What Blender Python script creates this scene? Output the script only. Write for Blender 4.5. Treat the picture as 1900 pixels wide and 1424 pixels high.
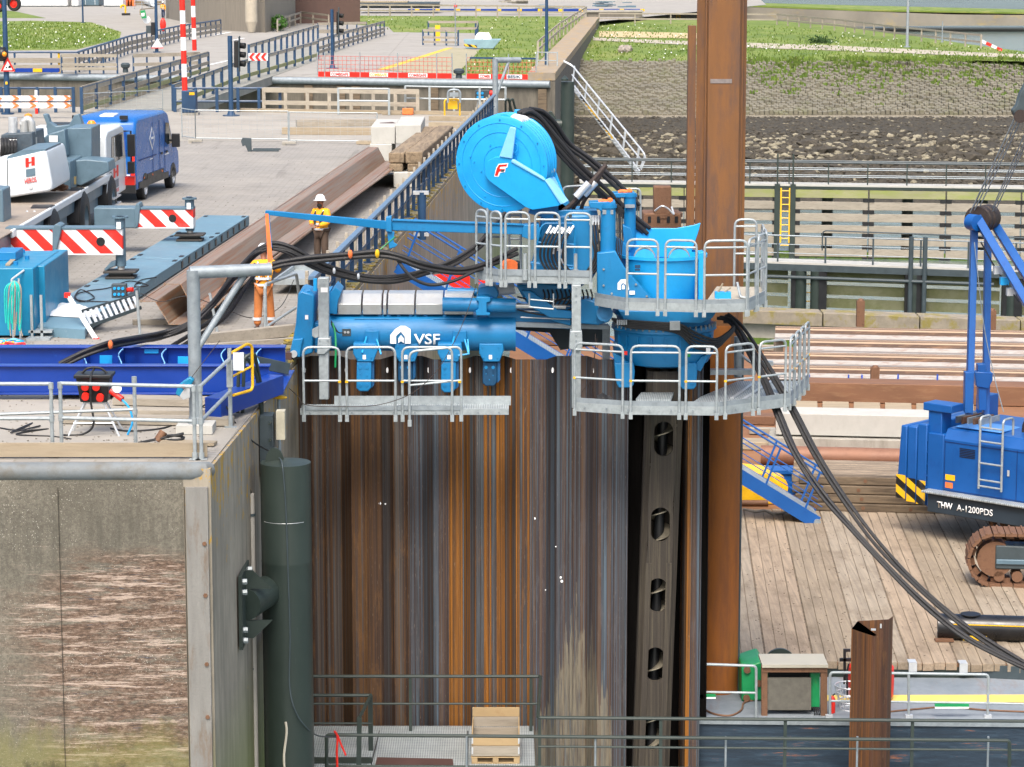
import bpy, bmesh, math, random
from mathutils import Vector, Matrix
random.seed(7)
R=math.radians; pi=math.pi
for o in list(bpy.data.objects): bpy.data.objects.remove(o)
col=bpy.context.scene.collection
# ---------------------------------------------------------------- camera
F=5040.0; CX=950.0; CY=712.0; H=8.0; TH=math.atan(819/5040.0)
cd=bpy.data.cameras.new('camera'); cam=bpy.data.objects.new('camera',cd); col.objects.link(cam)
cam.location=(0,0,H); cam.rotation_euler=(pi/2-TH,0,0)
cd.sensor_width=36; cd.lens=36*F/1900; cd.clip_start=1; cd.clip_end=20000
bpy.context.scene.camera=cam
# ---------------------------------------------------------------- light
SUN_EL=R(56); SUN_AZ=R(188)      # azimuth clockwise from +Y
w=bpy.data.worlds.new("World"); bpy.context.scene.world=w; w.use_nodes=True
nt=w.node_tree; bg=nt.nodes['Background']; sky=nt.nodes.new('ShaderNodeTexSky'); sky.sky_type='NISHITA'
sky.sun_disc=False; sky.sun_elevation=SUN_EL; sky.sun_rotation=SUN_AZ; sky.dust_density=6; sky.air_density=1.0; sky.ozone_density=.6
nt.links.new(sky.outputs[0],bg.inputs[0]); bg.inputs[1].default_value=0.15
sl=bpy.data.lights.new('sun','SUN'); sl.energy=1.15; sl.angle=R(20); sl.color=(1,.975,.93)
so=bpy.data.objects.new('sun',sl); col.objects.link(so)
sd=Vector((math.sin(SUN_AZ)*math.cos(SUN_EL),math.cos(SUN_AZ)*math.cos(SUN_EL),math.sin(SUN_EL)))
so.rotation_euler=sd.to_track_quat('Z','Y').to_euler(); so.location=(0,0,60)
sc=bpy.context.scene
sc.view_settings.view_transform='Standard'; sc.view_settings.look='None'; sc.view_settings.exposure=1.05; sc.view_settings.gamma=1
sc.render.resolution_x=1024; sc.render.resolution_y=767
# ---------------------------------------------------------------- picture rays -> points in the place
def ray(px,py):
    u=(px-CX)/F; v=-(py-CY)/F; s,c=math.sin(TH),math.cos(TH)
    y=c+v*s; return u/y, (-s+v*c)/y
def D(px,py,Y):
    a,b=ray(px,py); return Vector((a*Y,Y,H+b*Y))
def G(px,py,z=0.0):
    a,b=ray(px,py); Y=(z-H)/b; return Vector((a*Y,Y,z))
def zy(py,Y): return D(950,py,Y).z
def xx(px,Y,z=0.0):
    k=Y*math.cos(TH)+(H-z)*math.sin(TH); return (px-CX)/F*k
V=Vector; Z=V((0,0,1))
# ---------------------------------------------------------------- mesh building
ORG={}
class MB:
    def __init__(s): s.v=[]; s.f=[]
    def add(s,vs,fs):
        n=len(s.v); s.v+= [V(p) for p in vs]; s.f+=[tuple(i+n for i in f) for f in fs]; return s
    def obox(s,c,a,b,d):
        c,a,b,d=V(c),V(a),V(b),V(d)
        vs=[c+i*a+j*b+k*d for i in(-1,1) for j in(-1,1) for k in(-1,1)]
        return s.add(vs,[(0,1,3,2),(4,6,7,5),(0,4,5,1),(2,3,7,6),(0,2,6,4),(1,5,7,3)])
    def box(s,x0,x1,y0,y1,z0,z1):
        return s.obox(((x0+x1)/2,(y0+y1)/2,(z0+z1)/2),((x1-x0)/2,0,0),(0,(y1-y0)/2,0),(0,0,(z1-z0)/2))
    def beam(s,p,q,w,h,up=Z):
        p,q=V(p),V(q); d=(q-p); 
        if d.length<1e-6: return s
        n=d.normalized(); up=V(up)
        if abs(n.dot(up))>.98: up=V((0,1,0))
        sd=n.cross(up).normalized(); u=sd.cross(n)
        return s.obox((p+q)/2,d/2,sd*w/2,u*h/2)
    def tube(s,pts,r,n=8,cap=True):
        pts=[V(p) for p in pts]; m=len(pts); rr=r if isinstance(r,(list,tuple)) else [r]*m
        prev=None; vs=[]
        for i,p in enumerate(pts):
            t=(pts[min(i+1,m-1)]-pts[max(i-1,0)]).normalized()
            if prev is None:
                a=Z if abs(t.z)<.9 else V((1,0,0)); u=t.cross(a).normalized()
            else:
                u=(prev-t*prev.dot(t)).normalized()
            prev=u; w_=t.cross(u)
            for k in range(n):
                a=2*pi*k/n; vs.append(p+(u*math.cos(a)+w_*math.sin(a))*rr[i])
        fs=[(i*n+k,i*n+(k+1)%n,(i+1)*n+(k+1)%n,(i+1)*n+k) for i in range(m-1) for k in range(n)]
        if cap: fs+=[tuple(range(n)),tuple(range((m-1)*n,m*n))]
        return s.add(vs,fs)
    def cyl(s,p,q,r,n=16,r2=None): return s.tube([p,q],[r,r if r2 is None else r2],n)
    def prism(s,poly,vec):
        n=len(poly); vec=V(vec); a=[V(p) for p in poly]; b=[p+vec for p in a]
        return s.add(a+b,[tuple(range(n)),tuple(range(n,2*n))]+[(i,(i+1)%n,n+(i+1)%n,n+i) for i in range(n)])
    def px(s,poly,Y,d): return s.prism([D(x,y,Y) for x,y in poly],(0,d,0))
    def rpx(s,x0,x1,y0,y1,Y,d):  # upright box from picture extents
        return s.px([(x0,y0),(x1,y0),(x1,y1),(x0,y1)],Y,d)
    def lathe(s,c,prof,n=24,a0=0,a1=2*pi,axis=Z):
        c=V(c); axis=V(axis).normalized(); e=V((1,0,0)) if abs(axis.x)<.9 else V((0,0,1))
        u=(e-axis*e.dot(axis)).normalized(); w_=axis.cross(u)
        full=abs(a1-a0-2*pi)<1e-6; m=n if full else n+1; vs=[]
        for r,h in prof:
            for k in range(m):
                a=a0+(a1-a0)*k/n; vs.append(c+axis*h+(u*math.cos(a)+w_*math.sin(a))*r)
        fs=[]
        for i in range(len(prof)-1):
            for k in range(n):
                k2=(k+1)%m; fs.append((i*m+k,i*m+k2,(i+1)*m+k2,(i+1)*m+k))
        return s.add(vs,fs)
    def quad(s,*p): return s.add(list(p),[tuple(range(len(p)))])
    def bolt(s,c,r=.03,d=(0,-1,0),h=.02): 
        c=V(c); d=V(d).normalized(); return s.tube([c-d*.005,c+d*h],r,6)
    def ico(s,c,r,seed=None,sq=(1,1,1)):
        t=(1+5**.5)/2; b=[(-1,t,0),(1,t,0),(-1,-t,0),(1,-t,0),(0,-1,t),(0,1,t),(0,-1,-t),(0,1,-t),(t,0,-1),(t,0,1),(-t,0,-1),(-t,0,1)]
        f=[(0,11,5),(0,5,1),(0,1,7),(0,7,10),(0,10,11),(1,5,9),(5,11,4),(11,10,2),(10,7,6),(7,1,8),(3,9,4),(3,4,2),(3,2,6),(3,6,8),(3,8,9),(4,9,5),(2,4,11),(6,2,10),(8,6,7),(9,8,1)]
        q=Matrix.Rotation(random.random()*6,3,'Z')@Matrix.Rotation(random.random()*6,3,'X')
        vs=[]
        for p in b:
            p=q@(V(p).normalized()*r*random.uniform(.7,1.2)); vs.append(V(c)+V((p.x*sq[0],p.y*sq[1],p.z*sq[2])))
        return s.add(vs,f)
    def sphere(s,c,r,n=12,m=8,sq=(1,1,1)):
        c=V(c); vs=[];fs=[]
        for i in range(m+1):
            th=pi*i/m
            for k in range(n):
                a=2*pi*k/n; vs.append(c+V((r*sq[0]*math.sin(th)*math.cos(a),r*sq[1]*math.sin(th)*math.sin(a),r*sq[2]*math.cos(th))))
        for i in range(m):
            for k in range(n): fs.append((i*n+k,i*n+(k+1)%n,(i+1)*n+(k+1)%n,(i+1)*n+k))
        return s.add(vs,fs)
    def build(s,name,mat,parent=None,bevel=0,flat=False,base=None):
        org=V((0,0,0))
        if parent is not None: org=ORG.get(parent.name,V((0,0,0)))
        elif base is not None: org=V(base)
        elif s.v:
            xs=[p.x for p in s.v]; ys=[p.y for p in s.v]; zs=[p.z for p in s.v]
            org=V(((min(xs)+max(xs))/2,(min(ys)+max(ys))/2,min(zs)))
        me=bpy.data.meshes.new(name); me.from_pydata([p-org for p in s.v],[],s.f); me.validate()
        bm=bmesh.new(); bm.from_mesh(me); bmesh.ops.remove_doubles(bm,verts=bm.verts,dist=1e-5)
        bmesh.ops.recalc_face_normals(bm,faces=bm.faces)
        if not flat:
            for f in bm.faces: f.smooth=True
            for e in bm.edges:
                if len(e.link_faces)==2:
                    try: e.smooth = e.calc_face_angle()<R(32)
                    except: e.smooth=False
                else: e.smooth=False
        bm.to_mesh(me); bm.free()
        o=bpy.data.objects.new(name,me); col.objects.link(o); me.materials.append(mat)
        if parent is not None: o.parent=parent; ORG[o.name]=org
        else: o.location=org; ORG[o.name]=org
        if bevel:
            b=o.modifiers.new('bevel','BEVEL'); b.width=bevel; b.segments=2; b.limit_method='ANGLE'; b.angle_limit=R(40)
        return o
def tag(o,label,cat,group=None,kind=None):
    if label: o['label']=label
    if cat: o['category']=cat
    if group: o['group']=group
    if kind: o['kind']=kind
    return o
def thing(name,label,cat,loc,group=None,rz=0):
    o=bpy.data.objects.new(name,None); col.objects.link(o); o.empty_display_size=.2
    o.location=V(loc); ORG[o.name]=V(loc) if rz==0 else V((0,0,0)); o.rotation_euler=(0,0,rz)
    return tag(o,label,cat,group)
def lthing(name,label,cat,loc,rz=0,group=None):   # thing whose parts are written in its own coordinates
    o=thing(name,label,cat,loc,group,rz); ORG[o.name]=V((0,0,0)); return o
def struct(o): o['kind']='structure'; return o
def copy_tree(o,parent=None):
    c=o.copy(); col.objects.link(c); ORG[c.name]=ORG.get(o.name,V((0,0,0)))
    if parent is not None: c.parent=parent
    for ch in list(o.children): copy_tree(ch,c)
    return c
def smooth(pts,k=8):
    pts=[V(p) for p in pts]; P=[pts[0]]+pts+[pts[-1]]; out=[]
    for i in range(1,len(P)-2):
        a,b,c,d=P[i-1:i+3]
        for j in range(k):
            t=j/k; out.append(.5*((2*b)+(c-a)*t+(2*a-5*b+4*c-d)*t*t+(3*b-a-3*c+d)*t**3))
    out.append(pts[-1]); return out
def rounded(pts,r=.1,k=4):
    pts=[V(p) for p in pts]; out=[pts[0]]
    for i in range(1,len(pts)-1):
        a,b,c=pts[i-1],pts[i],pts[i+1]; d1=(a-b); d2=(c-b); rr=min(r,d1.length*.45,d2.length*.45)
        p=b+d1.normalized()*rr; q=b+d2.normalized()*rr
        for j in range(k+1):
            t=j/k; out.append((1-t)**2*p+2*t*(1-t)*b+t*t*q)
    out.append(pts[-1]); return out
def uframe(mb,A,B,h,mids=(.5,),r=.024,n=8,below=.12,rad=.14):
    A,B=V(A),V(B)
    mb.tube(rounded([A-Z*below,A+Z*h,B+Z*h,B-Z*below],rad),r,n)
    for m in mids: mb.tube([A+Z*h*m,B+Z*h*m],r*.85,n)
def text(s,p,h,mat,parent,name='lettering',rot=(pi/2,0,0),width=None,bold=0.0,th=.004,label=None):
    cu=bpy.data.curves.new('t','FONT'); cu.body=s; cu.size=1; cu.extrude=.0; cu.offset=bold; cu.resolution_u=3
    ob=bpy.data.objects.new('t',cu); col.objects.link(ob); bpy.context.view_layer.update()
    dg=bpy.context.evaluated_depsgraph_get(); me=bpy.data.meshes.new_from_object(ob.evaluated_get(dg))
    bpy.data.objects.remove(ob)
    xs=[v.co.x for v in me.vertices]; ys=[v.co.y for v in me.vertices]
    if not xs: return None
    x0,x1,y0,y1=min(xs),max(xs),min(ys),max(ys); ky=h/(y1-y0); kx=ky if width is None else width/(x1-x0)
    for v in me.vertices: v.co.x=(v.co.x-x0)*kx; v.co.y=(v.co.y-y0)*ky; v.co.z=0
    Rm=rot if isinstance(rot,Matrix) else Matrix.Rotation(rot[2],3,'Z')@Matrix.Rotation(rot[1],3,'Y')@Matrix.Rotation(rot[0],3,'X')
    org=ORG.get(parent.name,V((0,0,0))) if parent is not None else V((0,0,0))
    for v in me.vertices: v.co=Rm@v.co+V(p)-org
    me.materials.clear(); me.materials.append(mat)
    o=bpy.data.objects.new(name,me); col.objects.link(o)
    m=o.modifiers.new('thickness','SOLIDIFY'); m.thickness=th; m.offset=0
    if parent is not None: o.parent=parent
    return o
# ---------------------------------------------------------------- materials
def lin(c):
    if isinstance(c,str):
        c=c.lstrip('#'); c=[int(c[i:i+2],16)/255 for i in(0,2,4)]
        c=[x/12.92 if x<=.04045 else ((x+.055)/1.055)**2.4 for x in c]
    return (c[0],c[1],c[2],1)
class NT:
    def __init__(s,name):
        s.m=bpy.data.materials.new(name); s.m.use_nodes=True; s.t=s.m.node_tree; s.b=s.t.nodes['Principled BSDF']; s.tc=s.t.nodes.new('ShaderNodeTexCoord')
        s.geo=s.t.nodes.new('ShaderNodeNewGeometry')
    def n(s,t): return s.t.nodes.new('ShaderNode'+t)
    def l(s,a,b): s.t.links.new(a,b)
    def vec(s,scale=(1,1,1),world=False,rnd=False):
        m=s.n('Mapping'); m.inputs['Scale'].default_value=scale
        s.l(s.geo.outputs['Position'] if world else s.tc.outputs['Object'],m.inputs[0])
        if rnd:
            oi=s.n('ObjectInfo'); mu=s.n('VectorMath'); mu.operation='SCALE'; mu.inputs[0].default_value=(37,21,13); s.l(oi.outputs['Random'],mu.inputs['Scale'])
            s.l(mu.outputs[0],m.inputs['Location'])
        return m.outputs[0]
    def noise(s,vec,scale=5,detail=6,rough=.6,out=0):
        n=s.n('TexNoise'); n.inputs['Scale'].default_value=scale; n.inputs['Detail'].default_value=detail; n.inputs['Roughness'].default_value=rough
        s.l(vec,n.inputs['Vector']); return n.outputs[out]
    def ramp(s,fac,stops,interp='LINEAR'):
        r=s.n('ValToRGB'); cr=r.color_ramp; cr.interpolation=interp
        while len(cr.elements)<len(stops): cr.elements.new(.5)
        for e,(p,c) in zip(cr.elements,stops):
            e.position=p; e.color=lin(c) if not isinstance(c,(int,float)) else (c,c,c,1)
        s.l(fac,r.inputs[0]); return r.outputs[0]
    def mix(s,fac,a,b,mode='MIX'):
        m=s.n('MixRGB'); m.blend_type=mode
        for i,x in ((0,fac),(1,a),(2,b)):
            if hasattr(x,'is_linked') or hasattr(x,'links'): s.l(x,m.inputs[i])
            elif i==0: m.inputs[0].default_value=x
            else: m.inputs[i].default_value=lin(x)
        return m.outputs[0]
    def math(s,op,a,b=0.0,clamp=False):
        m=s.n('Math'); m.operation=op; m.use_clamp=clamp
        for i,x in enumerate((a,b)):
            if isinstance(x,(int,float)): m.inputs[i].default_value=x
            else: s.l(x,m.inputs[i])
        return m.outputs[0]
    def sep(s,vec):
        m=s.n('SeparateXYZ'); s.l(vec,m.inputs[0]); return m.outputs
    def bump(s,h,strength=.3,dist=.02):
        b=s.n('Bump'); b.inputs['Strength'].default_value=strength; b.inputs['Distance'].default_value=dist; s.l(h,b.inputs['Height']); s.l(b.outputs[0],s.b.inputs['Normal'])
    def done(s,colr,rough=.5,metal=0.0,spec=None):
        if isinstance(colr,(str,tuple)): s.b.inputs['Base Color'].default_value=lin(colr)
        else: s.l(colr,s.b.inputs['Base Color'])
        if isinstance(rough,(int,float)): s.b.inputs['Roughness'].default_value=rough
        else: s.l(rough,s.b.inputs['Roughness'])
        s.b.inputs['Metallic'].default_value=metal
        if spec is not None: s.b.inputs['Specular IOR Level'].default_value=spec
        return s.m
def M(name,c,rough=.5,metal=0,var=.25,sc=2.5,st=(1,1,1),dirt=None,dsc=3,dr=(.56,.7),dst=(1,1,1),damt=.8,bump=0,bsc=25,rnd=True,spec=None,wear=None):
    t=NT(name); L=lin(c); v=t.vec(st,rnd=rnd)
    n1=t.noise(v,sc,7,.65)
    dark=tuple(x*(1-var) for x in L[:3]); lite=tuple(min(1,x*(1+var*.7)+.004*var) for x in L[:3])
    colr=t.ramp(n1,[(.3,dark),(.7,lite)])
    if dirt:
        n2=t.noise(t.vec(dst,rnd=rnd),dsc,9,.7); f=t.ramp(n2,[(dr[0],0.0),(dr[1],damt)])
        colr=t.mix(f,colr,dirt)
    if wear:
        n3=t.noise(t.vec((3,3,3),rnd=rnd),5,10,.85); colr=t.mix(t.ramp(n3,[(.6,0.0),(.66,wear[1])]),colr,wear[0])
        n4=t.noise(t.vec((7,7,.8),rnd=rnd),2,8,.75); colr=t.mix(t.ramp(n4,[(.58,0.0),(.75,wear[1]*.8)]),colr,wear[2])
    if bump: t.bump(t.noise(t.vec((1,1,1),rnd=rnd),bsc,6,.65),bump,.02)
    rg=t.ramp(n1,[(.3,max(0,rough-.08)),(.7,min(1,rough+.1))])
    return t.done(colr,rg,metal,spec)
def rust(name,stops,sx=5,patch=None,rough=.75,mud=None):
    t=NT(name); v=t.vec((sx*1.7,sx*1.7,.018),rnd=True); n=t.noise(v,1.5,4,.6)
    c=t.mix(1.0,t.ramp(n,stops),'#e6e2dc','MULTIPLY')
    n3=t.noise(t.vec((30,30,.12),rnd=True),1,5,.7); c=t.mix(t.ramp(n3,[(.42,0.0),(.66,.6)]),c,'#241812')
    n6=t.noise(t.vec((5,5,.12),rnd=True),1.2,6,.7); c=t.mix(t.ramp(n6,[(.5,0.0),(.58,.5)]),c,'#2e211c')
    n4=t.noise(t.vec((2.2,2.2,.35),rnd=True),2.4,9,.75); c=t.mix(t.ramp(n4,[(.54,0.0),(.66,.45)]),c,'#76522a' if patch is None else patch)
    n5=t.noise(t.vec((38,38,3),rnd=True),2,4,.6); c=t.mix(t.ramp(n5,[(.64,0.0),(.72,.35)]),c,'#a39684')
    if mud is not None:
        P=t.vec((1,1,1),world=True); z=t.sep(P)[2]; xq=t.sep(P)[0]; nm=t.noise(t.vec((9,9,.25),world=True),1.3,5,.6)
        z=t.math('ADD',z,t.math('MULTIPLY',t.math('ABSOLUTE',t.math('SUBTRACT',xq,1.33)),2.6))
        f=t.math('LESS_THAN',t.math('ADD',z,t.math('MULTIPLY',nm,6.0)),mud+3.3); nm2=t.noise(t.vec((20,20,1.2),world=True),1,5,.7)
        c=t.mix(t.math('MULTIPLY',f,t.ramp(nm2,[(.35,.1),(.6,.85)])),c,'#7a7362')
    t.bump(t.noise(t.vec((6,6,1),rnd=True),9,8,.7),.35,.012)
    return t.done(c,rough,.1)
# ---------------------------------------------------------------- palette
MBLUE=M('machine_blue','#1174aa',.42,var=.12,sc=1.5,dirt='#12507e',dsc=3,dr=(.55,.75),damt=.6,bump=.08,wear=('#3d8cb8',.35,'#0a3c5a'))
MCYAN=M('light_blue_paint','#1c9cdc',.38,var=.1,sc=1.2,dirt='#1580bc',dsc=2,dr=(.5,.8),damt=.6,wear=('#62c4ee',.3,'#1570a4'))
MPALE=M('pale_blue_paint','#7fc0ee',.4,var=.1)
MDBLU=M('deep_blue_paint','#05358c',.35,var=.15,sc=1.2,dirt='#2c66c0',dsc=2.5,dr=(.6,.75),damt=.4)
MCRAN=M('crane_blue_paint','#0c5096',.4,var=.12,sc=1,dirt='#0b3b80',dsc=3,dr=(.55,.7),damt=.5,bump=.06,wear=('#4a7cb8',.35,'#082a5c'))
MVAN=M('van_paint','#135ca4',.28,var=.06)
MNAVY=M('navy_rail_paint','#1d3f60',.45,var=.2,dirt='#8b98a0',dsc=8,dr=(.66,.76),damt=.5)
MTEAL=M('teal_box_paint','#12779e',.35,var=.1)
MGALV=M('galvanised_steel','#9fa8ab',.45,.35,var=.18,sc=9,dirt='#7c868a',dsc=14,dr=(.5,.75),damt=.6,bump=.05)
MGALD=M('weathered_galvanised_steel','#8b959b',.5,.3,var=.22,sc=4,dirt='#6b737a',dsc=7,dr=(.5,.75),damt=.6,bump=.05)
MALU=M('bare_aluminium','#c4c9cc',.35,.4,var=.12,sc=6)
MCOVR=M('stainless_cover','#b9bcbb',.35,.5,var=.12,sc=3,dirt='#8f8a80',dsc=3,dr=(.5,.75),damt=.6)
MDGRN=M('dark_green_steel','#2b3632',.42,var=.12,sc=2,dirt='#55645f',dsc=7,dst=(3,3,.5),dr=(.63,.76),damt=.6,bump=.06)
MDGRY=M('dark_grey_steel','#39454a',.5,var=.2,sc=4)
MBLK=M('black_rubber','#1b1c1e',.6,var=.25,sc=20,bump=.4,bsc=30)
MBLK2=M('black_plastic','#15171a',.45,var=.2)
MHOSE=M('black_hose','#202022',.5,var=.3,sc=30,dirt='#5a5752',dsc=14,dr=(.6,.75),damt=.4,bump=.5,bsc=60)
MWHT=M('white_paint','#e4e6e6',.4,var=.06,dirt='#a8a8a4',dsc=6,dr=(.62,.78),damt=.4)
MLETT=M('white_lettering','#f0f2f2',.5,var=.02)
MRED=M('red_paint','#d8281c',.4,var=.1)
MORG=M('orange_web','#e8743a',.6,var=.2,sc=8)
MYEL=M('yellow_paint','#e0b018',.45,var=.12,dirt='#a57c20',dsc=8,dr=(.62,.75),damt=.5)
MCRGRY=M('crane_grey_paint','#566e7c',.42,var=.12,dirt='#40545f',dsc=3,dr=(.55,.75),damt=.5,wear=('#7c8c94',.3,'#35454e'))
MCRLT=M('light_grey_paint','#c9d0d4',.38,var=.07,dirt='#9aa2a6',dsc=4,dr=(.6,.78),damt=.4)
MDECKP=M('blue_grey_deck_plate','#5f7f90',.55,var=.16,sc=1.5,dirt='#8ba3ae',dsc=4,dr=(.55,.75),damt=.5,bump=.1)
MGLASS=M('dark_window_glass','#1c2a30',.08,var=.1,spec=.8)
MBROWN=M('brown_plate','#4a3430',.6,var=.2)
MROPE=M('wire_rope','#3a302c',.55,.3,var=.4,sc=30,bump=.6,bsc=80)
MTURQ=M('turquoise_cord','#18b6a8',.6,var=.2)
MGRNP=M('green_paint','#10884e',.42,var=.15,dirt='#6a4a2a',dsc=5,dr=(.64,.74),damt=.6)
MLEAF=M('leaf_green','#3d6b1c',.7,var=.5,sc=14)
MLAMP=M('amber_lens','#e08a14',.25,var=.05)
def gratemat():
    t=NT('galvanised_grating'); w=t.n('TexWave'); w.wave_type='BANDS'; w.bands_direction='X'; w.inputs['Scale'].default_value=7; t.l(t.tc.outputs['Object'],w.inputs[0])
    w2=t.n('TexWave'); w2.bands_direction='Y'; w2.inputs['Scale'].default_value=3.0; t.l(t.tc.outputs['Object'],w2.inputs[0])
    n=t.noise(t.vec((1,1,1)),2,5); base=t.ramp(n,[(.3,'#8f989b'),(.7,'#b4bcbe')])
    f=t.ramp(w.outputs['Fac'],[(.35,0.0),(.6,.55)]); c=t.mix(f,base,'#5c666a'); f2=t.ramp(w2.outputs['Fac'],[(.8,0.0),(.95,.5)]); c=t.mix(f2,c,'#c4cacc')
    t.bump(w.outputs['Fac'],.5,.01); return t.done(c,.5,.3)
MGRATE=gratemat()
def stripes(name,a,b,scale,ang,lo=.5):
    t=NT(name); m=t.n('Mapping'); m.inputs['Rotation'].default_value=(0,ang,0); t.l(t.tc.outputs['Object'],m.inputs[0])
    x=t.sep(m.outputs[0])[0]; f=t.math('GREATER_THAN',t.math('FRACT',t.math('MULTIPLY',x,scale)),lo); c=t.mix(f,a,b)
    n=t.noise(t.vec((1,1,1)),4,6); c=t.mix(t.ramp(n,[(.55,0.0),(.8,.4)]),c,'#8a8580'); return t.done(c,.4)
MHAZR=stripes('red_white_stripes','#dfe2e2','#d02a20',2.3,R(45))
MHAZY=stripes('yellow_black_stripes','#e0b018','#16181a',3.2,R(50))
WT=[M('weathered_timber_%s'%n_,c_,.88,var=.3,sc=3,st=(5,.15,5),dirt='#665847',dsc=1.3,dst=(1.2,.5,1.2),dr=(.47,.66),damt=.65,bump=.35,wear=('#a39a8c',.35,'#463a2e')) for n_,c_ in (('grey','#938877'),('tan','#968672'),('brown','#8b7e6b'))]
WX=[M('timber_board_grey','#948d80',.85,var=.2,sc=3,st=(.15,1,1),dirt='#6c6456',dsc=4,dst=(.4,4,4),dr=(.5,.7),damt=.6,bump=.2),
    M('timber_board_fresh','#978b76',.8,var=.18,sc=3,st=(.15,1,1),dirt='#7b6b56',dsc=4,dst=(.4,4,4),dr=(.5,.7),damt=.5,bump=.2),
    M('timber_board_algae','#8c8c68',.85,var=.2,sc=2,st=(.15,1,1),dirt='#7c8a34',dsc=1.2,dst=(.5,2,2),dr=(.45,.65),damt=.6,bump=.2)]
MTIMB=M('old_timber_baulk','#6e604e',.9,var=.25,sc=3,st=(.3,.3,1),dirt='#40362c',dsc=2,dst=(.4,2,6),dr=(.45,.62),damt=.75,bump=.5,bsc=12)
MTIMB2=M('old_timber_sleeper','#85755f',.9,var=.25,sc=3,st=(1,.2,1),dirt='#54483a',dsc=2,dst=(5,.4,5),dr=(.45,.62),damt=.7,bump=.5,bsc=12)
MCONW=M('white_concrete','#acaca6',.8,var=.08,dirt='#9a9890',dsc=5,dst=(1,1,.4),dr=(.5,.75),damt=.5,bump=.15)
MCONG=M('grey_concrete','#98958c',.85,var=.14,dirt='#6e6a60',dsc=2,dst=(1,1,.3),dr=(.5,.7),damt=.6,bump=.25)
# rust families
RUS=[rust('rusted_steel_dark',[(.3,'#2c211c'),(.42,'#503622'),(.48,'#6e4c22'),(.54,'#463632'),(.60,'#5c5e60'),(.7,'#6a4a22')],4),
     rust('rusted_steel_orange',[(.3,'#3a2a1c'),(.41,'#80541a'),(.48,'#ab6e12'),(.53,'#4a382e'),(.585,'#5e6f7c'),(.7,'#9a6614')],4),
     rust('rusted_steel_bluish',[(.3,'#302a2e'),(.41,'#504a4e'),(.47,'#5c7284'),(.53,'#423c46'),(.59,'#68503a'),(.68,'#586e82')],4,patch='#5c5a5c')]
RUSM=rust('muddy_rusted_steel',[(.3,'#302a2e'),(.41,'#504a4e'),(.47,'#5c7284'),(.53,'#423c46'),(.59,'#68503a'),(.68,'#586e82')],4,patch='#5c5a5c',mud=-5.7)
RPIL0=rust('bright_rust',[(.3,'#64402c'),(.42,'#85512f'),(.52,'#985a2c'),(.62,'#6a4a3c'),(.75,'#a06430')],1.2,patch='#4e3e3a',rough=.75)
RPIL=M('bright_rust_pile','#77502c',.75,.1,var=.2,sc=1.3,st=(2,2,.4),dirt='#574238',dsc=1.1,dst=(2.5,2.5,.45),dr=(.45,.6),damt=.75,bump=.15,wear=('#9a6434',.5,'#4a342c'))
RBEAM=M('light_rusted_beam','#8c7c6c',.5,.25,var=.4,sc=4,st=(8,.04,8),dirt='#8a5a38',dsc=3,dst=(6,.08,6),dr=(.47,.6),damt=.8,bump=.1,wear=('#a39a92',.3,'#54443a'))
RSTK=M('stacked_pile_rust','#4c382c',.65,.15,var=.3,sc=3,st=(.12,2,2),dirt='#8a6a50',dsc=3,dst=(.1,3,3),dr=(.5,.65),damt=.6,bump=.1); RSTG=M('stacked_pile_grey','#8a8886',.5,.3,var=.25,sc=3,st=(.1,4,4),dirt='#6e5040',dsc=3,dst=(.1,5,5),dr=(.5,.65),damt=.7,bump=.1)
RGRN=M('worn_casing_steel','#3a342d',.75,.1,var=.35,sc=3,st=(9,9,.15),dirt='#5c5646',dsc=3,dst=(9,9,.12),dr=(.5,.66),damt=.6,bump=.3,wear=('#7c7666',.3,'#1c1a17'))
MPINE=M('fresh_pine_board','#a08a66',.8,var=.15,sc=3,st=(.3,1,1),dirt='#866a48',dsc=4,dr=(.55,.7),damt=.5)
RTRK=M('rusted_track','#7a5a44',.7,.3,var=.3,sc=6,dirt='#4a3428',dsc=6,dr=(.5,.7),damt=.7,bump=.3)
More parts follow.
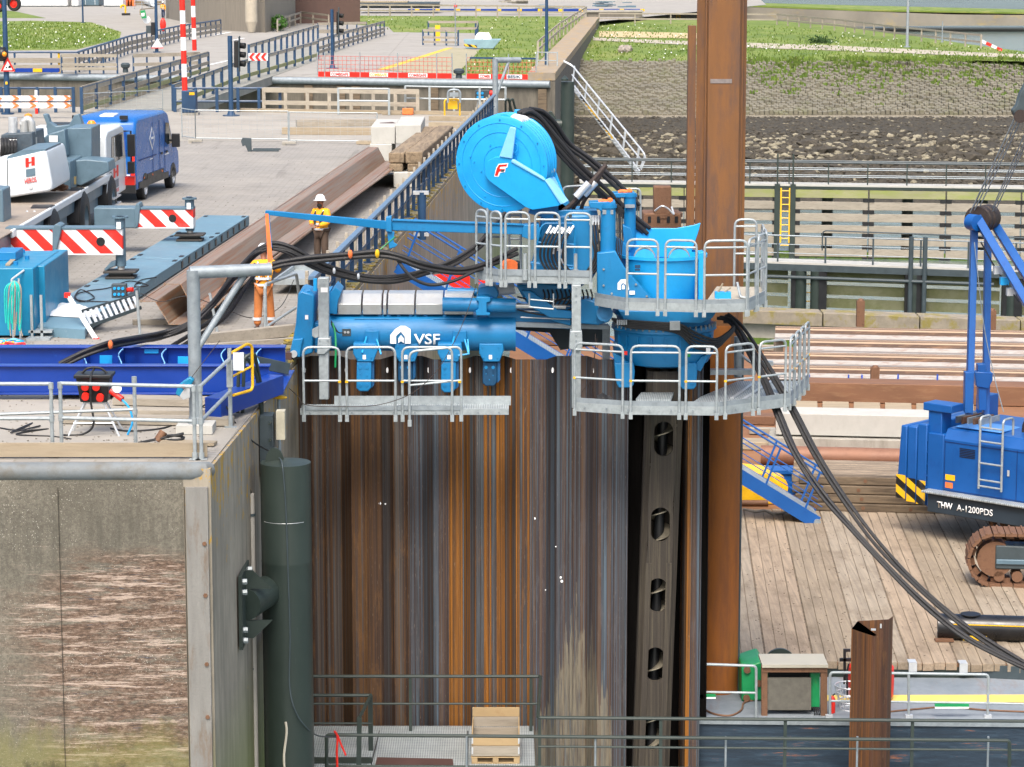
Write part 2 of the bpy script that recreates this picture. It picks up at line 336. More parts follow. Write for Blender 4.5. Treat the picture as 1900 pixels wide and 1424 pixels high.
def front_wall():
    t=NT('stained_quay_concrete'); P=t.vec((1,1,1),world=True); x,y,z=t.sep(P)
    n=t.noise(t.vec((.5,.5,.35),world=True),1.6,8,.7); c=t.ramp(n,[(.3,'#58554b'),(.5,'#716d62'),(.7,'#868174')]); ne=t.noise(t.vec((4,4,4),world=True),4,9,.85); c=t.mix(t.ramp(ne,[(.45,0.0),(.56,.75)]),c,'#4e4a42'); nf=t.noise(t.vec((4,4,4),world=True),14,6,.8); c=t.mix(t.ramp(nf,[(.5,0.0),(.7,.5)]),c,'#98917f')
    # dark vertical weathering just under the coping
    ns=t.noise(t.vec((5,5,.5),world=True),1.5,7,.7); top=t.ramp(z,[(0,0.0),(1,1.0)])
    mr=t.n('MapRange'); mr.inputs['From Min'].default_value=-2.2; mr.inputs['From Max'].default_value=-.45; t.l(z,mr.inputs['Value'])
    f=t.math('MULTIPLY',t.ramp(ns,[(.4,0.0),(.62,.75)]),t.ramp(mr.outputs[0],[(0,0.0),(.45,.8),(.75,1.0),(1,.15)])); c=t.mix(f,c,'#4c4a42')
    # scraped horizontal scars towards the corner
    mx=t.n('MapRange'); mx.inputs['From Min'].default_value=-8.9; mx.inputs['From Max'].default_value=-5.3; t.l(x,mx.inputs['Value'])
    mz=t.n('MapRange'); mz.inputs['From Min'].default_value=-1.0; mz.inputs['From Max'].default_value=-1.9; t.l(z,mz.inputs['Value'])
    zone=t.math('MULTIPLY',mx.outputs[0],mz.outputs[0])
    h=t.noise(t.vec((.8,.8,5),world=True),1.3,10,.8)
    big=t.noise(t.vec((.7,.7,1.3),world=True),1.1,4,.6)
    zz=t.math('ADD',t.math('MULTIPLY',zone,.5),t.math('MULTIPLY',big,.55))
    f1=t.math('MULTIPLY',t.ramp(h,[(.4,0.0),(.5,1.0)]),t.ramp(zz,[(.38,0.0),(.55,.95)])); c=t.mix(f1,c,t.ramp(t.noise(t.vec((5,5,14),world=True),2,6,.8),[(.38,'#3a3029'),(.5,'#5e4a3c'),(.62,'#857365')]))
    h2=t.noise(t.vec((.8,.8,10),world=True),1.1,10,.85); f2=t.math('MULTIPLY',t.ramp(h2,[(.53,0.0),(.58,1.0)]),t.ramp(zz,[(.36,0.0),(.52,.85)])); c=t.mix(f2,c,'#b7a698')
    h3=t.noise(t.vec((1.3,1.3,12),world=True),1.7,9,.7); f3=t.math('MULTIPLY',t.ramp(h3,[(.6,0.0),(.63,1.0)]),t.ramp(zz,[(.5,0.0),(.62,.9)])); c=t.mix(f3,c,'#3c4049')
    # shell aggregate specks
    vo=t.n('TexVoronoi'); vo.inputs['Scale'].default_value=26; t.l(P,vo.inputs['Vector'])
    ms=t.noise(t.vec((.6,.6,.6),world=True),1.3,4); f4=t.math('MULTIPLY',t.math('LESS_THAN',vo.outputs['Distance'],t.math('MULTIPLY',t.noise(t.vec((3,3,3),world=True),3,3),.34)),t.ramp(ms,[(.45,0.0),(.62,.55)])); c=t.mix(f4,c,'#d8d4c8')
    # algae at the foot
    mg=t.n('MapRange'); mg.inputs['From Min'].default_value=-3.7; mg.inputs['From Max'].default_value=-5.1; t.l(z,mg.inputs['Value'])
    g=t.math('ADD',mg.outputs[0],t.math('MULTIPLY',t.math('SUBTRACT',t.noise(t.vec((1.4,1.4,.8),world=True),2,7,.7),.5),1.1))
    c=t.mix(t.ramp(g,[(.25,0.0),(.6,.5)]),c,'#78763e'); c=t.mix(t.ramp(g,[(.72,0.0),(.95,.85)]),c,'#2c2d22')
    t.bump(t.noise(t.vec((1,1,1),world=True),22,8,.7),.5,.02); return t.done(c,.9)
MFRONT=front_wall()
def side_wall():
    t=NT('ribbed_quay_concrete'); P=t.vec((1,1,1),world=True); x,y,z=t.sep(P)
    n=t.noise(t.vec((.5,.5,.3),world=True),1.6,8,.7); c=t.ramp(n,[(.3,'#7c766a'),(.7,'#a49c8c')])
    ns=t.noise(t.vec((3,3,.22),world=True),1.5,7,.7); c=t.mix(t.ramp(ns,[(.45,0.0),(.65,.5)]),c,'#5a564c')
    mt=t.n('MapRange'); mt.inputs['From Min'].default_value=-2.5; mt.inputs['From Max'].default_value=0; t.l(z,mt.inputs['Value'])
    ly=t.noise(t.vec((1.5,1.5,1),world=True),2.2,8,.75); lg=t.math('ADD',ly,t.math('MULTIPLY',mt.outputs[0],.14))
    c=t.mix(t.ramp(lg,[(.655,0.0),(.69,.85)]),c,'#b08a1c')
    mg=t.n('MapRange'); mg.inputs['From Min'].default_value=-4.0; mg.inputs['From Max'].default_value=-6.5; t.l(z,mg.inputs['Value'])
    c=t.mix(t.ramp(mg.outputs[0],[(0,0.0),(1,.75)]),c,'#6b7a2a')
    mw=t.n('MapRange'); mw.inputs['From Min'].default_value=-6.8; mw.inputs['From Max'].default_value=-7.6; t.l(z,mw.inputs['Value'])
    c=t.mix(t.ramp(mw.outputs[0],[(0,0.0),(1,.85)]),c,'#23241c')
    w=t.n('TexWave'); w.bands_direction='Y'; w.inputs['Scale'].default_value=1.1; t.l(P,w.inputs[0])
    t.bump(w.outputs['Fac'],.12,.04); return t.done(c,.9)
MSIDE=side_wall()
MBLE=M('bleached_board','#9f988a',.85,var=.22,sc=3,st=(.3,.3,1),dirt='#7c7568',dsc=3,dst=(.5,.5,2),dr=(.5,.7),damt=.6,bump=.2)
def pavemat():
    t=NT('clay_paver_ground'); b=t.n('TexBrick'); b.inputs['Scale'].default_value=1; b.inputs['Brick Width'].default_value=.42; b.inputs['Row Height'].default_value=.2; b.inputs['Mortar Size'].default_value=.022
    b.inputs['Color1'].default_value=lin('#8b8984'); b.inputs['Color2'].default_value=lin('#7b7974'); b.inputs['Mortar'].default_value=lin('#736f68')
    t.l(t.vec((1,1,1),world=True),b.inputs['Vector']); n=t.noise(t.vec((.25,.25,.25),world=True),1.5,8,.7)
    c=t.mix(t.ramp(n,[(.35,.0),(.7,.6)]),b.outputs['Color'],'#99948b'); n2=t.noise(t.vec((.6,.15,.6),world=True),1.3,8,.75); c=t.mix(t.ramp(n2,[(.56,0.0),(.75,.45)]),c,'#67625b')
    n3=t.noise(t.vec((2.2,.09,1),world=True),1.1,5,.6); c=t.mix(t.ramp(n3,[(.6,0.0),(.68,.35)]),c,'#57534d'); n4=t.noise(t.vec((.5,.35,1),world=True),1.9,8,.75); c=t.mix(t.ramp(n4,[(.66,0.0),(.72,.5)]),c,'#4c4843')
    t.bump(b.outputs['Fac'],.25,-.01); return t.done(c,.85)
MPAVE=pavemat()
def conground(name,a,b,d):
    t=NT(name); n=t.noise(t.vec((.3,.3,.3),world=True),1.2,9,.72); c=t.ramp(n,[(.3,a),(.7,b)])
    n2=t.noise(t.vec((.8,.2,.8),world=True),1.4,9,.75); c=t.mix(t.ramp(n2,[(.55,0.0),(.7,.5)]),c,d)
    t.bump(t.noise(t.vec((1,1,1),world=True),12,7,.7),.25,.015); return t.done(c,.9)
MCGR=conground('concrete_apron','#86827a','#9c988f','#716d65'); MROAD=conground('pale_road','#85827c','#98958e','#716e68'); MPATH=conground('shell_path','#968f80','#aaa392','#807968')
MBDECK=conground('barge_deck_rust','#6f4c34','#8a6344','#544034'); MPDECK=conground('pontoon_deck_paint','#5f6a72','#8b9298','#7a5a44')
def hullmat():
    t=NT('scraped_navy_hull'); n=t.noise(t.vec((.6,.6,6),world=True),1.4,9,.75); c=t.ramp(n,[(.3,'#14202c'),(.52,'#1f3040'),(.6,'#2c4050'),(.66,'#7a4c38'),(.75,'#a08876')])
    t.bump(t.noise(t.vec((1,1,2),world=True),8,7,.7),.4,.02); return t.done(c,.6)
MHULL=hullmat()
def grassmat(name,dens):
    t=NT(name); n=t.noise(t.vec((.25,.12,.25),world=True),1.0,8,.7); c=t.ramp(n,[(.3,'#4c6222'),(.5,'#66792f'),(.7,'#82854a')])
    n2=t.noise(t.vec((2.2,1,2.2),world=True),2,7,.75); c=t.mix(t.ramp(n2,[(.5,0.0),(.7,.55)]),c,'#4a6020')
    n3=t.noise(t.vec((.18,.1,.2),world=True),1.7,5,.6); c=t.mix(t.ramp(n3,[(.6,0.0),(.75,.5)]),c,'#a69a6a')
    t.bump(t.noise(t.vec((1,1,1),world=True),9,8,.75),.8,.08); return t.done(c,.9)
MGRASS=grassmat('meadow_grass',1)
def watermat():
    t=NT('harbour_water'); n=t.noise(t.vec((.5,.22,1),world=True),1.6,7,.62); n2=t.noise(t.vec((.05,.02,1),world=True),1,4,.6)
    c=t.ramp(n2,[(.3,'#5c6c68'),(.7,'#73847e')]); t.bump(n,.55,.35); return t.done(c,.12,spec=.9)
MWATER=watermat()
# ---------------------------------------------------------------- water and land
WL=-8.5
wb=MB(); wb.quad((-4000,20,WL),(4000,20,WL),(4000,9000,WL),(-4000,9000,WL)); struct(wb.build('water',MWATER))
sA,sB=G(430,820),G(781,398); sdir=(sB-sA)/(sB.y-sA.y)     # quay side line
def SX(Y,off=0.0): return sA.x+sdir.x*(Y-sA.y)+off
c0=G(404,868); YF=c0.y; YB=127.0
q=MB(); q.prism([V((-70,YF-.6,-12)),V((SX(YF),YF,-12)),V((SX(YB),YB,-12)),V((-70,YB+4,-12))],(0,0,11.97))
QW=thing('quay_wall','near concrete quay wall with brown scraped stains and a rounded grey steel coping','wall',(SX(YF),YF,-9))
# front face and side as parts
fr=MB(); fr.prism([V((-70,YF-.6,-12)),V((SX(YF)-.42,YF-.005,-12)),V((SX(YF)-.42,YF+.3,-12)),V((-70,YF+.3,-12))],(0,0,11.86)); fr.build('front_face',MFRONT,QW)
sdp=MB(); sdp.prism([V((SX(YF)-.42,YF-.004,-12)),V((SX(YF),YF,-12)),V((SX(YB),YB,-12)),V((-70,YB+4,-12)),V((-70,YF+.302,-12)),V((SX(YF)-.42,YF+.302,-12))],(0,0,11.98)); sdp.build('side_face',MSIDE,QW)
cp=MB(); pts=[V((-70,YF-.50,-.08)),V((SX(YF)-.3,YF+.10,-.08)),V((SX(YF)-.12,YF+.14,-.08)),V((SX(YF)-.05,YF+.26,-.08))]; cp.tube(pts,[.15,.15,.15,.12],16); cp.build('coping',M('dull_coping','#70777a',.7,0,var=.22,sc=1.5,dirt='#5f594c',dsc=2,dr=(.48,.65),damt=.7,bump=.2,wear=('#8f9494',.4,'#565a5a')),QW)
ct=MB(); x1=SX(YF); ct.box(x1-.38,x1-.04,YF-.09,YF+.1,-12,-.3); ct.build('corner_timber',M('corner_timber','#7c7b77',.85,var=.2,sc=3,st=(2,2,.3),dirt='#6a5a4a',dsc=2.2,dst=(2,2,.5),dr=(.52,.65),damt=.7,bump=.35),QW)
for z_ in (-.98,-1.8,-2.9,-3.75,-4.9,-5.6):
    b_=MB(); b_.bolt((x1-.1,YF-.09,z_-.2),.035,(0,-1,0),.02); b_.build('bolt',RTRK,QW)
pv=MB(); pv.prism([V((-70,YF-.4,-.02)),V((SX(YF)-.25,YF+.05,-.02)),V((SX(YF)-.03,YF+.4,-.02)),V((SX(YB)-.05,YB,-.02)),V((-70,YB+4,-.02))],(0,0,.024)); struct(pv.build('quay_pavement',MPAVE))
# paler concrete strips: along the near corner, and along the far chamber edge
s1=MB(); s1.prism([G(-60,700,0),G(560,612,0),G(530,700,0),G(470,760,0),G(410,838,0),G(-60,835,0)],(0,0,.012)); struct(s1.build('quay_apron',MCGR))
s2=MB(); s2.prism([G(-60,262,0),G(430,262,0),G(875,270,0),G(905,216,0),G(540,206,0),G(0,197,0),G(-60,197,0)],(0,0,.012)); struct(s2.build('lock_apron',MCGR))
# mossy kerb along the side edge
kb=MB(); kb.prism([V((SX(50.5)-.55,50.5,0)),V((SX(50.5)-.02,50.5,0)),V((SX(124)-.02,124,0)),V((SX(124)-.55,124,0))],(0,0,.1)); kb.build('mossy_kerb',M('mossy_kerb_concrete','#847c6e',.9,var=.25,dirt='#7a7030',dsc=1.6,dr=(.48,.6),damt=.85,bump=.5),QW)
# ---- far quay
FA,FB=G(1030,150),G(0,135); fz=0
fdir=(FB-FA)/(FB-FA).length; sfar=G(1112,40)
fq=thing('lock_wall','far concrete lock wall with grey coping and dark weathering beyond the lock chamber','wall',(FA.x,FA.y,-9))
b1=MB(); L=FA+fdir*70; b1.prism([V((FA.x,FA.y,-12)),V((L.x,L.y,-12)),V((L.x,L.y+90,-12)),V((sfar.x,sfar.y,-12))],(0,0,11.96)); b1.build('wall_face',M('lock_concrete','#6a655b',.9,var=.25,sc=1,dirt='#4a4740',dsc=1.4,dst=(2,2,.35),dr=(.42,.65),damt=.75,bump=.4),fq)
b1=MB(); b1.tube([FA+V((-.3,-.02,-.22)),L+V((0,-.02,-.22))],.21,12); b1.build('coping',MGALD,fq)
b1=MB(); b1.prism([FA+V((-1.6,.4,0)),FA+V((-.0,0,0)),sfar,sfar+V((-1.6,0,0))],(0,0,.45)); b1.build('parapet',M('lichen_concrete','#8d8272',.9,var=.2,sc=1,dirt='#b08a3a',dsc=1.4,dr=(.5,.62),damt=.6,bump=.3),fq)
for i in range(5):
    b2=MB(); px_=545+[0,65,95,250,460][i]; p=V(FA+fdir*((FA.x-xx(px_,160.5))*1.0)); b2.box(p.x-.25,p.x+.25,p.y-.22,p.y+.3,-9,-.5); b2.build('fender_timber',MTIMB,fq)
gp=MB(); gp.prism([FA+V((-.4,.3,-.03)),L+V((0,.3,-.03)),V((-160,900,-.03)),V((sfar.x+60,900,-.03)),V((sfar.x+24,sfar.y+75,-.03)),V((sfar.x,sfar.y,-.03))],(0,0,.034)); struct(gp.build('far_ground',MROAD))
# lawns
def sheet(name,poly,z,mat,kind='structure',up=.012):
    m=MB(); m.prism([G(x,y,z) for x,y in poly],(0,0,up)); o=m.build(name,mat); o['kind']=kind; return o
sheet('lawn',[(-80,42),(60,39),(170,42),(225,60),(222,72),(140,93),(-80,95)],.008,MGRASS)
sheet('verge',[(-80,14),(10,20),(30,22),(85,34),(30,34),(-80,33)],.008,MGRASS)
sheet('lock_lawn',[(590,28),(700,30),(1085,31),(1062,60),(1012,140),(845,140),(880,98),(905,84),(885,62),(730,60),(720,50),(590,42)],.008,MGRASS)
sheet('paved_strip',[(700,128),(795,140),(845,140),(890,94),(835,88)],.022,conground('weedy_paving','#8c8870','#989078','#6c7440'))
sheet('tiled_area',[(560,140),(700,128),(760,60),(715,62),(560,108)],.008,MROAD)
ln=MB(); a,b=G(702,130,.01),G(828,90,.01); ln.prism([a,a+V((.5,0,0)),b+V((.5,0,0)),b],(0,0,.03)); struct(ln.build('yellow_line',MYEL))
for (a,b) in (((395,66),(425,60)),((388,120),(420,113)),((430,75),(450,71))):
    m=MB(); a=G(*a,.01); b=G(*b,.01); m.prism([a,a+V((.25,0,0)),b+V((.25,0,0)),b],(0,0,.012)); struct(m.build('road_marking',MWHT))
# ---- embankment on the right
def yf(px): 
    pts=[(1100,33),(1450,36),(1560,46),(1650,60),(1780,80),(1900,96),(2300,112)]
    for (a,b),(c,d) in zip(pts,pts[1:]):
        if px<=c: return b+(d-b)*(px-a)/(c-a)
    return 112
def zg(px,py): t=max(0,min(1,(118-py)/(118-30))); return -1.1+t*.8
def GS(px,py,dz=0): return G(px,py,zg(px,py)+dz)
cols=list(range(1020,2400,20)); rows=[(400,168),(345,174),(290,180),(250,186),(215,192),(180,199),(145,207),(118,213)]
m=MB(); vs=[];nr=len(rows)+7
for cx in cols:
    for (y,Y) in rows: vs.append(D(cx,y,Y))
    for j in range(1,7):
        y=118+(min(116,yf(max(cx,1100)))-118)*j/6; vs.append(GS(cx,y))
    p=vs[-1]; vs.append(V((p.x,p.y+1.5,-10)))
m.add(vs,[(i*nr+j,(i+1)*nr+j,(i+1)*nr+j+1,i*nr+j+1) for i in range(len(cols)-1) for j in range(nr-1)])
def bankmat():
    t=NT('embankment_ground'); P=t.vec((1,1,1),world=True); z=t.sep(P)[2]
    n=t.noise(t.vec((.25,.12,.25),world=True),1.0,8,.7); g=t.ramp(n,[(.3,'#4c6222'),(.5,'#66792f'),(.7,'#82854a')])
    n2=t.noise(t.vec((2.2,1,2.2),world=True),2,7,.75); g=t.mix(t.ramp(n2,[(.5,0.0),(.7,.55)]),g,'#4a6020')
    zz=t.math('ADD',z,t.math('MULTIPLY',n2,.5)); stone=t.ramp(n2,[(.3,'#6a6456'),(.7,'#8b8474')])
    k=t.math('GREATER_THAN',zz,-.98); c=t.mix(k,stone,g); mud=t.ramp(n2,[(.35,'#26231d'),(.7,'#4a4538')]); k2=t.math('GREATER_THAN',zz,-3.9); c=t.mix(k2,mud,c)
    t.bump(t.noise(t.vec((1,1,1),world=True),6,8,.75),.9,.1); return t.done(c,.9)
struct(m.build('embankment',bankmat()))
# path and pale track across the bank
def bandsheet(name,top,bot,mat):
    m=MB(); n=len(top); m.add([GS(x,y,.03) for x,y in top]+[GS(x,y,.03) for x,y in bot],[(i,i+1,n+i+1,n+i) for i in range(n-1)]); return struct(m.build(name,mat))
xs_=[1100,1200,1290,1400,1550,1700,1800,1900,2100]
bandsheet('path',list(zip(xs_,[70,74,77,80,85,92,97,101,108])),list(zip(xs_,[75,80,84,89,94,100,104,108,113])),MPATH)
bandsheet('worn_track',list(zip([1112,1180,1250,1300],[58,59,61,62])),list(zip([1112,1180,1250,1300],[69,70,71,72])),conground('worn_track','#a8966f','#b5a582','#8f8a50'))
# revetment blocks
m=MB(); rr=random.Random(3)
for iy in range(31):
    t_=iy/30; y=213-(213-112)*t_; Y=None
    for (ya,Ya),(yb,Yb) in zip(rows,rows[1:]):
        if yb<=y<=ya: Y=Ya+(Yb-Ya)*(ya-y)/(ya-yb)
    if Y is None: continue
    k=Y/5040
    for ix in range(112):
        px_=1062+ix*9.0+(iy%2)*4.5+rr.uniform(-.6,.6)
        c=D(px_,y,Y); lift=rr.choice([.02,.04,.07,.10,.14,.2]) if rr.random()<.9 else -.06
        m.obox(c+V((0,0,lift)),(.135,0,0),(0,.24,.04),(0,0,.16))
o=m.build('revetment_blocks',M('revetment_stone','#6e6a5c',.9,var=.25,sc=.35,dirt='#5c6038',dsc=.5,dr=(.5,.68),damt=.6,bump=.4),flat=True); o['kind']='stuff'; tag(o,'grey stepped stone blocks facing the embankment slope','stone blocks')
# dark weed covered rocks and pale stones
m=MB(); m2=MB()
for i in range(3600):
    y=rr.uniform(217,350); px_=rr.uniform(1050,1960)
    for (ya,Ya),(yb,Yb) in zip(rows,rows[1:]):
        if yb<=y<=ya: Y=Ya+(Yb-Ya)*(ya-y)/(ya-yb)
    c=D(px_,y,Y); pale=(252<y<300 and rr.random()<.45) or rr.random()<.1
    s=rr.uniform(.12,.36) if y>245 else rr.uniform(.08,.16)
    if y>262 and rr.random()<.03: s=.65; pale=False
    (m2 if pale else m).ico(c,s*(.8 if pale else 1),sq=(1.2,1,.7))
o=m.build('weed_covered_rocks',M('dark_weedy_rock','#454036',.85,var=.5,sc=2,dirt='#29261f',dsc=5,dr=(.45,.6),damt=.8,bump=.8,bsc=8),flat=True); tag(o,'dark seaweed covered rocks at the foot of the embankment','rocks',kind='stuff')
o=m2.build('pale_stones',M('pale_rock','#8c8672',.85,var=.4,sc=1.5,dirt='#4c463a',dsc=3,dr=(.45,.6),damt=.8,bump=.4),flat=True); tag(o,'pale olive stones scattered among the dark rocks','stones',kind='stuff')
# tufts and flowers
def inpoly(x,y,poly):
    c=False; j=len(poly)-1
    for i in range(len(poly)):
        a,b=poly[i],poly[j]
        if (a[1]>y)!=(b[1]>y) and x<(b[0]-a[0])*(y-a[1])/(b[1]-a[1]+1e-9)+a[0]: c=not c
        j=i
    return c
tf=MB(); fl=MB()
def tuft(p,h,mb=None):
    mb=mb or tf
    for k in range(3):
        a=rr.random()*6.28; u=V((math.cos(a),math.sin(a),0))*h*.35; l=V((rr.uniform(-.3,.3)*h,rr.uniform(-.3,.3)*h,h)); mb.add([p-u,p+u,p+l],[(0,1,2)])
def scatter(poly,n,fn,fz=lambda x,y:G(x,y,.02)):
    xs=[a for a,b in poly]; ys=[b for a,b in poly]
    for i in range(n):
        x=rr.uniform(min(xs),max(xs)); y=rr.uniform(min(ys),max(ys))
        if inpoly(x,y,poly): fn(fz(x,y))
def grassy(p):
    tuft(p,rr.uniform(.06,.2))
    if rr.random()<.028: fl.ico(p+V((0,0,.18)),rr.uniform(.03,.07))
lawnL=[(-20,44),(60,41),(170,44),(222,60),(219,72),(140,91),(-20,93)]
lawnR=[(600,30),(1080,33),(1055,60),(1008,138),(850,138),(880,100),(905,84),(885,62),(730,58)]
bankg=[(1112,45),(1450,50),(1780,86),(1900,98),(1900,116),(1090,114),(1090,82)]
scatter(lawnL,2600,grassy); scatter(lawnR,3000,grassy); scatter(bankg,5200,grassy,lambda x,y:GS(x,y,.02))
for i in range(420):
    x=rr.uniform(1385,1900); y=112+abs(rr.gauss(0,28))
    if y<205:
        for (ya,Ya),(yb,Yb) in zip(rows,rows[1:]):
            if yb<=y<=ya: Y=Ya+(Yb-Ya)*(ya-y)/(ya-yb)
        for k in range(6): tuft(D(x+rr.gauss(0,6),y,Y)+V((0,rr.uniform(-.2,.2),.15)),rr.uniform(.15,.35))
o=tf.build('grass',M('grass_blades','#5c7626',.8,var=.5,sc=.6,dirt='#8a9044',dsc=2,dr=(.5,.7),damt=.6),flat=True); tag(o,'tall meadow grass and weeds on the lawns and bank','grass',kind='stuff')
o=fl.build('daisies',MLETT,flat=True); tag(o,'small white wild flowers scattered in the meadow grass','flowers',kind='stuff')
# breakwater wall in the distance and grass on it
bw=thing('breakwater_wall','long low grey concrete breakwater wall with grass on top in front of open water','wall',D(1640,50,520))
def vertstrip(mb,top,bot,Y,d): mb.prism([D(x,y,Y) for x,y in top+bot[::-1]],(0,d,0))
m=MB(); vertstrip(m,[(1180,10),(1385,14),(1600,22),(1780,28),(2050,30)],[(1180,36),(1385,48),(1600,50),(1780,48),(2050,48)],510,30); m.build('wall_face',M('breakwater_concrete','#7c776c',.9,var=.3,sc=.1,dirt='#a08a3a',dsc=.3,dst=(1,1,2),dr=(.55,.7),damt=.5),bw)
m=MB(); m.prism([D(1180,10,510)+V((0,2,.05)),D(1385,14,510)+V((0,2,.05)),D(1600,22,510)+V((0,2,.05)),D(2050,30,510)+V((0,2,.05)),D(2050,30,510)+V((0,28,.0)),D(1600,22,510)+V((0,28,.0)),D(1385,14,510)+V((0,28,.0)),D(1180,10,510)+V((0,28,.0))],(0,0,.3)); m.build('grass_top',MGRASS,bw)
# ================================================================ NEAR QUAY OBJECTS
# ---- sheet pile wall
ZT=.06; ZBOT=-12; YW=51.98; HD=.23; PMW=95.8
def sheetpile(x0,kind,mat,label,ztop=ZT,last=False,group='sheet piles of the wall'):
    # one Z pile .8 m wide; kind 0: front flange then slope to back flange, kind 1 mirrored
    t=.014; F_,B_=YW-HD,YW+HD
    P=[(0,F_),(.29,F_),(.51,B_),(.80,B_)] if kind==0 else [(0,B_),(.29,B_),(.51,F_),(.80,F_)]
    poly=[V((x0+a,b,ZBOT)) for a,b in P]+[V((x0+a,b+t,ZBOT)) for a,b in P[::-1]]
    m=MB(); m.prism(poly,(0,0,ztop-ZBOT)); 
    s=-1 if kind==0 else 1
    for (a,b) in ((P[0],0),(P[3],1)):
        m.cyl((x0+a[0]+(.012 if b==0 else -.012),a[1]-.012,ZBOT),(x0+a[0]+(.012 if b==0 else -.012),a[1]-.012,ztop-.004),.02,8)
    # rolled ribs on the flange
    xf=x0+ (.05 if kind==0 else .55)
    for dx in (0,.2): m.box(xf+dx,xf+dx+.018,F_-.010,F_+.004,ZBOT,ztop-.01)
    th=thing('sheet_pile',label,'sheet pile',(x0+.4,YW,ZBOT),group)
    m.build('steel_profile',mat,th)
    h=MB(); hx=x0+.42; B2=YW-.03
    h.prism([V((hx+.022*math.cos(k*pi/6),B2-.0,ztop-.24+.055*math.sin(k*pi/6))) for k in range(12)],(0,-.01,0)); h.build('hole_light_fill',MLETT,th)  # solid white oval painted as the light seen through the hole
    return th
xw0=xx(525,YW)
ords=['first','second','third','fourth','fifth','sixth','seventh','eighth','ninth']
look=['dark brown','brown and grey','dark brown with grey streaks','brown and blue grey','orange streaked','blue grey and orange','grey brown','plum brown']
for i in range(8):
    sheetpile(xw0+i*.8,i%2,[RUS[0],RUS[0],RUS[0],RUS[2],RUS[1],RUS[1],RUSM,RUSM][i],f'{look[i]} rusted sheet pile, {ords[i]} from the green fender pile')
th=thing('sheet_pile','plum grey half width sheet pile next to the black gap beside the perforated casing','sheet pile',(xw0+6.5,YW,ZBOT),'sheet piles of the wall'); m=MB(); m.box(xw0+6.4,xw0+6.68,YW-HD,YW-HD+.014,ZBOT,ZT); m.cyl((xw0+6.67,YW-HD-.01,ZBOT),(xw0+6.67,YW-HD-.01,ZT),.02,8); m.build('steel_profile',RUS[2],th)
dk=M('black_gap_shade','#0c0a09',.95,var=.4,sc=5,st=(4,4,.3),spec=.1)  # near black colour paints the shade in the gaps beside the casing
sheetpile(xx(1163,52.6),0,dk,'black backing sheet pile added behind the perforated casing to shade the gap',.0).location.y+=.45
sheetpile(xx(1163,52.6)+.8,1,dk,'black backing sheet pile added to shade the gap right of the perforated casing',.0).location.y+=.45
for j,(px_,py,r) in enumerate(((706,930,.025),(716,931,.015),(1040,1067,.02),(1042,1074,.025),(992,958,.02),(655,748,.02),(1031,1010,.012),(1012,1090,.012))):
    i_=int((px_-525)/76.7); par=[o for o in col.objects if o.name.startswith('sheet_pile')][i_]; m=MB(); z=zy(py,YW); xq_=xx(px_,YW,z)
    m.sphere((xq_,YW-HD-.003 if True else 0,z),r,8,6,(1,.3,1.2)); m.build('paint_spot',MLETT,par)
# pale scraped mud deposits low on three piles
def mudmark(i,px0,px1,ytop,n,parent_x):
    pass
th=thing('sheet_pile','blue grey edged sheet pile between perforated casing and orange tube pile','sheet pile',(xx(1280,52),52,ZBOT),'sheet piles of the wall')
xa=xx(1268,51.9); m=MB(); t=.014
P=[(0,52.2),(.10,51.75),(.37,51.75)]; m.prism([V((xa+a,b,ZBOT)) for a,b in P]+[V((xa+a,b+t,ZBOT)) for a,b in P[::-1]],(0,0,ZT-ZBOT)); m.cyl((xa+.36,51.74,ZBOT),(xa+.36,51.74,ZT),.02,8); m.cyl((xa+.2,51.743,ZBOT),(xa+.2,51.743,ZT),.012,8)
m.build('steel_profile',RUS[2],th)
m=MB(); m.prism([V((xa+.003,52.195,ZBOT)),V((xa+.1,51.745,ZBOT)),V((xa+.17,51.742,ZBOT)),V((xa+.17,51.746,ZBOT)),V((xa+.1,51.75,ZBOT)),V((xa+.0,52.2,ZBOT))],(0,0,ZT-ZBOT-.01)); m.build('rusty_edge',RUS[1],th)
# ---- perforated auger casing
ca=thing('auger_casing','tall dark steel casing with oval holes showing a screw auger inside','auger casing',(xx(1215,51.6),51.6,-8))
YC=51.55; cw=.72; top=D(1236,690,YC); bot=D(1207,1470,YC); ax=(top-bot); axn=ax.normalized(); ex=V((1,0,0))
def cpos(py): 
    t=(py-690)/(1470-690); return D(1236+(1207-1236)*t,py,YC)
holes=[815,974,1105,1233,1361]
m=MB(); hw=.245   # front plate half width
rows_=[690]+[h for h in holes]+[1470]
segs=[]; prev=cpos(690)
def ring(c,w2,h2,hr,hh):
    # outer rect (w2,h2 half) to obround (hr radius, hh half height) front plate
    N=24; out=[];inn=[]
    for k in range(N):
        a=2*pi*(k+.5)/N; ca_,sa_=math.cos(a),math.sin(a)
        s=min(w2/abs(ca_) if abs(ca_)>1e-6 else 9,h2/abs(sa_) if abs(sa_)>1e-6 else 9); out.append(V((ca_*s,0,sa_*s)))
        z=sa_*hr+(hh-hr)*(1 if sa_>0 else -1); inn.append(V((ca_*hr,0,z)))
    # force rectangle corners
    for s1 in(-1,1):
        for s2 in(-1,1):
            k=min(range(N),key=lambda k:(out[k]-V((s1*w2,0,s2*h2))).length); out[k]=V((s1*w2,0,s2*h2))
    vs=[c+p for p in out]+[c+p for p in inn]+[c+p+V((0,.07,0)) for p in inn]
    m.add(vs,[(k,(k+1)%N,N+(k+1)%N,N+k) for k in range(N)]+[(N+k,N+(k+1)%N,2*N+(k+1)%N,2*N+k) for k in range(N)])
hh=.34; hr=.185
cs=[cpos(h) for h in holes]
last=cpos(690)
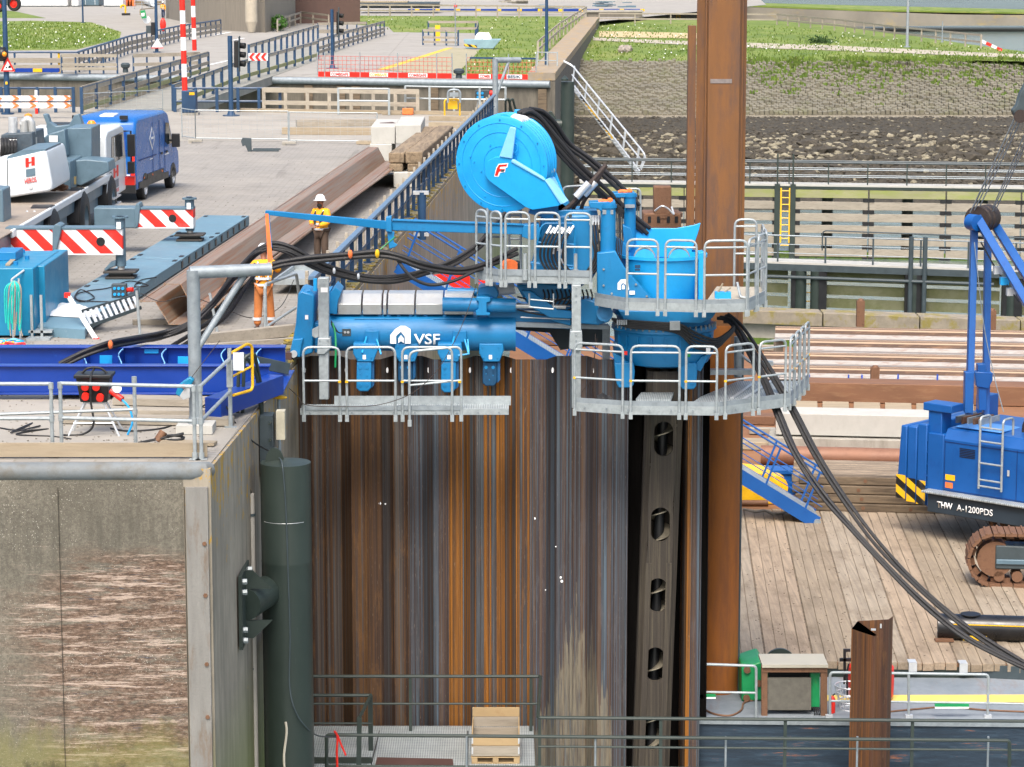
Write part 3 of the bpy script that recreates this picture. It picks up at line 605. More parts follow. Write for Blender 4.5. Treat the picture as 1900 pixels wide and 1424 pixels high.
for c in cs:
    m.quad(last+V((-hw,0,0)),last+V((hw,0,0)),c+V((hw,0,hh+.08)),c+V((-hw,0,hh+.08)))
    ring(c,hw,hh+.08,hr,hh); last=c+V((0,0,-hh-.08))
m.quad(last+V((-hw,0,0)),last+V((hw,0,0)),bot+V((hw,0,0)),bot+V((-hw,0,0)))
for s in(-1,1):
    m.quad(top+V((s*hw,0,0)),bot+V((s*hw,0,0)),bot+V((s*cw/2,.13,0)),top+V((s*cw/2,.13,0)))
    m.quad(top+V((s*cw/2,.13,0)),bot+V((s*cw/2,.13,0)),bot+V((s*cw/2,.6,0)),top+V((s*cw/2,.6,0)))
m.quad(top+V((cw/2,.6,0)),bot+V((cw/2,.6,0)),bot+V((-cw/2,.6,0)),top+V((-cw/2,.6,0)))
m.build('casing_tube',RGRN,ca)
for s in(-1,1):
    m=MB(); m.beam(cpos(1045)+V((s*.2,-.012,0)),bot+V((s*.2,-.012,0)),.11,.02,up=(0,1,0)); m.build('guide_strip',RGRN,ca)
m=MB(); m.cyl(top+V((0,.36,0)),bot+V((0,.36,0)),.10,12)
m.build('auger_shaft',MBLK2,ca)  # black colour stands in for the shade inside the casing
m=MB(); vs=[];n=0; Lc=ax.length; turns=Lc/.52; N=int(turns*20)
for k in range(N+1):
    a=2*pi*k/20; p=bot+V((0,.36,0))+axn*(Lc*k/N)
    for r in (.09,.27): 
        vs.append(p+V((math.cos(a)*r,math.sin(a)*r,0)))
m.add(vs,[(2*k,2*k+1,2*k+3,2*k+2) for k in range(N)]); o=m.build('auger_screw',M('worn_screw','#a39c8a',.4,.6,var=.3,sc=12),ca); sm=o.modifiers.new('t','SOLIDIFY'); sm.thickness=.02
# dark sheet added right behind casing so the gap shows black
# ---- dark green fender pile with bracket
YP=45.4; fx=xx(530,YP,-1); fzt=zy(858,YP); fr_=.43
fp=thing('fender_pile','thick dark green cylindrical fender pile standing beside the corner of the near quay wall','fender pile',(fx,YP,-9))
m=MB(); m.lathe((fx,YP,0),[(.0,fzt+.06),(fr_*.75,fzt+.015),(fr_,fzt),(fr_,-2.42),(fr_+.004,-2.44),(fr_,-2.46),(fr_,-12)],48); m.build('pile_tube',MDGRN,fp)
m=MB(); m.lathe((fx,YP,0),[(fr_+.002,-1.709),(fr_+.004,-1.713),(fr_+.002,-1.717)],48,R(215),R(318)); m.build('weld_line',MALU,fp)
m=MB(); m.prism([V((fx-.18+.16*math.cos(a),YP-.05,fzt+.0+.26*math.sin(a))) for a in [pi*k/10 for k in range(11)]],(0,.05,0)); m.build('lifting_lug',MDGRN,fp)
m=MB(); m.tube(smooth([D(518,850,YP-.1),D(524,865,YP-.44),D(530,940,YP-.46),D(534,1050,YP-.46),D(538,1180,YP-.46),D(537,1270,YP-.47),D(548,1320,YP-.5),D(570,1352,YP-.3),D(592,1366,YP+.4),D(628,1368,YP+2)]),.013,6); m.build('grey_cable',MDGRY,fp)
m=MB(); m.tube(smooth([D(530,1340,YP-.45),D(532,1360,YP-.45),D(527,1400,YP-.45),D(528,1430,YP-.45)],3),.02,5); m.build('pale_streak',M('pale_streak_grey','#b9b4a6',.6),fp)  # pale wavy streak low on the pile front
bk=MB(); yb=44.2; wx=SX(yb)
brk=thing('fender_bracket','dark green bolted bracket holding the fender pile off the near quay side wall','bracket',(wx,yb,zy(1125,yb)))
zc=zy(1122,yb)
m=MB(); m.prism([V((wx+.0,yb-.62,zc-.62)),V((wx+.0,yb+.62,zc-.62)),V((wx+.0,yb+.62,zc+.62)),V((wx+.0,yb-.62,zc+.62))],(.06,.0,0)); m.build('base_plate',MDGRN,brk)
m=MB(); m.cyl((wx+.05,yb,zc),(fx-.33,YP-.25,zc),.27,20); m.build('strut_tube',MDGRN,brk)
for s in(-1,1):
    m=MB(); m.prism([V((wx+.05,yb,zc+s*.27)),V((wx+.05,yb,zc+s*.58)),V((wx+.18,yb,zc+s*.58)),V((wx+.5,yb,zc+s*.27))],(0,.03,0)); m.build('gusset',MDGRN,brk)
for s in (-1,1):
    for t in (-1,1):
        for dz in(.5,.32):
            m=MB(); m.bolt((wx+.06,yb+t*.45,zc+s*dz),.05,(1,0,0),.07); m.build('bolt',MGALV,brk)
for s in (-1,1):
    m=MB(); m.beam((fx-.25,YP+.2,-6.2+s*2.2),(SX(YP+3)-.05,YP+3,-6.2+s*2.2),.16,.2); m.build('rear_strut',MDGRN,brk)
# conduit on the side wall
cdt=thing('conduit_pipe','pale vertical conduit pipe clamped to the side of the near quay wall','pipe',(SX(45.4)+.1,45.4,-8)); yq=45.35; xq=SX(yq)+.13
m=MB(); m.cyl(D(466,916,yq),V((D(466,916,yq).x,yq,-7.2)),.055,10); m.build('pipe',M('pale_plastic_pipe','#a7a49c',.6,var=.1),cdt)
for py in (955,1240,1300,1365):
    m=MB(); p=D(466,py,yq); m.lathe(p,[(.06,-.02),(.075,-.02),(.075,.02),(.06,.02)],12); m.box(p.x-.25,p.x-.05,yq-.02,yq+.02,p.z-.02,p.z+.02); m.build('clamp',MDGRY,cdt)
m=MB(); m.tube(smooth([D(466,916,yq),D(458,880,yq),D(455,850,yq),D(452,820,yq),D(470,795,47)]),.012,6); m.build('wire',MBLK2,cdt)
# dark ladder hoops at the wall corner (two tall hoops)
ld=thing('wall_ladder','dark steel ladder with two tall hooped handrails over the edge of the near quay','ladder',G(470,735)); 
for (pa,pb,pc) in (((440,728),(447,665),(497,850)),((450,712),(460,655),(498,800))):
    Y=46.5; m=MB(); a=G(pa[0],pa[1]); a=D(pa[0],790 if pa[0]<445 else 775,46.0)
    m.tube(rounded([a,D(pa[0]+3,pb[1]+8,46.0),D(pb[0]+12,pb[1],46.1),D(pc[0]-20,pb[1]+30,46.4),D(pc[0]-12,pc[1]-75,46.6),D(pc[0]-12,900,46.6)],.18,6),.032,10); m.build('hoop_rail',MDGRN,ld)
for k in range(6):
    m=MB(); z=-.2-.3*k; m.cyl((SX(46.2)+.22,46.1,z),(SX(46.2)+.22,46.6,z),.02,8); m.build('rung',MDGRN,ld)
m=MB(); m.box(SX(46.4)+.02,SX(46.4)+.25,46.35,46.75,-1.2,-.1); m.build('junction_panel',MDGRY,ld)
m=MB(); m.box(SX(46.9)+.27,SX(46.9)+.42,46.5,46.75,-.55,-.05); m.build('meter_box',M('cream_box','#b4b09c',.6),ld)
# ---- front guard rail (galvanised)
gr=thing('guard_rail','galvanised tube guard rail along the front edge of the near quay with timber toe board','railing',G(200,850))
Yr=42.05
fxs=[(98,42.0),(115,42.05),(252,42.6),(362,41.75),(374,41.75)]
for i,(px_,Y) in enumerate(fxs):
    b=V((xx(px_,Y),Y,.0)); m=MB(); m.cyl(b,b+Z*(1.18 if i!=2 else 1.12),.03,10); m.cyl(b,b+Z*.12,.045,10); m.box(b.x-.09,b.x+.09,b.y-.05,b.y+.05,.01,.025)
    for z_ in(.62,1.14): m.cyl(b+Z*(z_-.05),b+Z*(z_+.05),.042,10)
    m.build('post',MGALV,gr)
for (a,b) in (((-60,42.0),(98,42.0)),((115,42.05),(362,41.75))):
    for z_ in (1.17,.62):
        m=MB(); m.cyl(V((xx(a[0],a[1]),a[1],z_)),V((xx(b[0],b[1]),b[1],z_)),.03,10); m.build('rail',MGALV,gr)
m=MB(); m.cyl(V((xx(-60,42.3),42.5,.58)),V((xx(252,42.6),42.6,.66)),.026,8); m.build('rail',MGALV,gr)
p374=V((xx(374,41.75),41.75,0)); p428=G(428,795)
for z_ in (1.17,.62):
    m=MB(); m.cyl(p374+Z*z_,p428+Z*z_,.03,10); m.build('rail',MGALV,gr)
m=MB(); m.cyl(p428,p428+Z*1.35,.035,10); m.box(p428.x-.1,p428.x+.1,p428.y-.05,p428.y+.05,.01,.03); m.box(p428.x-.05,p428.x+.05,p428.y-.05,p428.y+.05,.7,1.15); m.build('post',MGALV,gr)
tb=MB(); tb.box(xx(-60,41.95),xx(385,41.9),41.86,41.92,.03,.25); tb.build('toe_board',WX[1],gr)
tb=MB(); tb.box(xx(-60,41.95),xx(255,42),42.1,42.3,.03,.075); tb.build('toe_board',WX[1],gr)
yg=thing('safety_gate','yellow hooped safety gate with small grey plate at the quay ladder','gate',p428+V((.05,.2,0)))
m=MB(); a=p428+V((.0,.0,0)); m.tube(rounded([a+Z*1.25,a+V((.25,.5,1.35)),a+V((.32,.6,1.3)),a+V((.32,.6,.55)),a+V((.05,.05,.55))],.1),.026,8); m.tube([a+Z*.85,a+V((.3,.58,.95))],.02,8); m.build('hoop',MYEL,yg)
m=MB(); m.box(a.x+.06,a.x+.24,a.y-.03,a.y-.01,.98,1.28); m.build('plate',MCRLT,yg)
# ---- davit post
dv=thing('davit_crane','grey steel davit post with horizontal arm and diagonal brace on the near quay corner','davit',G(365,803))
b=G(364,803); k=44.3/5040*1.0
m=MB(); m.cyl(b+Z*.05,b+Z*2.70,.108,20); m.cyl(b+Z*.02,b+Z*.28,.17,20,r2=.11); m.build('post',MGALD,dv)
e=D(503,500,b.y+.35); s0=b+V((-.06,0,2.66)); m=MB(); m.tube([s0,e],.105,20); m.build('arm',MGALD,dv)
m=MB(); m.tube([b+V((.06,0,1.42)),D(452,512,b.y+.3)],.055,14); m.build('brace',MGALD,dv)
m=MB(); m.box(b.x-.3,b.x+.3,b.y-.28,b.y+.28,.02,.16); m.build('concrete_plinth',MCONW,dv)
m=MB(); m.px([(331,715),(340,708),(352,700),(360,706),(350,722),(335,738),(325,732)],b.y-.3,.16); m.build('winch',MTEAL,dv,bevel=.02)
m=MB(); m.px([(333,735),(345,718),(352,722),(352,738),(340,742)],b.y-.34,.1); m.cyl(D(341,718,b.y-.36),D(341,718,b.y-.2),.03,12); m.build('winch_drum',MALU,dv)
m=MB(); m.cyl(D(341,717,b.y-.38),D(341,717,b.y-.33),.035,12); m.build('hub',MRED,dv)
m=MB(); m.tube([D(356,700,b.y-.2),D(408,632,b.y+.1)],.006,5); m.build('cable',MROPE,dv)
# ---- blue steel frame lying on quay
bf=thing('ship_frame','long deep blue welded steel frame with light blue panels lying on the quay','steel frame',G(250,720))
YA,YBk=47.4,50.2; zt=.62
def bxp(px0,px1,Y,d,z0,z1,name='beam',mat=MDBLU): m=MB(); m.box(xx(px0,Y),xx(px1,Y),Y,Y+d,z0,z1); return m.build(name,mat,bf,bevel=.008)
bxp(-60,500,YA,.03,.14,zt-.02,'front_web'); bxp(-60,502,YA-.06,.22,zt-.02,zt+.01,'front_flange'); bxp(-60,500,YA-.06,.2,.1,.14,'bottom_flange')
bxp(-60,530,YBk,.03,.1,.52,'rear_web'); bxp(-60,530,YBk-.1,.3,.52,.55,'rear_flange')
m=MB(); m.box(xx(105,48.2),xx(530,48.2),YA+.1,YBk,.08,.1); m.build('bottom_plate',MDBLU,bf)
for px_ in (150,215,295,405,470):
    m=MB(); a=V((xx(px_,YA),YA+.03,.1)); b_=V((xx(px_+15,YBk),YBk,.1)); c_=V((xx(px_+8,48.4),48.6,0))
    n_=8; pts=[a+(b_-a)*(t_/n_)+V((.12*math.sin(pi*2*t_/n_)*.5,0,0)) for t_ in range(n_+1)]
    for p_,q_ in zip(pts,pts[1:]): m.add([p_,q_,q_+Z*.4,p_+Z*.4,p_+V((.02,0,0)),q_+V((.02,0,0)),q_+V((.02,0,.4)),p_+V((.02,0,.4))],[(0,1,2,3),(4,5,6,7),(3,2,6,7)])
    m.build('rib',MDBLU,bf)
    m=MB(); m.tube([p+Z*.41+V((.01,0,0)) for p in pts],.012,5); m.build('rib_edge',MPALE,bf)
for (a,b_,c,d_) in ((185,208,660,678),(330,350,662,680),(268,294,648,656)):
    m=MB(); m.rpx(a,b_,c,d_,YBk-.03 if c<655 else 49.2,.02); m.build('light_panel',MTURQ if False else MCYAN,bf)
m=MB(); m.beam(G(395,757,.3),G(512,713,.3),.3,.34); m.build('diagonal_beam',MDBLU,bf,bevel=.01)
m=MB(); m.beam(D(455,668,49),D(531,684,49.6),.22,.22); m.build('grey_bar',MDGRY,bf,bevel=.01)
# clamps of the guide against the first sheet
gd=thing('guide_block','two dark steel guide blocks bolted against the first sheet pile','guide block',D(520,735,51))
for (y0,y1) in ((672,692),(700,722)):
    m=MB(); m.rpx(508,533,y0,y1,50.9,.5); m.build('block',MDGRY,gd,bevel=.02)
m=MB(); m.rpx(530,541,655,730,51.2,.3); m.build('plate',MBROWN,gd)
# sleepers under rail
def board(x0,y0,x1,y1,w,h,mat,name,label,group=None,z=.03):
    a,b=G(x0,y0,z),G(x1,y1,z); o=MB().beam(a+Z*h/2,b+Z*h/2,w,h).build(name,mat); return tag(o,label,'timber',group)
gb='timber boards laid on the near quay'
board(215,748,395,752,.42,.12,WX[0],'timber_beam','dark grey timber beam nearest the blue frame behind the red socket box',gb)
board(115,768,430,772,.3,.1,WX[0],'timber_beam','middle grey timber board behind the red socket box legs',gb)
board(118,783,432,788,.3,.12,WX[0],'timber_beam','nearest long timber board under the stand of the red socket box',gb)
board(300,823,400,826,.22,.05,WX[1],'timber_beam','short fresh timber board at the base of the davit',gb)
board(374,795,402,786,.2,.09,WX[1],'timber_beam','short fresh timber block right of the davit plinth',gb)
board(380,640,545,622,.2,.22,WX[0],'timber_beam','pale timber beam beside the feet of the orange clad worker',gb)
board(330,652,545,636,.14,.1,WX[0],'timber_beam','thin pale timber lath in front of the orange clad worker',gb)
# ---- power socket box on stand
sb=thing('socket_box','black power distribution box with red sockets on a white trestle stand','socket box',G(178,808))
c=G(178,806); m=MB(); m.add([c+V(p) for p in [(-.28,-.2,.98),(.28,-.2,.98),(.28,.22,.98),(-.28,.22,.98),(-.22,-.16,.56),(.22,-.16,.56),(.22,.18,.56),(-.22,.18,.56)]],[(0,1,2,3),(4,5,6,7),(0,1,5,4),(1,2,6,5),(2,3,7,6),(3,0,4,7)]); m.box(c.x-.31,c.x+.31,c.y-.23,c.y+.25,.96,1.02); m.build('box_body',MBLK2,sb,bevel=.015)
for i,(dx,dz) in enumerate(((-.12,.84),(.06,.84),(-.12,.68),(.12,.66))):
    m=MB(); p=c+V((dx,-.2,dz)); m.cyl(p,p+V((0,-.07,-.02)),.062,16); m.build('red_socket',MRED,sb)
m=MB(); p=c+V((.28,-.12,.74)); m.cyl(p,p+V((.2,-.1,-.12)),.05,14); m.build('red_plug',MRED,sb)
m=MB(); p=c+V((.36,-.1,.78)); m.cyl(p,p+V((.04,-.12,.02)),.075,16); m.build('plug_cap',MWHT,sb)
m=MB(); m.tube(rounded([c+V((.42,-.2,.66)),c+V((.6,-.25,.5)),c+V((.66,-.25,.25)),c+V((.55,-.2,.03))],.15),.018,8); m.build('blue_cable',MCYAN,sb)
m=MB(); m.tube(smooth([c+V((.0,.1,1.1)),c+V((-.02,-.25,1.0)),c+V((-.03,-.26,.6)),c+V((0,-.25,.2)),c+V((-.2,-.2,.03)),c+V((-.5,-.25,.03))]),.018,8); m.tube(smooth([c+V((-.22,0,1.0)),c+V((-.1,0,1.1)),c+V((.1,0,1.1)),c+V((.22,0,1.0))]),.02,8); m.build('black_cable',MBLK,sb)
for sx in(-1,1):
    for sy in(-1,1):
        m=MB(); m.tube([c+V((sx*.15,sy*.1,.56)),c+V((sx*.42,sy*.24,.0))],.018,8); m.build('leg',MALU,sb)
m=MB(); m.box(c.x-.18,c.x+.18,c.y-.12,c.y+.14,.53,.56); m.tube([c+V((-.33,-.19,.22)),c+V((.33,-.19,.22))],.014,6); m.tube([c+V((-.33,.19,.22)),c+V((.33,.19,.22))],.014,6); m.build('stand_top',MALU,sb)
def cable(name,label,pts,r=.016,mat=MBLK,cat='cable',group=None,k=8):
    m=MB(); m.tube(smooth(pts,k),r,7); return tag(m.build(name,mat),label,cat,group)
cable('cable','tangled thin black cable on the ground left of the socket box',[G(-20,790,.02),G(30,798,.03),G(60,785,.02),G(20,803,.04),G(75,790,.03),G(40,800,.05),G(90,796,.02),G(30,806,.03),G(95,810,.02),G(132,815,.02)],.012)
cable('cable','black cable running from the socket box along the boards to the ladder',[G(205,795,.03),G(240,800,.03),G(300,795,.03),G(340,780,.03),G(375,755,.2),D(400,742,45),D(420,755,45),D(440,790,45),D(470,820,45.6),D(500,838,46),D(516,848,46)],.014)
pb=thing('pipe_stub','short rusty pipe stub with coiled black hose beside the davit','pipe',G(297,822)); p=G(292,825); m=MB(); m.cyl(p+V((0,0,.05)),p+V((.1,.05,.2)),.07,14); m.build('pipe',RTRK,pb); m=MB(); m.tube([p+V((.3+.13*math.cos(a*.5),.1*math.sin(a*.5),.03+.006*a)) for a in range(26)]+[p+V((-.3,-.05,.03))],.022,7); m.build('hose',MBLK,pb)
# ---- teal generator box (left)
gx=thing('generator_box','large teal blue steel cabinet with stepped side at the left edge of the near quay','cabinet',G(40,640))
gA=V((xx(-30,55.5),54.9,0))
def pz(px_,py,Y): return D(px_,py,Y)
zt_=zy(498,55.0); 
m=MB(); m.box(xx(-60,55),xx(65,55),55,58.2,.05,zt_); m.build('cabinet_body',MTEAL,gx,bevel=.02)
m=MB(); m.box(xx(65,56),xx(92,56),55.6,58.6,.05,zt_-.02); m.build('side_box',MTEAL,gx,bevel=.02)
m=MB(); p=D(12,482,56.6); m.box(p.x-.2,p.x+.25,56.3,57.2,zt_+.0,zt_+.18); m.build('small_box',MBLUE,gx,bevel=.01)
m=MB(); m.beam(V((xx(20,55.5),55.4,zt_+.02)),V((xx(40,57.5),57.6,zt_+.02)),.1,.03); m.build('plank',WX[1],gx)
for px_,Y in ((46,57.8),(33,55.6),(54,56.6)):
    m=MB(); m.cyl((xx(px_,Y),Y,zt_),(xx(px_,Y),Y,zt_+.07),.05,10); m.build('cap',MBLUE,gx)
# ropes and small frame
rp=thing('rope_stand','white tube stand draped with turquoise and beige ropes beside the teal cabinet','rope stand',G(45,632))
for px_,py in((25,632),(38,630),(50,615),(62,612)):
    m=MB(); a=G(px_,py); m.cyl(a,a+Z*(1.25 if px_<40 else 1.1),.022,8); m.build('post',MALU,rp)
m=MB(); a=G(25,632); m.tube([a+Z*1.25,a+V((.2,.3,1.4))],.022,8); m.build('top_tube',MALU,rp); m=MB(); m.tube(rounded([G(50,615)+Z*1.05,G(50,615)+Z*1.3,G(62,612)+Z*1.3,G(62,612)+Z*.9],.1),.02,8); m.build('top_tube',MALU,rp)
for i in range(9):
    m=MB(); x0=14+i*3.6; m.tube(smooth([D(26,522,54.5),D(x0-4,535,54.4-.02*i),D(x0-5,570+i*4,54.4),D(x0-3+2*math.sin(i),600+(i%3)*12,54.4)]+([D(x0,560,54.35),D(30,526,54.35)] if i%2 else [])),.014,6); m.build('rope',[MTURQ,MTURQ,WX[0]][i%3],rp)
bx=thing('rope_pile','pile of orange and yellow straps on the ground at the left edge','straps',G(10,640))
for i in range(7):
    m=MB(); c=G(4+i*4,640-i%3*3,.05+.02*i); m.tube(smooth([c+V((.2*math.cos(a+i),.15*math.sin(a+i),.04*math.sin(3*a))) for a in range(6)]),.03,6); m.build('strap',[MRED,MYEL,MCYAN][i%3],bx)
st=thing('step_platform','small galvanised step platform beside the rope stand','steps',G(80,628))
m=MB(); a=G(48,633); b=G(92,633); m.box(a.x,b.x,a.y,a.y+.5,.0,.05); m.box(a.x,b.x,a.y+.3,a.y+1.1,.12,.17); m.build('tread',MGALV,st)
m=MB(); m.box(a.x+.05,a.x+.1,a.y+.3,a.y+.35,0,.9); m.box(a.x+.25,a.x+.3,a.y+.3,a.y+.35,0,.9); m.build('upright',MGALV,st)
# concrete/grey feet blocks
gfb='grey fence foot blocks'
for i,(px_,py,wd,lab) in enumerate(((45,615,.55,'grey plastic fence foot block nearest the teal cabinet'),(112,622,.75,'long grey plastic fence foot block in front of the blue grey deck plates'))):
    f=thing('fence_foot',lab,'block',G(px_,py),gfb); c=G(px_,py); m=MB(); m.box(c.x-wd/2,c.x+wd/2,c.y-.12,c.y+.12,.06,.2); m.build('block',MCRGRY if False else MCONG,f,bevel=.02)
    m=MB(); m.box(c.x-wd/2,c.x-wd/2+.15,c.y-.12,c.y+.12,0,.06); m.box(c.x+wd/2-.15,c.x+wd/2,c.y-.12,c.y+.12,0,.06); m.build('feet',MCONG,f)
# ---- blue-grey deck plates (long spreader/ship ramp) on the ground
dp=thing('ramp_deck','long blue grey steel ramp deck lying on the quay under the crane outrigger pads','ramp',G(260,520))
zt2=.3
A=[G(58,582,zt2),G(158,588,zt2)]; 
near=[G(62,585,zt2),G(165,592,zt2)]; far=[G(380,399,zt2),G(463,400,zt2)]
for i in range(4):
    t0,t1=i/4,(i+1)/4-.004
    q=[near[0].lerp(far[0],t0),near[1].lerp(far[1],t0),near[1].lerp(far[1],t1),near[0].lerp(far[0],t1)]
    m=MB(); m.prism(q,(0,0,-.26)); m.build('deck_panel',MDECKP,dp,bevel=.01)
    m=MB()
    for s in(.08,.92):
        for u in(.08,.92):
            for k in(0,1):
                p=q[0].lerp(q[1],u).lerp(q[3].lerp(q[2],u),s+k*.025); m.box(p.x-.05,p.x+.05,p.y-.08,p.y+.08,zt2,zt2+.012)
    m.build('lashing_slot',MBLK2,dp)
m=MB(); m.prism([near[0]+V((-.1,-.9,-.1)),near[1]+V((.05,-.9,-.1)),near[1]+V((0,0,0)),near[0]],(0,0,-.2)); m.build('end_piece',MDECKP,dp)
for i in range(22):
    p=near[1].lerp(far[1],.5+i*.023); m=MB(); 
    if i%2==0: m.box(p.x-.005,p.x+.012,p.y-.15,p.y+.15,.08,.25); m.build('side_socket',MBLK2,dp)
cl=thing('folded_tarp','crumpled white sheet lying on the near end of the blue grey ramp','tarp',G(100,578,.3))
m=MB(); rr2=random.Random(5); pts=[G(82,586,.31),G(150,590,.31),G(190,588,.31),G(180,574,.31),G(120,572,.31),G(90,570,.31)]; 
cx=sum((p for p in pts),V((0,0,0)))/6; vs=[cx+V((0,0,.16))]; nn=24
for r_ in (.5,1):
    for k in range(nn):
        a=k/nn*6; i0=int(a)%6; p=pts[i0].lerp(pts[(i0+1)%6],a-int(a)); q_=cx.lerp(p,r_*(1 if r_==1 else rr2.uniform(.8,1.2))); vs.append(V((q_.x,q_.y,.315 if r_==1 else .37+rr2.uniform(0,.1))))
m.add(vs,[(0,1+k,1+(k+1)%nn) for k in range(nn)]+[(1+k,1+(k+1)%nn,1+nn+(k+1)%nn,1+nn+k) for k in range(nn)]); m.build('cloth',MWHT,cl)
# aluminium ladder/steps leaning with white pole
al=thing('step_ladder','aluminium step ladder lying on its side with white stabiliser bar and red caps','ladder',G(200,610))
a0,a1=D(152,578,55.7),D(252,549,56.8); b0,b1=D(165,606,55.5),D(262,571,56.5)
m=MB(); m.beam(a0,a1,.03,.07); m.build('side_rail',MDGRY,al); m=MB(); m.beam(b0,b1,.03,.07); m.build('side_rail',MDGRY,al)
for i in range(10):
    t=(i+.5)/10; m=MB(); m.beam(a0.lerp(a1,t),b0.lerp(b1,t),.07,.02); m.build('tread',MALU,al)
m=MB(); m.beam(D(127,550,55.4),D(178,630,54.9),.07,.07); m.build('stabiliser_bar',MWHT,al)
for p in (D(125,548,55.4),D(179,632,54.9)):
    m=MB(); m.box(p.x-.06,p.x+.06,p.y-.05,p.y+.05,p.z-.05,p.z+.05); m.build('red_cap',MRED,al)
sk=thing('cable_box','grey cable box with blue sockets and coiled wires on the ramp deck','socket box',G(222,548  ,.3)); c=G(222,552,.3)
m=MB(); m.box(c.x-.16,c.x+.16,c.y-.1,c.y+.12,.3,.6); m.build('box_body',MDGRY,sk,bevel=.01)
for i in range(6):
    m=MB(); p=c+V((-.09+.09*(i%3),-.1,.08+.13*(i//3))); m.cyl(p,p+V((0,-.03,0)),.033,12); m.build('blue_socket',MCYAN,sk)
m=MB(); p=c+V((.17,0,.16)); m.cyl(p,p+V((.13,-.05,.02)),.05,12); m.build('red_plug',MRED,sk)
cable('cable','thin black cable looped over the blue grey ramp around the socket box',[G(290,515,.31),G(262,520,.33),G(250,532,.33),G(275,530,.32),G(240,522,.33),G(200,535,.33),G(165,540,.33),G(140,548,.33),G(150,560,.33),G(175,552,.33),G(150,538,.33),G(140,555,.33),G(180,560,.33),G(250,560,.33)],.014)
# ---- rusty sheet pile pairs lying on quay
def zbeam(name,label,n0,f0,prof,mat,group=None,z0=.12):
    # prof: list of (offset across, z) open section, thick .02
    d=(f0-n0); d.z=0; th=lthing(name,label,'sheet pile',n0,-math.atan2(d.x,d.y),group)
    m=MB(); P=[V((a,0,z)) for a,z in prof]; Q=[]; n=len(prof)
    for i in range(n):
        a=V(prof[max(i-1,0)]+(0,)); b_=V(prof[min(i+1,n-1)]+(0,)); t=(b_-a).normalized(); Q.append(P[i]+V((-t.y*.022,0,t.x*.022)))
    m.prism(P+Q[::-1],(0,d.length,0)); m.build('steel_profile',mat,th)
    for k in (0,n-1):
        m=MB(); m.cyl(P[k]+Z*.012+V((0,.01,0)),P[k]+Z*.012+V((0,d.length-.01,0)),.03,8); m.build('interlock',mat,th)
    return th
uprof=[(-.98,.52),(-.55,.52),(-.3,.02),(.28,.02),(.5,.5),(.62,.5)]
gpl='long rusty sheet piles lying on the quay'
n1=G(335,605,0.1); f1=G(703,318,.1)
zbeam('sheet_pile','long light rusty trough shaped sheet pile lying nearest the blue grey ramp',n1+V((-.1,0,0)),f1,[(-.72,.5),(-.42,.5),(-.14,.02),(.36,.02),(.6,.4)],RBEAM,gpl)
zbeam('sheet_pile','second light rusty sheet pile nested on top of the nearest one on the quay',n1+V((.12,.5,.0)),f1+V((.12,.3,.0)),[(-.5,.80),(-.17,.80),(.08,.30),(.55,.30),(.74,.5)],RBEAM,gpl)
zbeam('sheet_pile','long rusty sheet pile with its end turned up lying beside the timber baulks',G(420,552,.1),G(738,318,.1),[(-.45,.12),(-.15,.12),(.05,.5),(.45,.5)],RBEAM,gpl)
# pallet/step frame grey between (galvanised) near (545,520)
fg=thing('aluminium_tray','flat galvanised tray frame lying on the quay behind the hoses','tray',G(540,520))
m=MB(); q_=[G(510,523,.3),G(572,523,.3),G(590,500,.3),G(545,498,.3)]
for a,b in zip(q_,q_[1:]+q_[:1]): m.beam(a,b,.05,.14)
m.prism([p-Z*.05 for p in q_],(0,0,.02)); m.build('tray',MGALV,fg)
ug=thing('tube_rail','galvanised tube handrail with sloping brace beside the machine end','railing',G(495,615))
m=MB(); a=G(493,622); m.tube(rounded([a,a+Z*1.05,D(550,508,58),D(556,560,58.5)],.12),.035,8); m.tube([D(497,605,55),D(548,572,57)],.03,8); m.build('rail',MGALV,ug)
# slim posts with thin wire
for i,(px_,py,h,lab) in enumerate(((260,625,.95,'slim grey post with thin wire in front of the rusty sheet piles'),(404,620,.85,'slim leaning pale post behind the davit'))):
    a=G(px_,py); o=MB().cyl(a,a+V((-.05 if i==0 else -.15,0,h)),.03,8).build('slim_post',MGALV); tag(o,lab,'post')
cable('cable','thin black wire sagging between the slim post and the handrail',[D(262,545,55),D(300,560,55),D(350,550,55),D(420,575,55.5),D(470,590,56),D(520,570,57),D(545,520,58)],.008)
# ---- blue railing along side edge with timber boards
sr=thing('edge_railing','long navy railing with pale timber boards along the side edge of the near quay','railing',(SX(70)-.3,70,0))
y=51.0+7
ys=[]; y=56.0
while y<124: ys.append(y); y+=1.9
for y in ys:
    x=SX(y)-.22; m=MB(); m.box(x-.05,x+.05,y-.045,y+.045,.1,1.12); m.box(x-.12,x+.16,y-.12,y+.12,.1,.125); m.build('post',MNAVY,sr)
m=MB(); m.beam(V((SX(56)-.22,55.8,1.14)),V((SX(124)-.22,124,1.14)),.14,.07); m.build('top_rail',M('blue_grey_rail','#56708a',.4,var=.15),sr)
m=MB(); m.beam(V((SX(56)-.22,55.8,.62)),V((SX(124)-.22,124,.62)),.03,.03); m.build('mid_rail',MNAVY,sr)
for (z_,) in ((1.0,),(.42,)):
    for k in range(9):
        ya=56+k*7.5; yb=min(124,ya+7.42); m=MB(); m.beam(V((SX(ya)-.33,ya,z_)),V((SX(yb)-.33,yb,z_)),.045,.22); m.build('timber_board',MBLE,sr)
for y in ys[::1]:
    x=SX(y)-.31; m=MB(); m.box(x-.1,x-.03,y+.5,y+.62,.12,1.2); m.build('timber_batten',MBLE,sr)
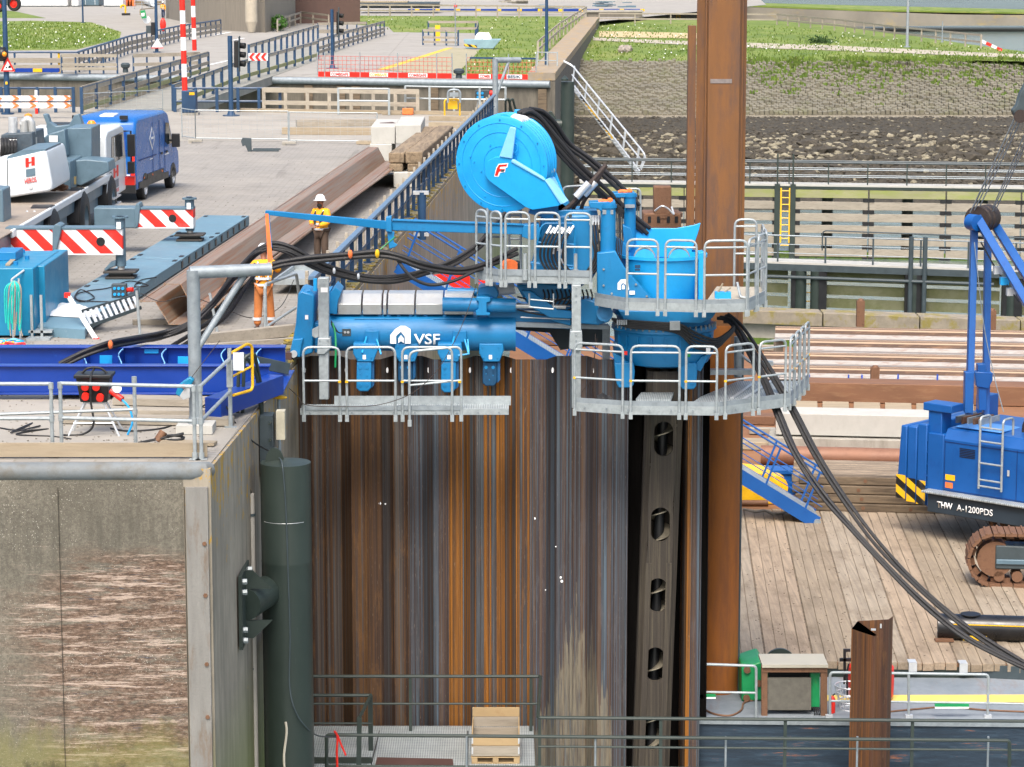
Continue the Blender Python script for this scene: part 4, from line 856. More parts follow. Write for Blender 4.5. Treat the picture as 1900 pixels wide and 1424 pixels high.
wp=thing('wall_post','short blue vertical rubbing post bolted to side of the quay wall','post',(SX(82)+.2,82,-2)); m=MB(); p=D(857,0,82); xw=SX(78)+.25; m.cyl((xw,78,zy(445,78)),(xw,78,zy(357,78)),.12,12); m.build('post',MNAVY,wp)
for py in(358,435):
    m=MB(); z=zy(py,78); m.box(xw-.25,xw+.2,77.9,78.1,z-.05,z+.05); m.build('bracket',MALU,wp)
# ---- white concrete blocks, timber baulks
def block(name,label,x0,x1,y0,y1,Y,d,mat,group,cat):
    # front face px box
    m=MB(); m.box(xx(x0,Y,zy((y0+y1)/2,Y)),xx(x1,Y,zy((y0+y1)/2,Y)),Y,Y+d,zy(y1,Y),zy(y0,Y)); return tag(m.build(name,mat,bevel=.03),label,cat,group)
gcb='concrete blocks on the quay'
YB_=102
def yfoot(py): return G(950,py).y
Yb=yfoot(306); block('concrete_block','lower left white concrete block carrying the pair of long white blocks',686,727,268,300,Yb,3.4,MCONW,gcb,'concrete block')
block('concrete_block','long white concrete block on the upper left with a brown glove on top',688,733,235,268,Yb+.2,4.2,MCONW,gcb,'concrete block')
block('concrete_block','long white concrete block on the upper right beside the timber baulks',734,781,232,268,Yb+.2,4.8,MCONW,gcb,'concrete block')
Yc=yfoot(350); block('concrete_block','white concrete block standing under the front end of timber baulks',730,773,320,349,Yc,2.4,MCONW,gcb,'concrete block')
gtb='old timber baulks stacked on the quay'
for i,(a,b,y0,y1,dd) in enumerate(((722,747,304,319,8),(756,785,304,319,8),(721,750,284,303,13),(752,784,282,304,13))):
    m=MB(); Y=Yc+.2; z=zy((y0+y1)/2,Y); q_=xx(a,Y,z),xx(b,Y,z),zy(y1,Y),zy(y0,Y)
    m.prism([V((q_[0],Y,q_[2])),V((q_[1],Y,q_[2])),V((q_[1],Y,q_[3])),V((q_[0],Y,q_[3]))],V((sdir.x*dd+.1,dd,0))); tag(m.build('timber_baulk',MTIMB2,bevel=.04),['short lower left timber baulk resting on the white block','short lower right timber baulk resting on the white block','long upper left weathered timber baulk of the stack','long upper right weathered timber baulk of the stack'][i],'timber baulk',gtb)
gl=MB(); gl.ico(D(722,232,Yb+2),.3,sq=(1.6,.6,.4)); tag(gl.build('work_glove',MBROWN),'brown work glove lying on the long white concrete block','glove')
# timbers on far apron
gfa='timbers lying on the far apron'
for (x0,y0,x1,y1,h,w,l,mt) in ((525,250,700,251,.28,.5,'thick timber beam with fresh yellow top left of the white blocks',1),(550,236,705,234,.28,.5,'grey timber beam behind the fresh yellow one',0),(560,228,700,229,.15,.7,'low grey timber board farthest behind on the apron',0),(800,224,905,226,.2,.7,'timber board right of the white blocks beside the railing end',1),(800,236,880,238,.2,.6,'short timber board nearest the railing on the far apron',1),(440,208,915,215,.16,.3,'very long timber kerb board along the lock edge',1),(665,268,720,269,.12,.6,'small fresh timber under the white block',1)):
    a,b=G(x0,y0),G(x1,y1); o=MB().beam(a+Z*(h/2+.02),b+Z*(h/2+.02),w,h).build('timber_beam',WX[mt]); tag(o,l,'timber',gfa)
# fork attachment
fk=thing('pallet_fork','small black pallet fork attachment lying on the paving left of the white blocks','fork',G(462,282)); c=G(462,282)
m=MB(); m.px([(447,262),(450,256),(466,257),(467,284),(461,284),(455,270),(450,272)],c.y,.1); m.build('carriage',MDGRY,fk,bevel=.01)
for d_ in (0,.8):
    m=MB(); m.box(c.x+.08,c.x+1.15,c.y+d_,c.y+d_+.12,.02,.07); m.build('tine',MDGRY,fk)
# small blue bollard pot near 350,368
o=thing('bollard_pipe','small dark blue pipe stub on the paving behind the near outrigger','pipe',G(350,374))
m=MB(); c=G(351,376); m.cyl(c,c+Z*.18,.09,12); m.build('stub',MNAVY,o)
# ================================================================ SILENT PILER
YM=51.6
pm_=thing('piling_machine','big blue press-in piling machine clamped on the sheet pile wall with railed work platforms','piling machine',(xx(960,52),52,0))
def P(name,poly,Y,d,mat=MBLUE,parent=None,bevel=.012): return MB().px(poly,Y,d).build(name,mat,parent or pm_,bevel=bevel)
def part(name): # sub-root empty part? use a mesh carrier
    pass
# ---- saddle beam (horizontal drum)
zc=zy(622,YM); rad=.35; x0,x1=xx(600,YM,.5),xx(952,YM,.5); yc=YM+.32
m=MB(); m.lathe((x0,yc,zc),[(0,0),(rad,0),(rad,x1-x0),(rad+.012,x1-x0+.0),(rad+.012,x1-x0+.05),(0,x1-x0+.05)],40,axis=(1,0,0)); 
m.box(x0,x1,yc-.1,yc+1.2,zc-.28,zc+.3); sad=m.build('saddle_beam',MBLUE,pm_)
for (a,b) in ((658,740),(804,885)):
    m=MB(); m.cyl(D(a,592,YM+.12),D(b,592,YM+.12),.014,8); 
    m.build('grab_bar',MBLUE,sad)
for px_ in (705,722,740,762,790,825,860,887,927,944):
    m=MB(); p=D(px_,587,YM+.25); m.box(p.x-.035,p.x+.035,p.y-.05,p.y+.05,p.z-.03,p.z+.03); m.build('hinge_lug',MBLUE,sad,bevel=.006)
# logo (gabled arch) and letters, laid on the drum face
lg=MB(); Yl=YM-.05
def flat(poly,name,mat=MLETT,Y=None,d=.006,par=None): return MB().px(poly,Y or Yl,d).build(name,mat,par or sad)
flat([(724,638),(724,622),(733,611),(743,605),(752,605),(762,611),(762,638),(751,638),(751,625),(744,616),(743.5,616),(735,624),(735,638)],'logo')
flat([(739,637),(739,628),(744,622),(749,628),(749,637),(744,633)],'logo_arrow')
text('VSF',D(768,640,Yl),.21,MLETT,sad,'lettering',width=.50,bold=.018)
m=MB(); m.px([(635,611),(651,611),(651,624),(635,624)],YM-.04,.03); m.build('plug_panel',MDGRY,sad)
for dx in(640,646):
    m=MB(); p=D(dx,617,YM-.05); m.cyl(p,p+V((0,.02,0)),.025,10); m.build('plug',MALU,sad)
# ---- stainless covers
cov=[(626,671),(672,709),(710,718),(719,770),(771,823),(824,880)]
for a,b in cov:
    xa,xb=xx(a,YM,1.1),xx(b,YM,1.1); m=MB(); z0=zy(584,YM+.15); z1=zy(546,YM+.3)
    prof=[(YM+.15,z0),(YM+.13,z0+.2),(YM+.38,z1),(YM+.75,z1+.02),(YM+1.0,z0+.2),(YM+1.0,z0)]
    m.prism([V((xa,y,z)) for y,z in prof],(xb-xa-.02,0,0)); m.build('cover_panel',MCOVR,pm_,bevel=.008)
P('cover_end',[(611,582),(613,544),(622,532),(633,543),(627,560),(625,584)],YM+.05,.9)
P('cover_back',[(592,590),(596,545),(613,540),(613,590)],YM+.2,.8)
# ---- left end block
P('end_block',[(538,652),(544,628),(549,600),(553,545),(560,540),(583,548),(581,655),(556,664),(541,660)],YM-.25,1.1,bevel=.03)
P('end_shoe',[(538,656),(543,630),(563,628),(560,640),(557,664),(541,662)],YM-.32,.9,bevel=.02)
m=MB(); p=D(545,657,YM-.33); m.cyl(p,p+V((0,-.03,0)),.07,18); m.build('pin_cap',MALU,pm_)
P('side_plate',[(583,600),(592,600),(600,640),(598,655),(583,655)],YM-.1,.4)
P('hose_guard',[(560,541),(575,538),(583,546),(583,556),(562,556)],YM-.1,.5)
m=MB(); m.cyl(D(585,540,YM-.2),D(585,517,YM-.2),.04,12); m.build('valve',MCYAN,pm_)
# ---- galvanised column
gcol=P('column',[(590,516),(610,516),(610,742),(592,742)],YM-.55,.2,MGALV,bevel=.015)
P('column_clamp',[(590,628),(613,628),(614,646),(602,658),(588,658)],YM-.6,.3,MGALV)
for (x_,y_) in ((593,632),(608,632),(593,640),(608,640),(600,522),(600,735)):
    m=MB(); m.bolt(D(x_,y_,YM-.6),.014); m.build('bolt',MGALD,gcol)
m=MB(); m.rpx(595,608,534,543,YM-.56,.004); m.build('white_label',MWHT,gcol)
P('column_side_plate',[(579,612),(591,606),(591,626),(585,628),(579,624)],YM-.5,.1,MGALV,bevel=.004)
m=MB(); m.tube(smooth([D(617,600,YM-.2),D(622,620,YM-.3),D(623,650,YM-.45),D(622,682,YM-.45)]),.02,7); m.build('green_cord',MGRNP,pm_)
for i in range(3):
    m=MB(); m.tube(smooth([D(614,595+i*3,YM-.2),D(620,605+i*3,YM-.2),D(628,617,YM-.15),D(638,618,YM-.1)]),.01,6); m.build('thin_hose',MBLK,pm_)
# ---- clamps
def clamp(cx,yb,front=True,st=True):
    Y=YM-.28 if front else YM+.0
    up=MB(); up.px([(cx-22,638),(cx+22,638),(cx+24,650),(cx+16,672),(cx-14,672),(cx-22,656)],Y,.6); u=up.build('clamp_body',MBLUE,pm_,bevel=.02)
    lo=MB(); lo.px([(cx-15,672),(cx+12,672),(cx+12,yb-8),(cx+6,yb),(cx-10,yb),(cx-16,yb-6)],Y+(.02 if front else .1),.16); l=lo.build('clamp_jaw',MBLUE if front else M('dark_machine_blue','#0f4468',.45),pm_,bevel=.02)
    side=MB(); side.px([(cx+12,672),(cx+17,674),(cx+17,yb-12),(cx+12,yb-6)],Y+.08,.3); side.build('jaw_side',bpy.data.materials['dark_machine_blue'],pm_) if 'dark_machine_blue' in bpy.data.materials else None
    for (x_,y_,r_) in ((cx-9,682,.035),(cx+4,682,.035),(cx-9,715,.035),(cx+4,715,.035),(cx-9,694,.012),(cx+4,697,.012),(cx-3,705,.012),(cx-16,645,.018),(cx+14,645,.018),(cx-14,664,.018),(cx+12,664,.018)):
        if y_<yb-4:
            b=MB(); b.bolt(D(x_,y_,Y-(.0 if y_<670 else -.02)),r_,(0,-1,0),.015); b.build('bolt',MBLUE,l if y_>670 else u)
    w_=MB(); w_.rpx(cx-4,cx+2,659,667,Y-.004,.004); w_.build('white_label',MWHT,u)
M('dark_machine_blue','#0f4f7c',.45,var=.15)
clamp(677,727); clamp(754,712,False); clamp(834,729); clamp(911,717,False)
for cx in (690,853):
    m=MB(); m.rpx(cx-13,cx+13,614,636,YM-.07,.05); m.build('bracket_plate',MBLUE,pm_,bevel=.015)
    m=MB(); m.tube([D(cx-10,625,YM-.1),D(cx-18,655,YM-.3)],.018,7); m.tube([D(cx+9,630,YM-.1),D(cx+17,658,YM-.3)],.018,7); m.build('stay_rod',MCYAN,pm_)
m=MB(); m.tube(rounded([D(868,630,YM-.1),D(870,657,YM-.3),D(850,660,YM-.3)],.05),.016,7); m.build('hook_rod',MCYAN,pm_)
# ---- slide cylinders on top
m=MB(); m.cyl(D(821,565,YM-.1),D(957,567,YM-.1),.135,24); c1=m.build('slide_cylinder',MBLUE,pm_)
m=MB(); m.cyl(D(957,568,YM-.1),D(1050,570,YM-.1),.045,14); m.build('piston_rod',MCOVR,c1)
P('cylinder_bracket',[(884,552),(910,552),(910,560),(903,562),(903,580),(910,582),(908,586),(884,586),(882,578),(888,574),(888,560),(884,558)],YM-.3,.5)
P('cylinder_saddle',[(888,534),(918,530),(926,546),(921,556),(905,548),(886,549)],YM+.0,.6,bevel=.02)
m=MB(); m.cyl(D(830,541,YM+.7),D(885,543,YM+.7),.08,16); m.build('rear_cylinder',MBLUE,pm_)
m=MB(); m.cyl(D(912,541,YM+.5),D(955,535,YM+.5),.11,18); m.build('rear_rod',MWHT,pm_)
# ---- slide base and mast block
P('slide_base',[(905,572),(1070,580),(1070,612),(952,606),(950,590),(905,590)],YM+.15,1.2)
P('slide_rail',[(952,598),(1130,604),(1130,612),(952,607)],YM+.05,.25,MGALD,bevel=.005)
P('gap_shade_plate',[(952,606),(1125,612),(1125,640),(1075,645),(1040,650),(1020,618),(952,612)],YM+1.5,.05,MDGRY,bevel=0)  # dark plate stands in for the shade of the open gap
P('mast_foot',[(958,530),(1000,526),(1060,530),(1060,606),(1030,598),(990,575),(972,556)],YM+.0,1.1,bevel=.03)
P('mast_wing',[(968,540),(985,540),(1035,575),(1062,578),(1062,592),(1020,590),(985,570)],YM-.15,.2,bevel=.02)
m=MB(); m.cyl(D(1122,582,YM-.5),D(1122,582,YM+.3),.155,24); m.build('swing_boss',MBLUE,pm_)
m=MB(); m.cyl(D(1122,582,YM-.53),D(1122,582,YM-.5),.09,6); m.build('boss_bolt',MBLUE,pm_)
P('swing_arm',[(1062,560),(1090,555),(1130,568),(1138,585),(1130,598),(1110,604),(1062,600)],YM-.2,.5,bevel=.03)
# ---- power box with hose cradle
P('hydraulic_housing',[(1004,405),(1030,400),(1085,398),(1107,402),(1110,500),(1098,520),(1060,545),(1000,540),(985,505),(1000,440)],YM+.15,.9,bevel=.05)
m=MB(); m.tube(rounded([D(986,510,YM-.1),D(1002,425,YM-.1),D(1010,415,YM-.1),D(1064,415,YM-.1),D(1067,425,YM-.1),D(1065,500,YM-.1),D(985,488,YM-.1)],.06),.022,8); m.tube([D(998,450,YM-.1),D(1066,454,YM-.1)],.018,8); m.tube([D(984,487,YM-.1),D(1066,494,YM-.1)],.018,8); m.tube([D(984,488,YM-.1),D(1000,508,YM-.1),D(1062,510,YM-.1),D(1068,494,YM-.1)],.016,8)
hb=m.build('hose_basket',MCYAN if False else MBLUE,pm_)
for i in range(7):
    x0=1013+i*7; m=MB(); m.tube(smooth([D(x0+8,422+i%2*3,YM-.1),D(x0-2,438,YM-.18),D(x0-8,455,YM-.2),D(x0-10,480,YM-.16),D(x0+4,505,YM-.12),D(x0+26,512,YM-.05)]),.022,8); m.build('loop_hose',MHOSE,pm_)
    m=MB(); m.cyl(D(x0+9,420+i%2*3,YM-.12),D(x0+1,434,YM-.2),.028,10); m.build('hose_fitting',MALU,pm_)
for i in range(4):
    m=MB(); m.tube(smooth([D(1096+i*5,405,YM+.0),D(1098+i*6,440,YM-.1),D(1104+i*4,475,YM-.1),D(1088+i*5,505,YM-.1),D(1075,515,YM-.05)]),.022,8); m.build('loop_hose',MHOSE,pm_)
    m=MB(); m.cyl(D(1096+i*5,400,YM),D(1096+i*5,418,YM-.03),.028,10); m.build('hose_fitting',MALU,pm_)
flat([(1024,472),(1024,462),(1030,458),(1038,458),(1043,464),(1041,474),(1036,478),(1036,466),(1030,466),(1029,472)],'logo',Y=YM+.12,par=pm_)
for (x_,y_) in ((1030,402),(1058,401)):
    m=MB(); p=D(x_,y_,YM+.1); m.cyl(p,p+V((0,-.03,0)),.035,12); m.build('lifting_eye',MDGRY,pm_)
P('top_plate',[(1005,396),(1050,390),(1108,392),(1110,402),(1004,404)],YM+.2,.9)
P('top_bracket',[(1035,372),(1045,365),(1058,380),(1062,392),(1035,396)],YM+.3,.5)
# ---- boom arm to the left
P('boom_root',[(972,418),(1000,416),(1004,440),(985,446),(968,440)],YM-.1,.4)
m=MB(); m.px([(728,410),(1000,420),(1000,437),(728,428)],YM+.0,.14); bm_=m.build('boom_inner',MBLUE,pm_,bevel=.01)
m=MB(); m.px([(728,408),(1000,418),(1000,420),(728,410)],YM-.03,.2); m.build('boom_flange',MBLUE,pm_)
m=MB(); a,b=D(490,394,YM-1.5),D(725,417,YM); 
m.prism([D(492,391,YM-1.2),D(728,412,YM),D(728,428,YM),D(492,399,YM-1.2)],(0.02,.1,0)); m.build('boom_outer',MBLUE,pm_,bevel=.008)
P('boom_joint',[(716,404),(726,402),(727,432),(716,430)],YM-.06,.26)
P('boom_hanger',[(718,430),(732,430),(730,450),(738,455),(732,460),(722,462)],YM,.1)
m=MB(); m.tube([D(733,440,YM),D(715,455,YM),D(700,468,YM-.1)],.012,6); m.build('green_sling',MGRNP,pm_)
m=MB(); 
sl_=MB(); sl_.prism([D(492,397,YM-1.25),D(498,397,YM-1.25),D(506,484,YM-1.3),D(497,488,YM-1.3)],(0,.02,0)); sl_.build('orange_sling',MORG,pm_)
sl_=MB(); sl_.prism([D(498,399,YM-1.23),D(500,399,YM-1.23),D(505,460,YM-1.28),D(502,460,YM-1.28)],(0,.015,0)); sl_.build('blue_sling',MBLUE,pm_)
# ---- hose reel
hr_=thing('hose_reel','large light blue hose reel drum with red letter mark on top of the piling machine','hose reel',D(930,395,YM+.3))
rc=D(930,306,YM+.1); axv=V((.34,.93,.08)).normalized(); Rr=.93; k_=.12
m=MB(); m.lathe(rc,[(0,0),(Rr-.05,0),(Rr,.02),(Rr,.06),(Rr-.03,.07),(Rr-.03,.5),(Rr,.52),(Rr,.56),(0,.58)],64,axis=axv); dr_=m.build('drum',MCYAN,hr_)
for j in range(3):
    m=MB(); m.lathe(rc+axv*(.14+j*.12),[(Rr-.03,0),(Rr-.002,.012),(Rr-.002,.032),(Rr-.03,.045)],64,axis=axv); m.build('drum_rib',MBLUE if False else MCYAN,dr_)
def RP(px_,py,off): # on drum front plane, offset toward the viewer
    a,b=ray(px_,py); d=V((a,1,b)); o=V((0,0,H)); n=axv; t=((rc-axv*off)-o).dot(n)/d.dot(n); return o+d*t
def rplate(name,poly,off,mat,th=.05,parent=None,bevel=.01):
    return MB().prism([RP(x,y,off) for x,y in poly],axv*th).build(name,mat,parent or hr_,bevel=bevel)
arm=[(899,322),(899,308),(906,298),(918,292),(935,291),(948,296),(1000,326),(1020,342),(1044,378),(1035,383),(988,390),(975,385),(915,342),(904,333)]
ap=rplate('side_plate',arm,.14,MCYAN,.12)
rplate('mast_strut',[(946,236),(957,238),(950,295),(926,291)],.17,MPALE,.05)
rplate('plate_ridge',[(950,296),(1006,330),(1010,336),(948,301)],.17,MPALE,.1)
rplate('plate_edge',[(1010,334),(1018,340),(1046,378),(1040,380)],.17,MPALE,.3)
for (x_,y_) in ((873,291),(903,307),(893,318),(900,364),(880,300),(910,270),(930,350),(955,240)):
    m=MB(); p=RP(x_,y_,.0); m.tube([p,p-axv*.02],.016,6); m.build('bolt',MCYAN,dr_)
# F mark
t=[(918,326),(922,312),(926,306),(941,305),(940,309),(928,310),(927,314),(937,314),(936,318),(926,319),(923,327)]
rplate('letter_mark_border',[(917,328),(921,311),(925,304.5),(943,303),(941.5,311),(938,312),(937,320),(928,321),(925,328)],.146,MLETT,.006,ap,0)
rplate('letter_mark',t,.15,MRED,.006,ap,0); rplate('letter_mark_small',[(930,315),(936,315),(935,319),(929,319)],.153,MDGRY,.006,ap,0)
m=MB(); a=RP(955,265,.05); m.tube(rounded([RP(955,267,.0),RP(955,267,.07),RP(960,268,.07),RP(959,283,.07),RP(951,282,.07),RP(951,282,.0)],.03),.01,6); m.build('grab_handle',MCYAN,hr_)
# top sheave
P('sheave_bracket',[(929,212),(936,210),(945,214),(958,226),(955,238),(944,236),(938,224),(930,219)],YM+.1,.3,MCYAN,hr_)
P('sheave_bracket',[(955,205),(968,205),(980,212),(975,238),(950,238)],YM+.5,.3,MCYAN,hr_)
m=MB(); m.cyl(D(957,224,YM+.0),D(981,229,YM+.6),.13,20); m.build('sheave_roller',MWHT,hr_)
m=MB(); m.cyl(D(936,227,YM+.05),D(958,227,YM+.05),.03,10); m.build('sheave_pin',MALU,hr_)
# frame right of drum
rplate('drum_cradle',[(1022,315),(1028,312),(1050,372),(1034,372)],-.55,MCYAN,.05)
rplate('drum_cradle',[(1010,335),(1020,330),(1035,360),(1036,378),(1022,362)],-.3,MPALE,.3)
m=MB(); m.cyl(RP(1005,325,-.05),RP(1026,316,-.5),.05,14); m.build('guide_roller',MALU,hr_)
P('reel_support',[(985,388),(1040,375),(1055,385),(1060,402),(1000,402),(980,396)],YM+.3,.6,MBLUE,hr_)
# ---- wire rope sling with ferrules
ws=thing('rope_sling','thick black wire rope lifting sling with bright metal ferrules rising from the piling machine','sling',D(1060,395,YM+.4))
for i,(a,b,c,d_) in enumerate((((1040,396),(1062,378),(1092,345),(1124,307)),((1060,398),(1068,380),(1095,352),(1112,330)),((1078,392),(1083,375),(1100,350),(1122,310)))):
    m=MB(); Y=YM+.3+i*.12; m.tube(smooth([D(*a,Y),D(*b,Y),D(*c,Y),D(*d_,Y+.2)]),.05 if i==0 else .038,8); m.build('wire_rope',MROPE,ws)
for i,(a,b) in enumerate((((1069,366),(1093,340)),((1083,362),(1105,338)))):
    m=MB(); Y=YM+.25+i*.1; m.cyl(D(*a,Y),D(*b,Y),.075,14); m.build('ferrule',MALU,ws)
# ---- lift cylinders and chuck
def vcyl(px0,px1,y0,y1,Y,name,mat=MBLUE):
    c=xx((px0+px1)/2,Y,zy((y0+y1)/2,Y)); r=(px1-px0)/2/96.; m=MB(); z0,z1=zy(y1,Y),zy(y0,Y); m.cyl((c,Y,z0),(c,Y,z1),r,24); m.lathe((c,Y,z1-.08),[(r,0),(r+.02,0),(r+.02,.06),(r,.06)],24); m.lathe((c,Y,z1-1.0),[(r,0),(r+.012,0),(r+.012,.03),(r,.03)],24); return m.build(name,mat,pm_)
vcyl(1114,1142,378,560,YM-.1,'lift_cylinder'); vcyl(1157,1180,358,450,YM+1.0,'lift_cylinder')
P('cylinder_head',[(1093,376),(1142,374),(1142,384),(1120,386),(1116,394),(1110,388),(1094,386)],YM-.2,.4)
P('cylinder_head',[(1132,359),(1178,358),(1178,366),(1136,368)],YM+.9,.4)
for (x0,x1,y,Y) in ((1111,1137,372,YM-.15),(1147,1173,354,YM+.95)):
    m=MB(); m.tube(smooth([D(x0,y+3,Y),D(x0+8,y+1,Y),D(x0+16,y+2,Y),D(x1,y,Y)]),[.03]*24+[.045] if False else .035,8); m.ico(D(x1-5,y,Y),.06); m.ico(D(x0+12,y+2,Y),.05); m.build('orange_hook',MORG,pm_)
P('chuck_side_frame',[(1108,470),(1142,466),(1148,478),(1162,502),(1220,566),(1222,572),(1160,568),(1120,550),(1108,545)],YM-.35,.2,bevel=.02)
P('chuck_side_frame',[(1142,440),(1160,452),(1170,480),(1165,520),(1142,520)],YM+.6,.3,bevel=.02)
flat([(1146,538),(1146,526),(1152,519),(1161,519),(1166,525),(1167,538),(1161,538),(1161,529),(1156,525),(1152,529),(1152,538)],'logo',Y=YM-.36,par=pm_)
flat([(1154,537),(1154,531),(1157,528),(1159,531),(1159,537)],'logo_arrow',Y=YM-.36,par=pm_)
P('funnel_back',[(1155,418),(1162,420),(1200,424),(1255,424),(1288,418),(1300,414),(1296,430),(1285,462),(1282,478),(1165,478),(1158,450)],YM+1.1,.05,MCYAN,bevel=.01)
P('funnel_back_wing',[(1155,418),(1170,424),(1178,452),(1165,470),(1158,450)],YM+.8,.35,MBLUE)
cxc=xx(1229,YM+.5,2); zt1=zy(482,YM-.2); zb1=zy(572,YM-.25)
m=MB(); m.lathe((cxc,YM+.55,0),[(.66,zb1),(.70,zb1+.12),(.82,zt1-.1),(.84,zt1),(.80,zt1),(.78,zt1-.1),(.7,zt1-.25),(0.4,zt1-.3)],48); fn=m.build('funnel_bowl',MCYAN,pm_)
m=MB(); m.lathe((cxc,YM+.55,0),[(.83,zt1-.02),(.87,zt1-.02),(.87,zt1+.04),(.83,zt1+.04)],48); m.build('funnel_rim',MCYAN,pm_)
P('funnel_gore',[(1150,490),(1163,500),(1222,568),(1180,566),(1160,530)],YM-.3,.03,MBLUE,bevel=.0)
for cx in (1196,1260):
    for rr_ in (18,8):
        m=MB(); m.tube([D(cx+rr_*math.cos(a),482-rr_*1.25*math.sin(a),YM+.25) for a in [pi*k/14 for k in range(15)]],.03 if rr_>10 else .02,8); m.build('feed_hose',M('grey_hose','#7f8888',.5) if 'grey_hose' not in bpy.data.materials else bpy.data.materials['grey_hose'],pm_)
    m=MB(); m.cyl(D(cx,482,YM+.2),D(cx,482,YM+.35),.2,20); m.build('feed_wheel',MCYAN,pm_)
m=MB(); m.rpx(1178,1188,492,498,YM-.28,.004); m.rpx(1178,1188,499,503,YM-.28,.004); m.build('dark_label',MNAVY,pm_)
P('chuck_bracket',[(1296,470),(1306,468),(1308,490),(1306,560),(1296,566)],YM-.0,.4,MCYAN)
# base plate and swivel drum below
cy=YM+.5
m=MB(); m.lathe((xx(1232,cy,1),cy,0),[(.0,zy(574,YM)),(.98,zy(574,YM)),(1.0,zy(585,YM)),(.92,zy(592,YM)),(.9,zy(604,YM)),(1.0,zy(606,YM)),(1.02,zy(614,YM)),(.97,zy(618,YM)),(.95,zy(640,YM)),(.99,zy(646,YM)),(.98,zy(656,YM)),(.86,zy(676,YM)),(.6,zy(682,YM)),(0,zy(682,YM))],56); m.build('swivel_drum',MBLUE,pm_)
P('swivel_mount',[(1148,578),(1330,578),(1322,590),(1300,600),(1160,598)],YM-.5,.9)
for (a,b,yb,Y) in ((1144,1176,720,YM-.3),(1262,1292,723,YM-.3)):
    P('chuck_leg',[(a-4,674),(b,674),(b+2,690),(b,yb-6),(b-5,yb),(a+4,yb),(a,yb-8),(a-2,700)],Y,.5,bevel=.02)
    for (x_,y_) in ((a+8,yb-12),(b-8,yb-12)):
        m=MB(); m.bolt(D(x_,y_,Y),.035); m.build('bolt',MBLUE,pm_)
P('chuck_leg_web',[(1136,655),(1156,664),(1170,680),(1146,690)],YM-.2,.2); P('chuck_leg_web',[(1300,664),(1318,655),(1300,690),(1285,684)],YM-.2,.2)
m=MB(); m.rpx(1157,1164,652,659,YM-.5,.004); m.build('red_label',MRED,pm_)
m=MB(); m.rpx(1274,1281,657,663,YM-.5,.004); m.build('green_label',MGRNP,pm_)
m=MB(); m.rpx(1310,1318,645,658,YM-.45,.004); m.build('logo',MLETT,pm_)
for i in range(5):
    m=MB(); o=i*4.5; m.tube(smooth([D(1135+i*2,592+i*1.5,YM-.45),D(1170,596+i*3,YM-.55),D(1230,600+i*3,YM-.6),D(1262,603+o,YM-.55),D(1290,618+o*1.5,YM-.5),D(1325,630+o,YM-.3),D(1350,618+o*.5,YM),D(1362,605+o*.4,YM+.2)]),.025,8); m.build('swivel_hose',MHOSE,pm_)
m=MB(); m.rpx(1243,1262,597,613,YM-.65,.08); m.build('hose_clamp',MALU,pm_)
for k in range(5): 
    m=MB(); m.cyl(D(1146+k*4,594,YM-.6),D(1146+k*4,603,YM-.6),.016,8); m.build('hose_fitting',MALU,pm_)
m=MB(); m.rpx(1118,1132,605,680,YM+.9,.15); m.build('rear_leg',MGALV,pm_)
# ---- platforms with guard rails
def frame(parent,A,B,h,mids=(.5,),r=.024):
    m=MB(); uframe(m,A,B,h,mids,r); f=m.build('guard_frame',MGALV,parent)
    for q in (A,B):
        s=MB(); s.box(q.x-.035,q.x+.035,q.y-.035,q.y+.035,q.z-.14,q.z-.02); s.build('post_socket',MGALV,parent)
    return f
def capt(parent,p): m=MB(); m.cyl(p-Z*.02,p+Z*.02,.03,8); m.build('yellow_clip',MYEL,parent)
# left platform
YL=50.3; zl=zy(768,YL)
m=MB(); m.box(xx(557,YL,zl),xx(944,YL,zl),YL,YL+.7,zl+.02,zl+.06); pl=m.build('left_platform',MGRATE,pm_)
m=MB(); m.box(xx(557,YL,zl),xx(944,YL,zl),YL-.02,YL,zl-.02,zl+.1); m.build('fascia_beam',MGALV,pl,bevel=.004)
m=MB(); m.box(xx(560,YL,zl),xx(856,YL,zl),YL-.035,YL-.02,zl+.07,zl+.16); m.build('toe_plate',MGALD,pl)
m=MB(); m.box(xx(616,YL,zl),xx(948,YL,zl),YL+.7,YL+.72,zl+.04,zl+.22); m.build('kick_plate',MGALV,pl)
def lp(px_,Y=None,z=None): Y=Y or YL-.05; z=zl if z is None else z; return V((xx(px_,Y,z),Y,z))
for (a,b,da) in ((564,631,0),(644,734,0),(747,839,0)):
    frame(pl,lp(a),lp(b),1.27); 
A=lp(760,YL-.12)-Z*.08; B=lp(856,YL-.02)+Z*.0; frame(pl,A,B,1.28)
for px_ in (631,644,747,853): capt(pl,lp(px_)+Z*.62+V((0,-.03,0)))
m=MB(); m.tube(smooth([D(530,715,50.6),D(552,735,50.3),D(570,752,50.2),D(640,755,50.2),D(700,752,50.2),D(755,735,50.1),D(790,710,50.2),D(820,675,50.6),D(850,620,51),D(870,570,51.2),D(885,525,51.3)]),.007,5); m.build('thin_wire',MROPE,pm_)
for px_ in (688,745,785,812):
    m=MB(); p=lp(px_,YL+.05,zl+.1); m.box(p.x-.05,p.x+.05,p.y,p.y+.06,p.z-.02,p.z+.05); m.build('latch',MGALD,pl)
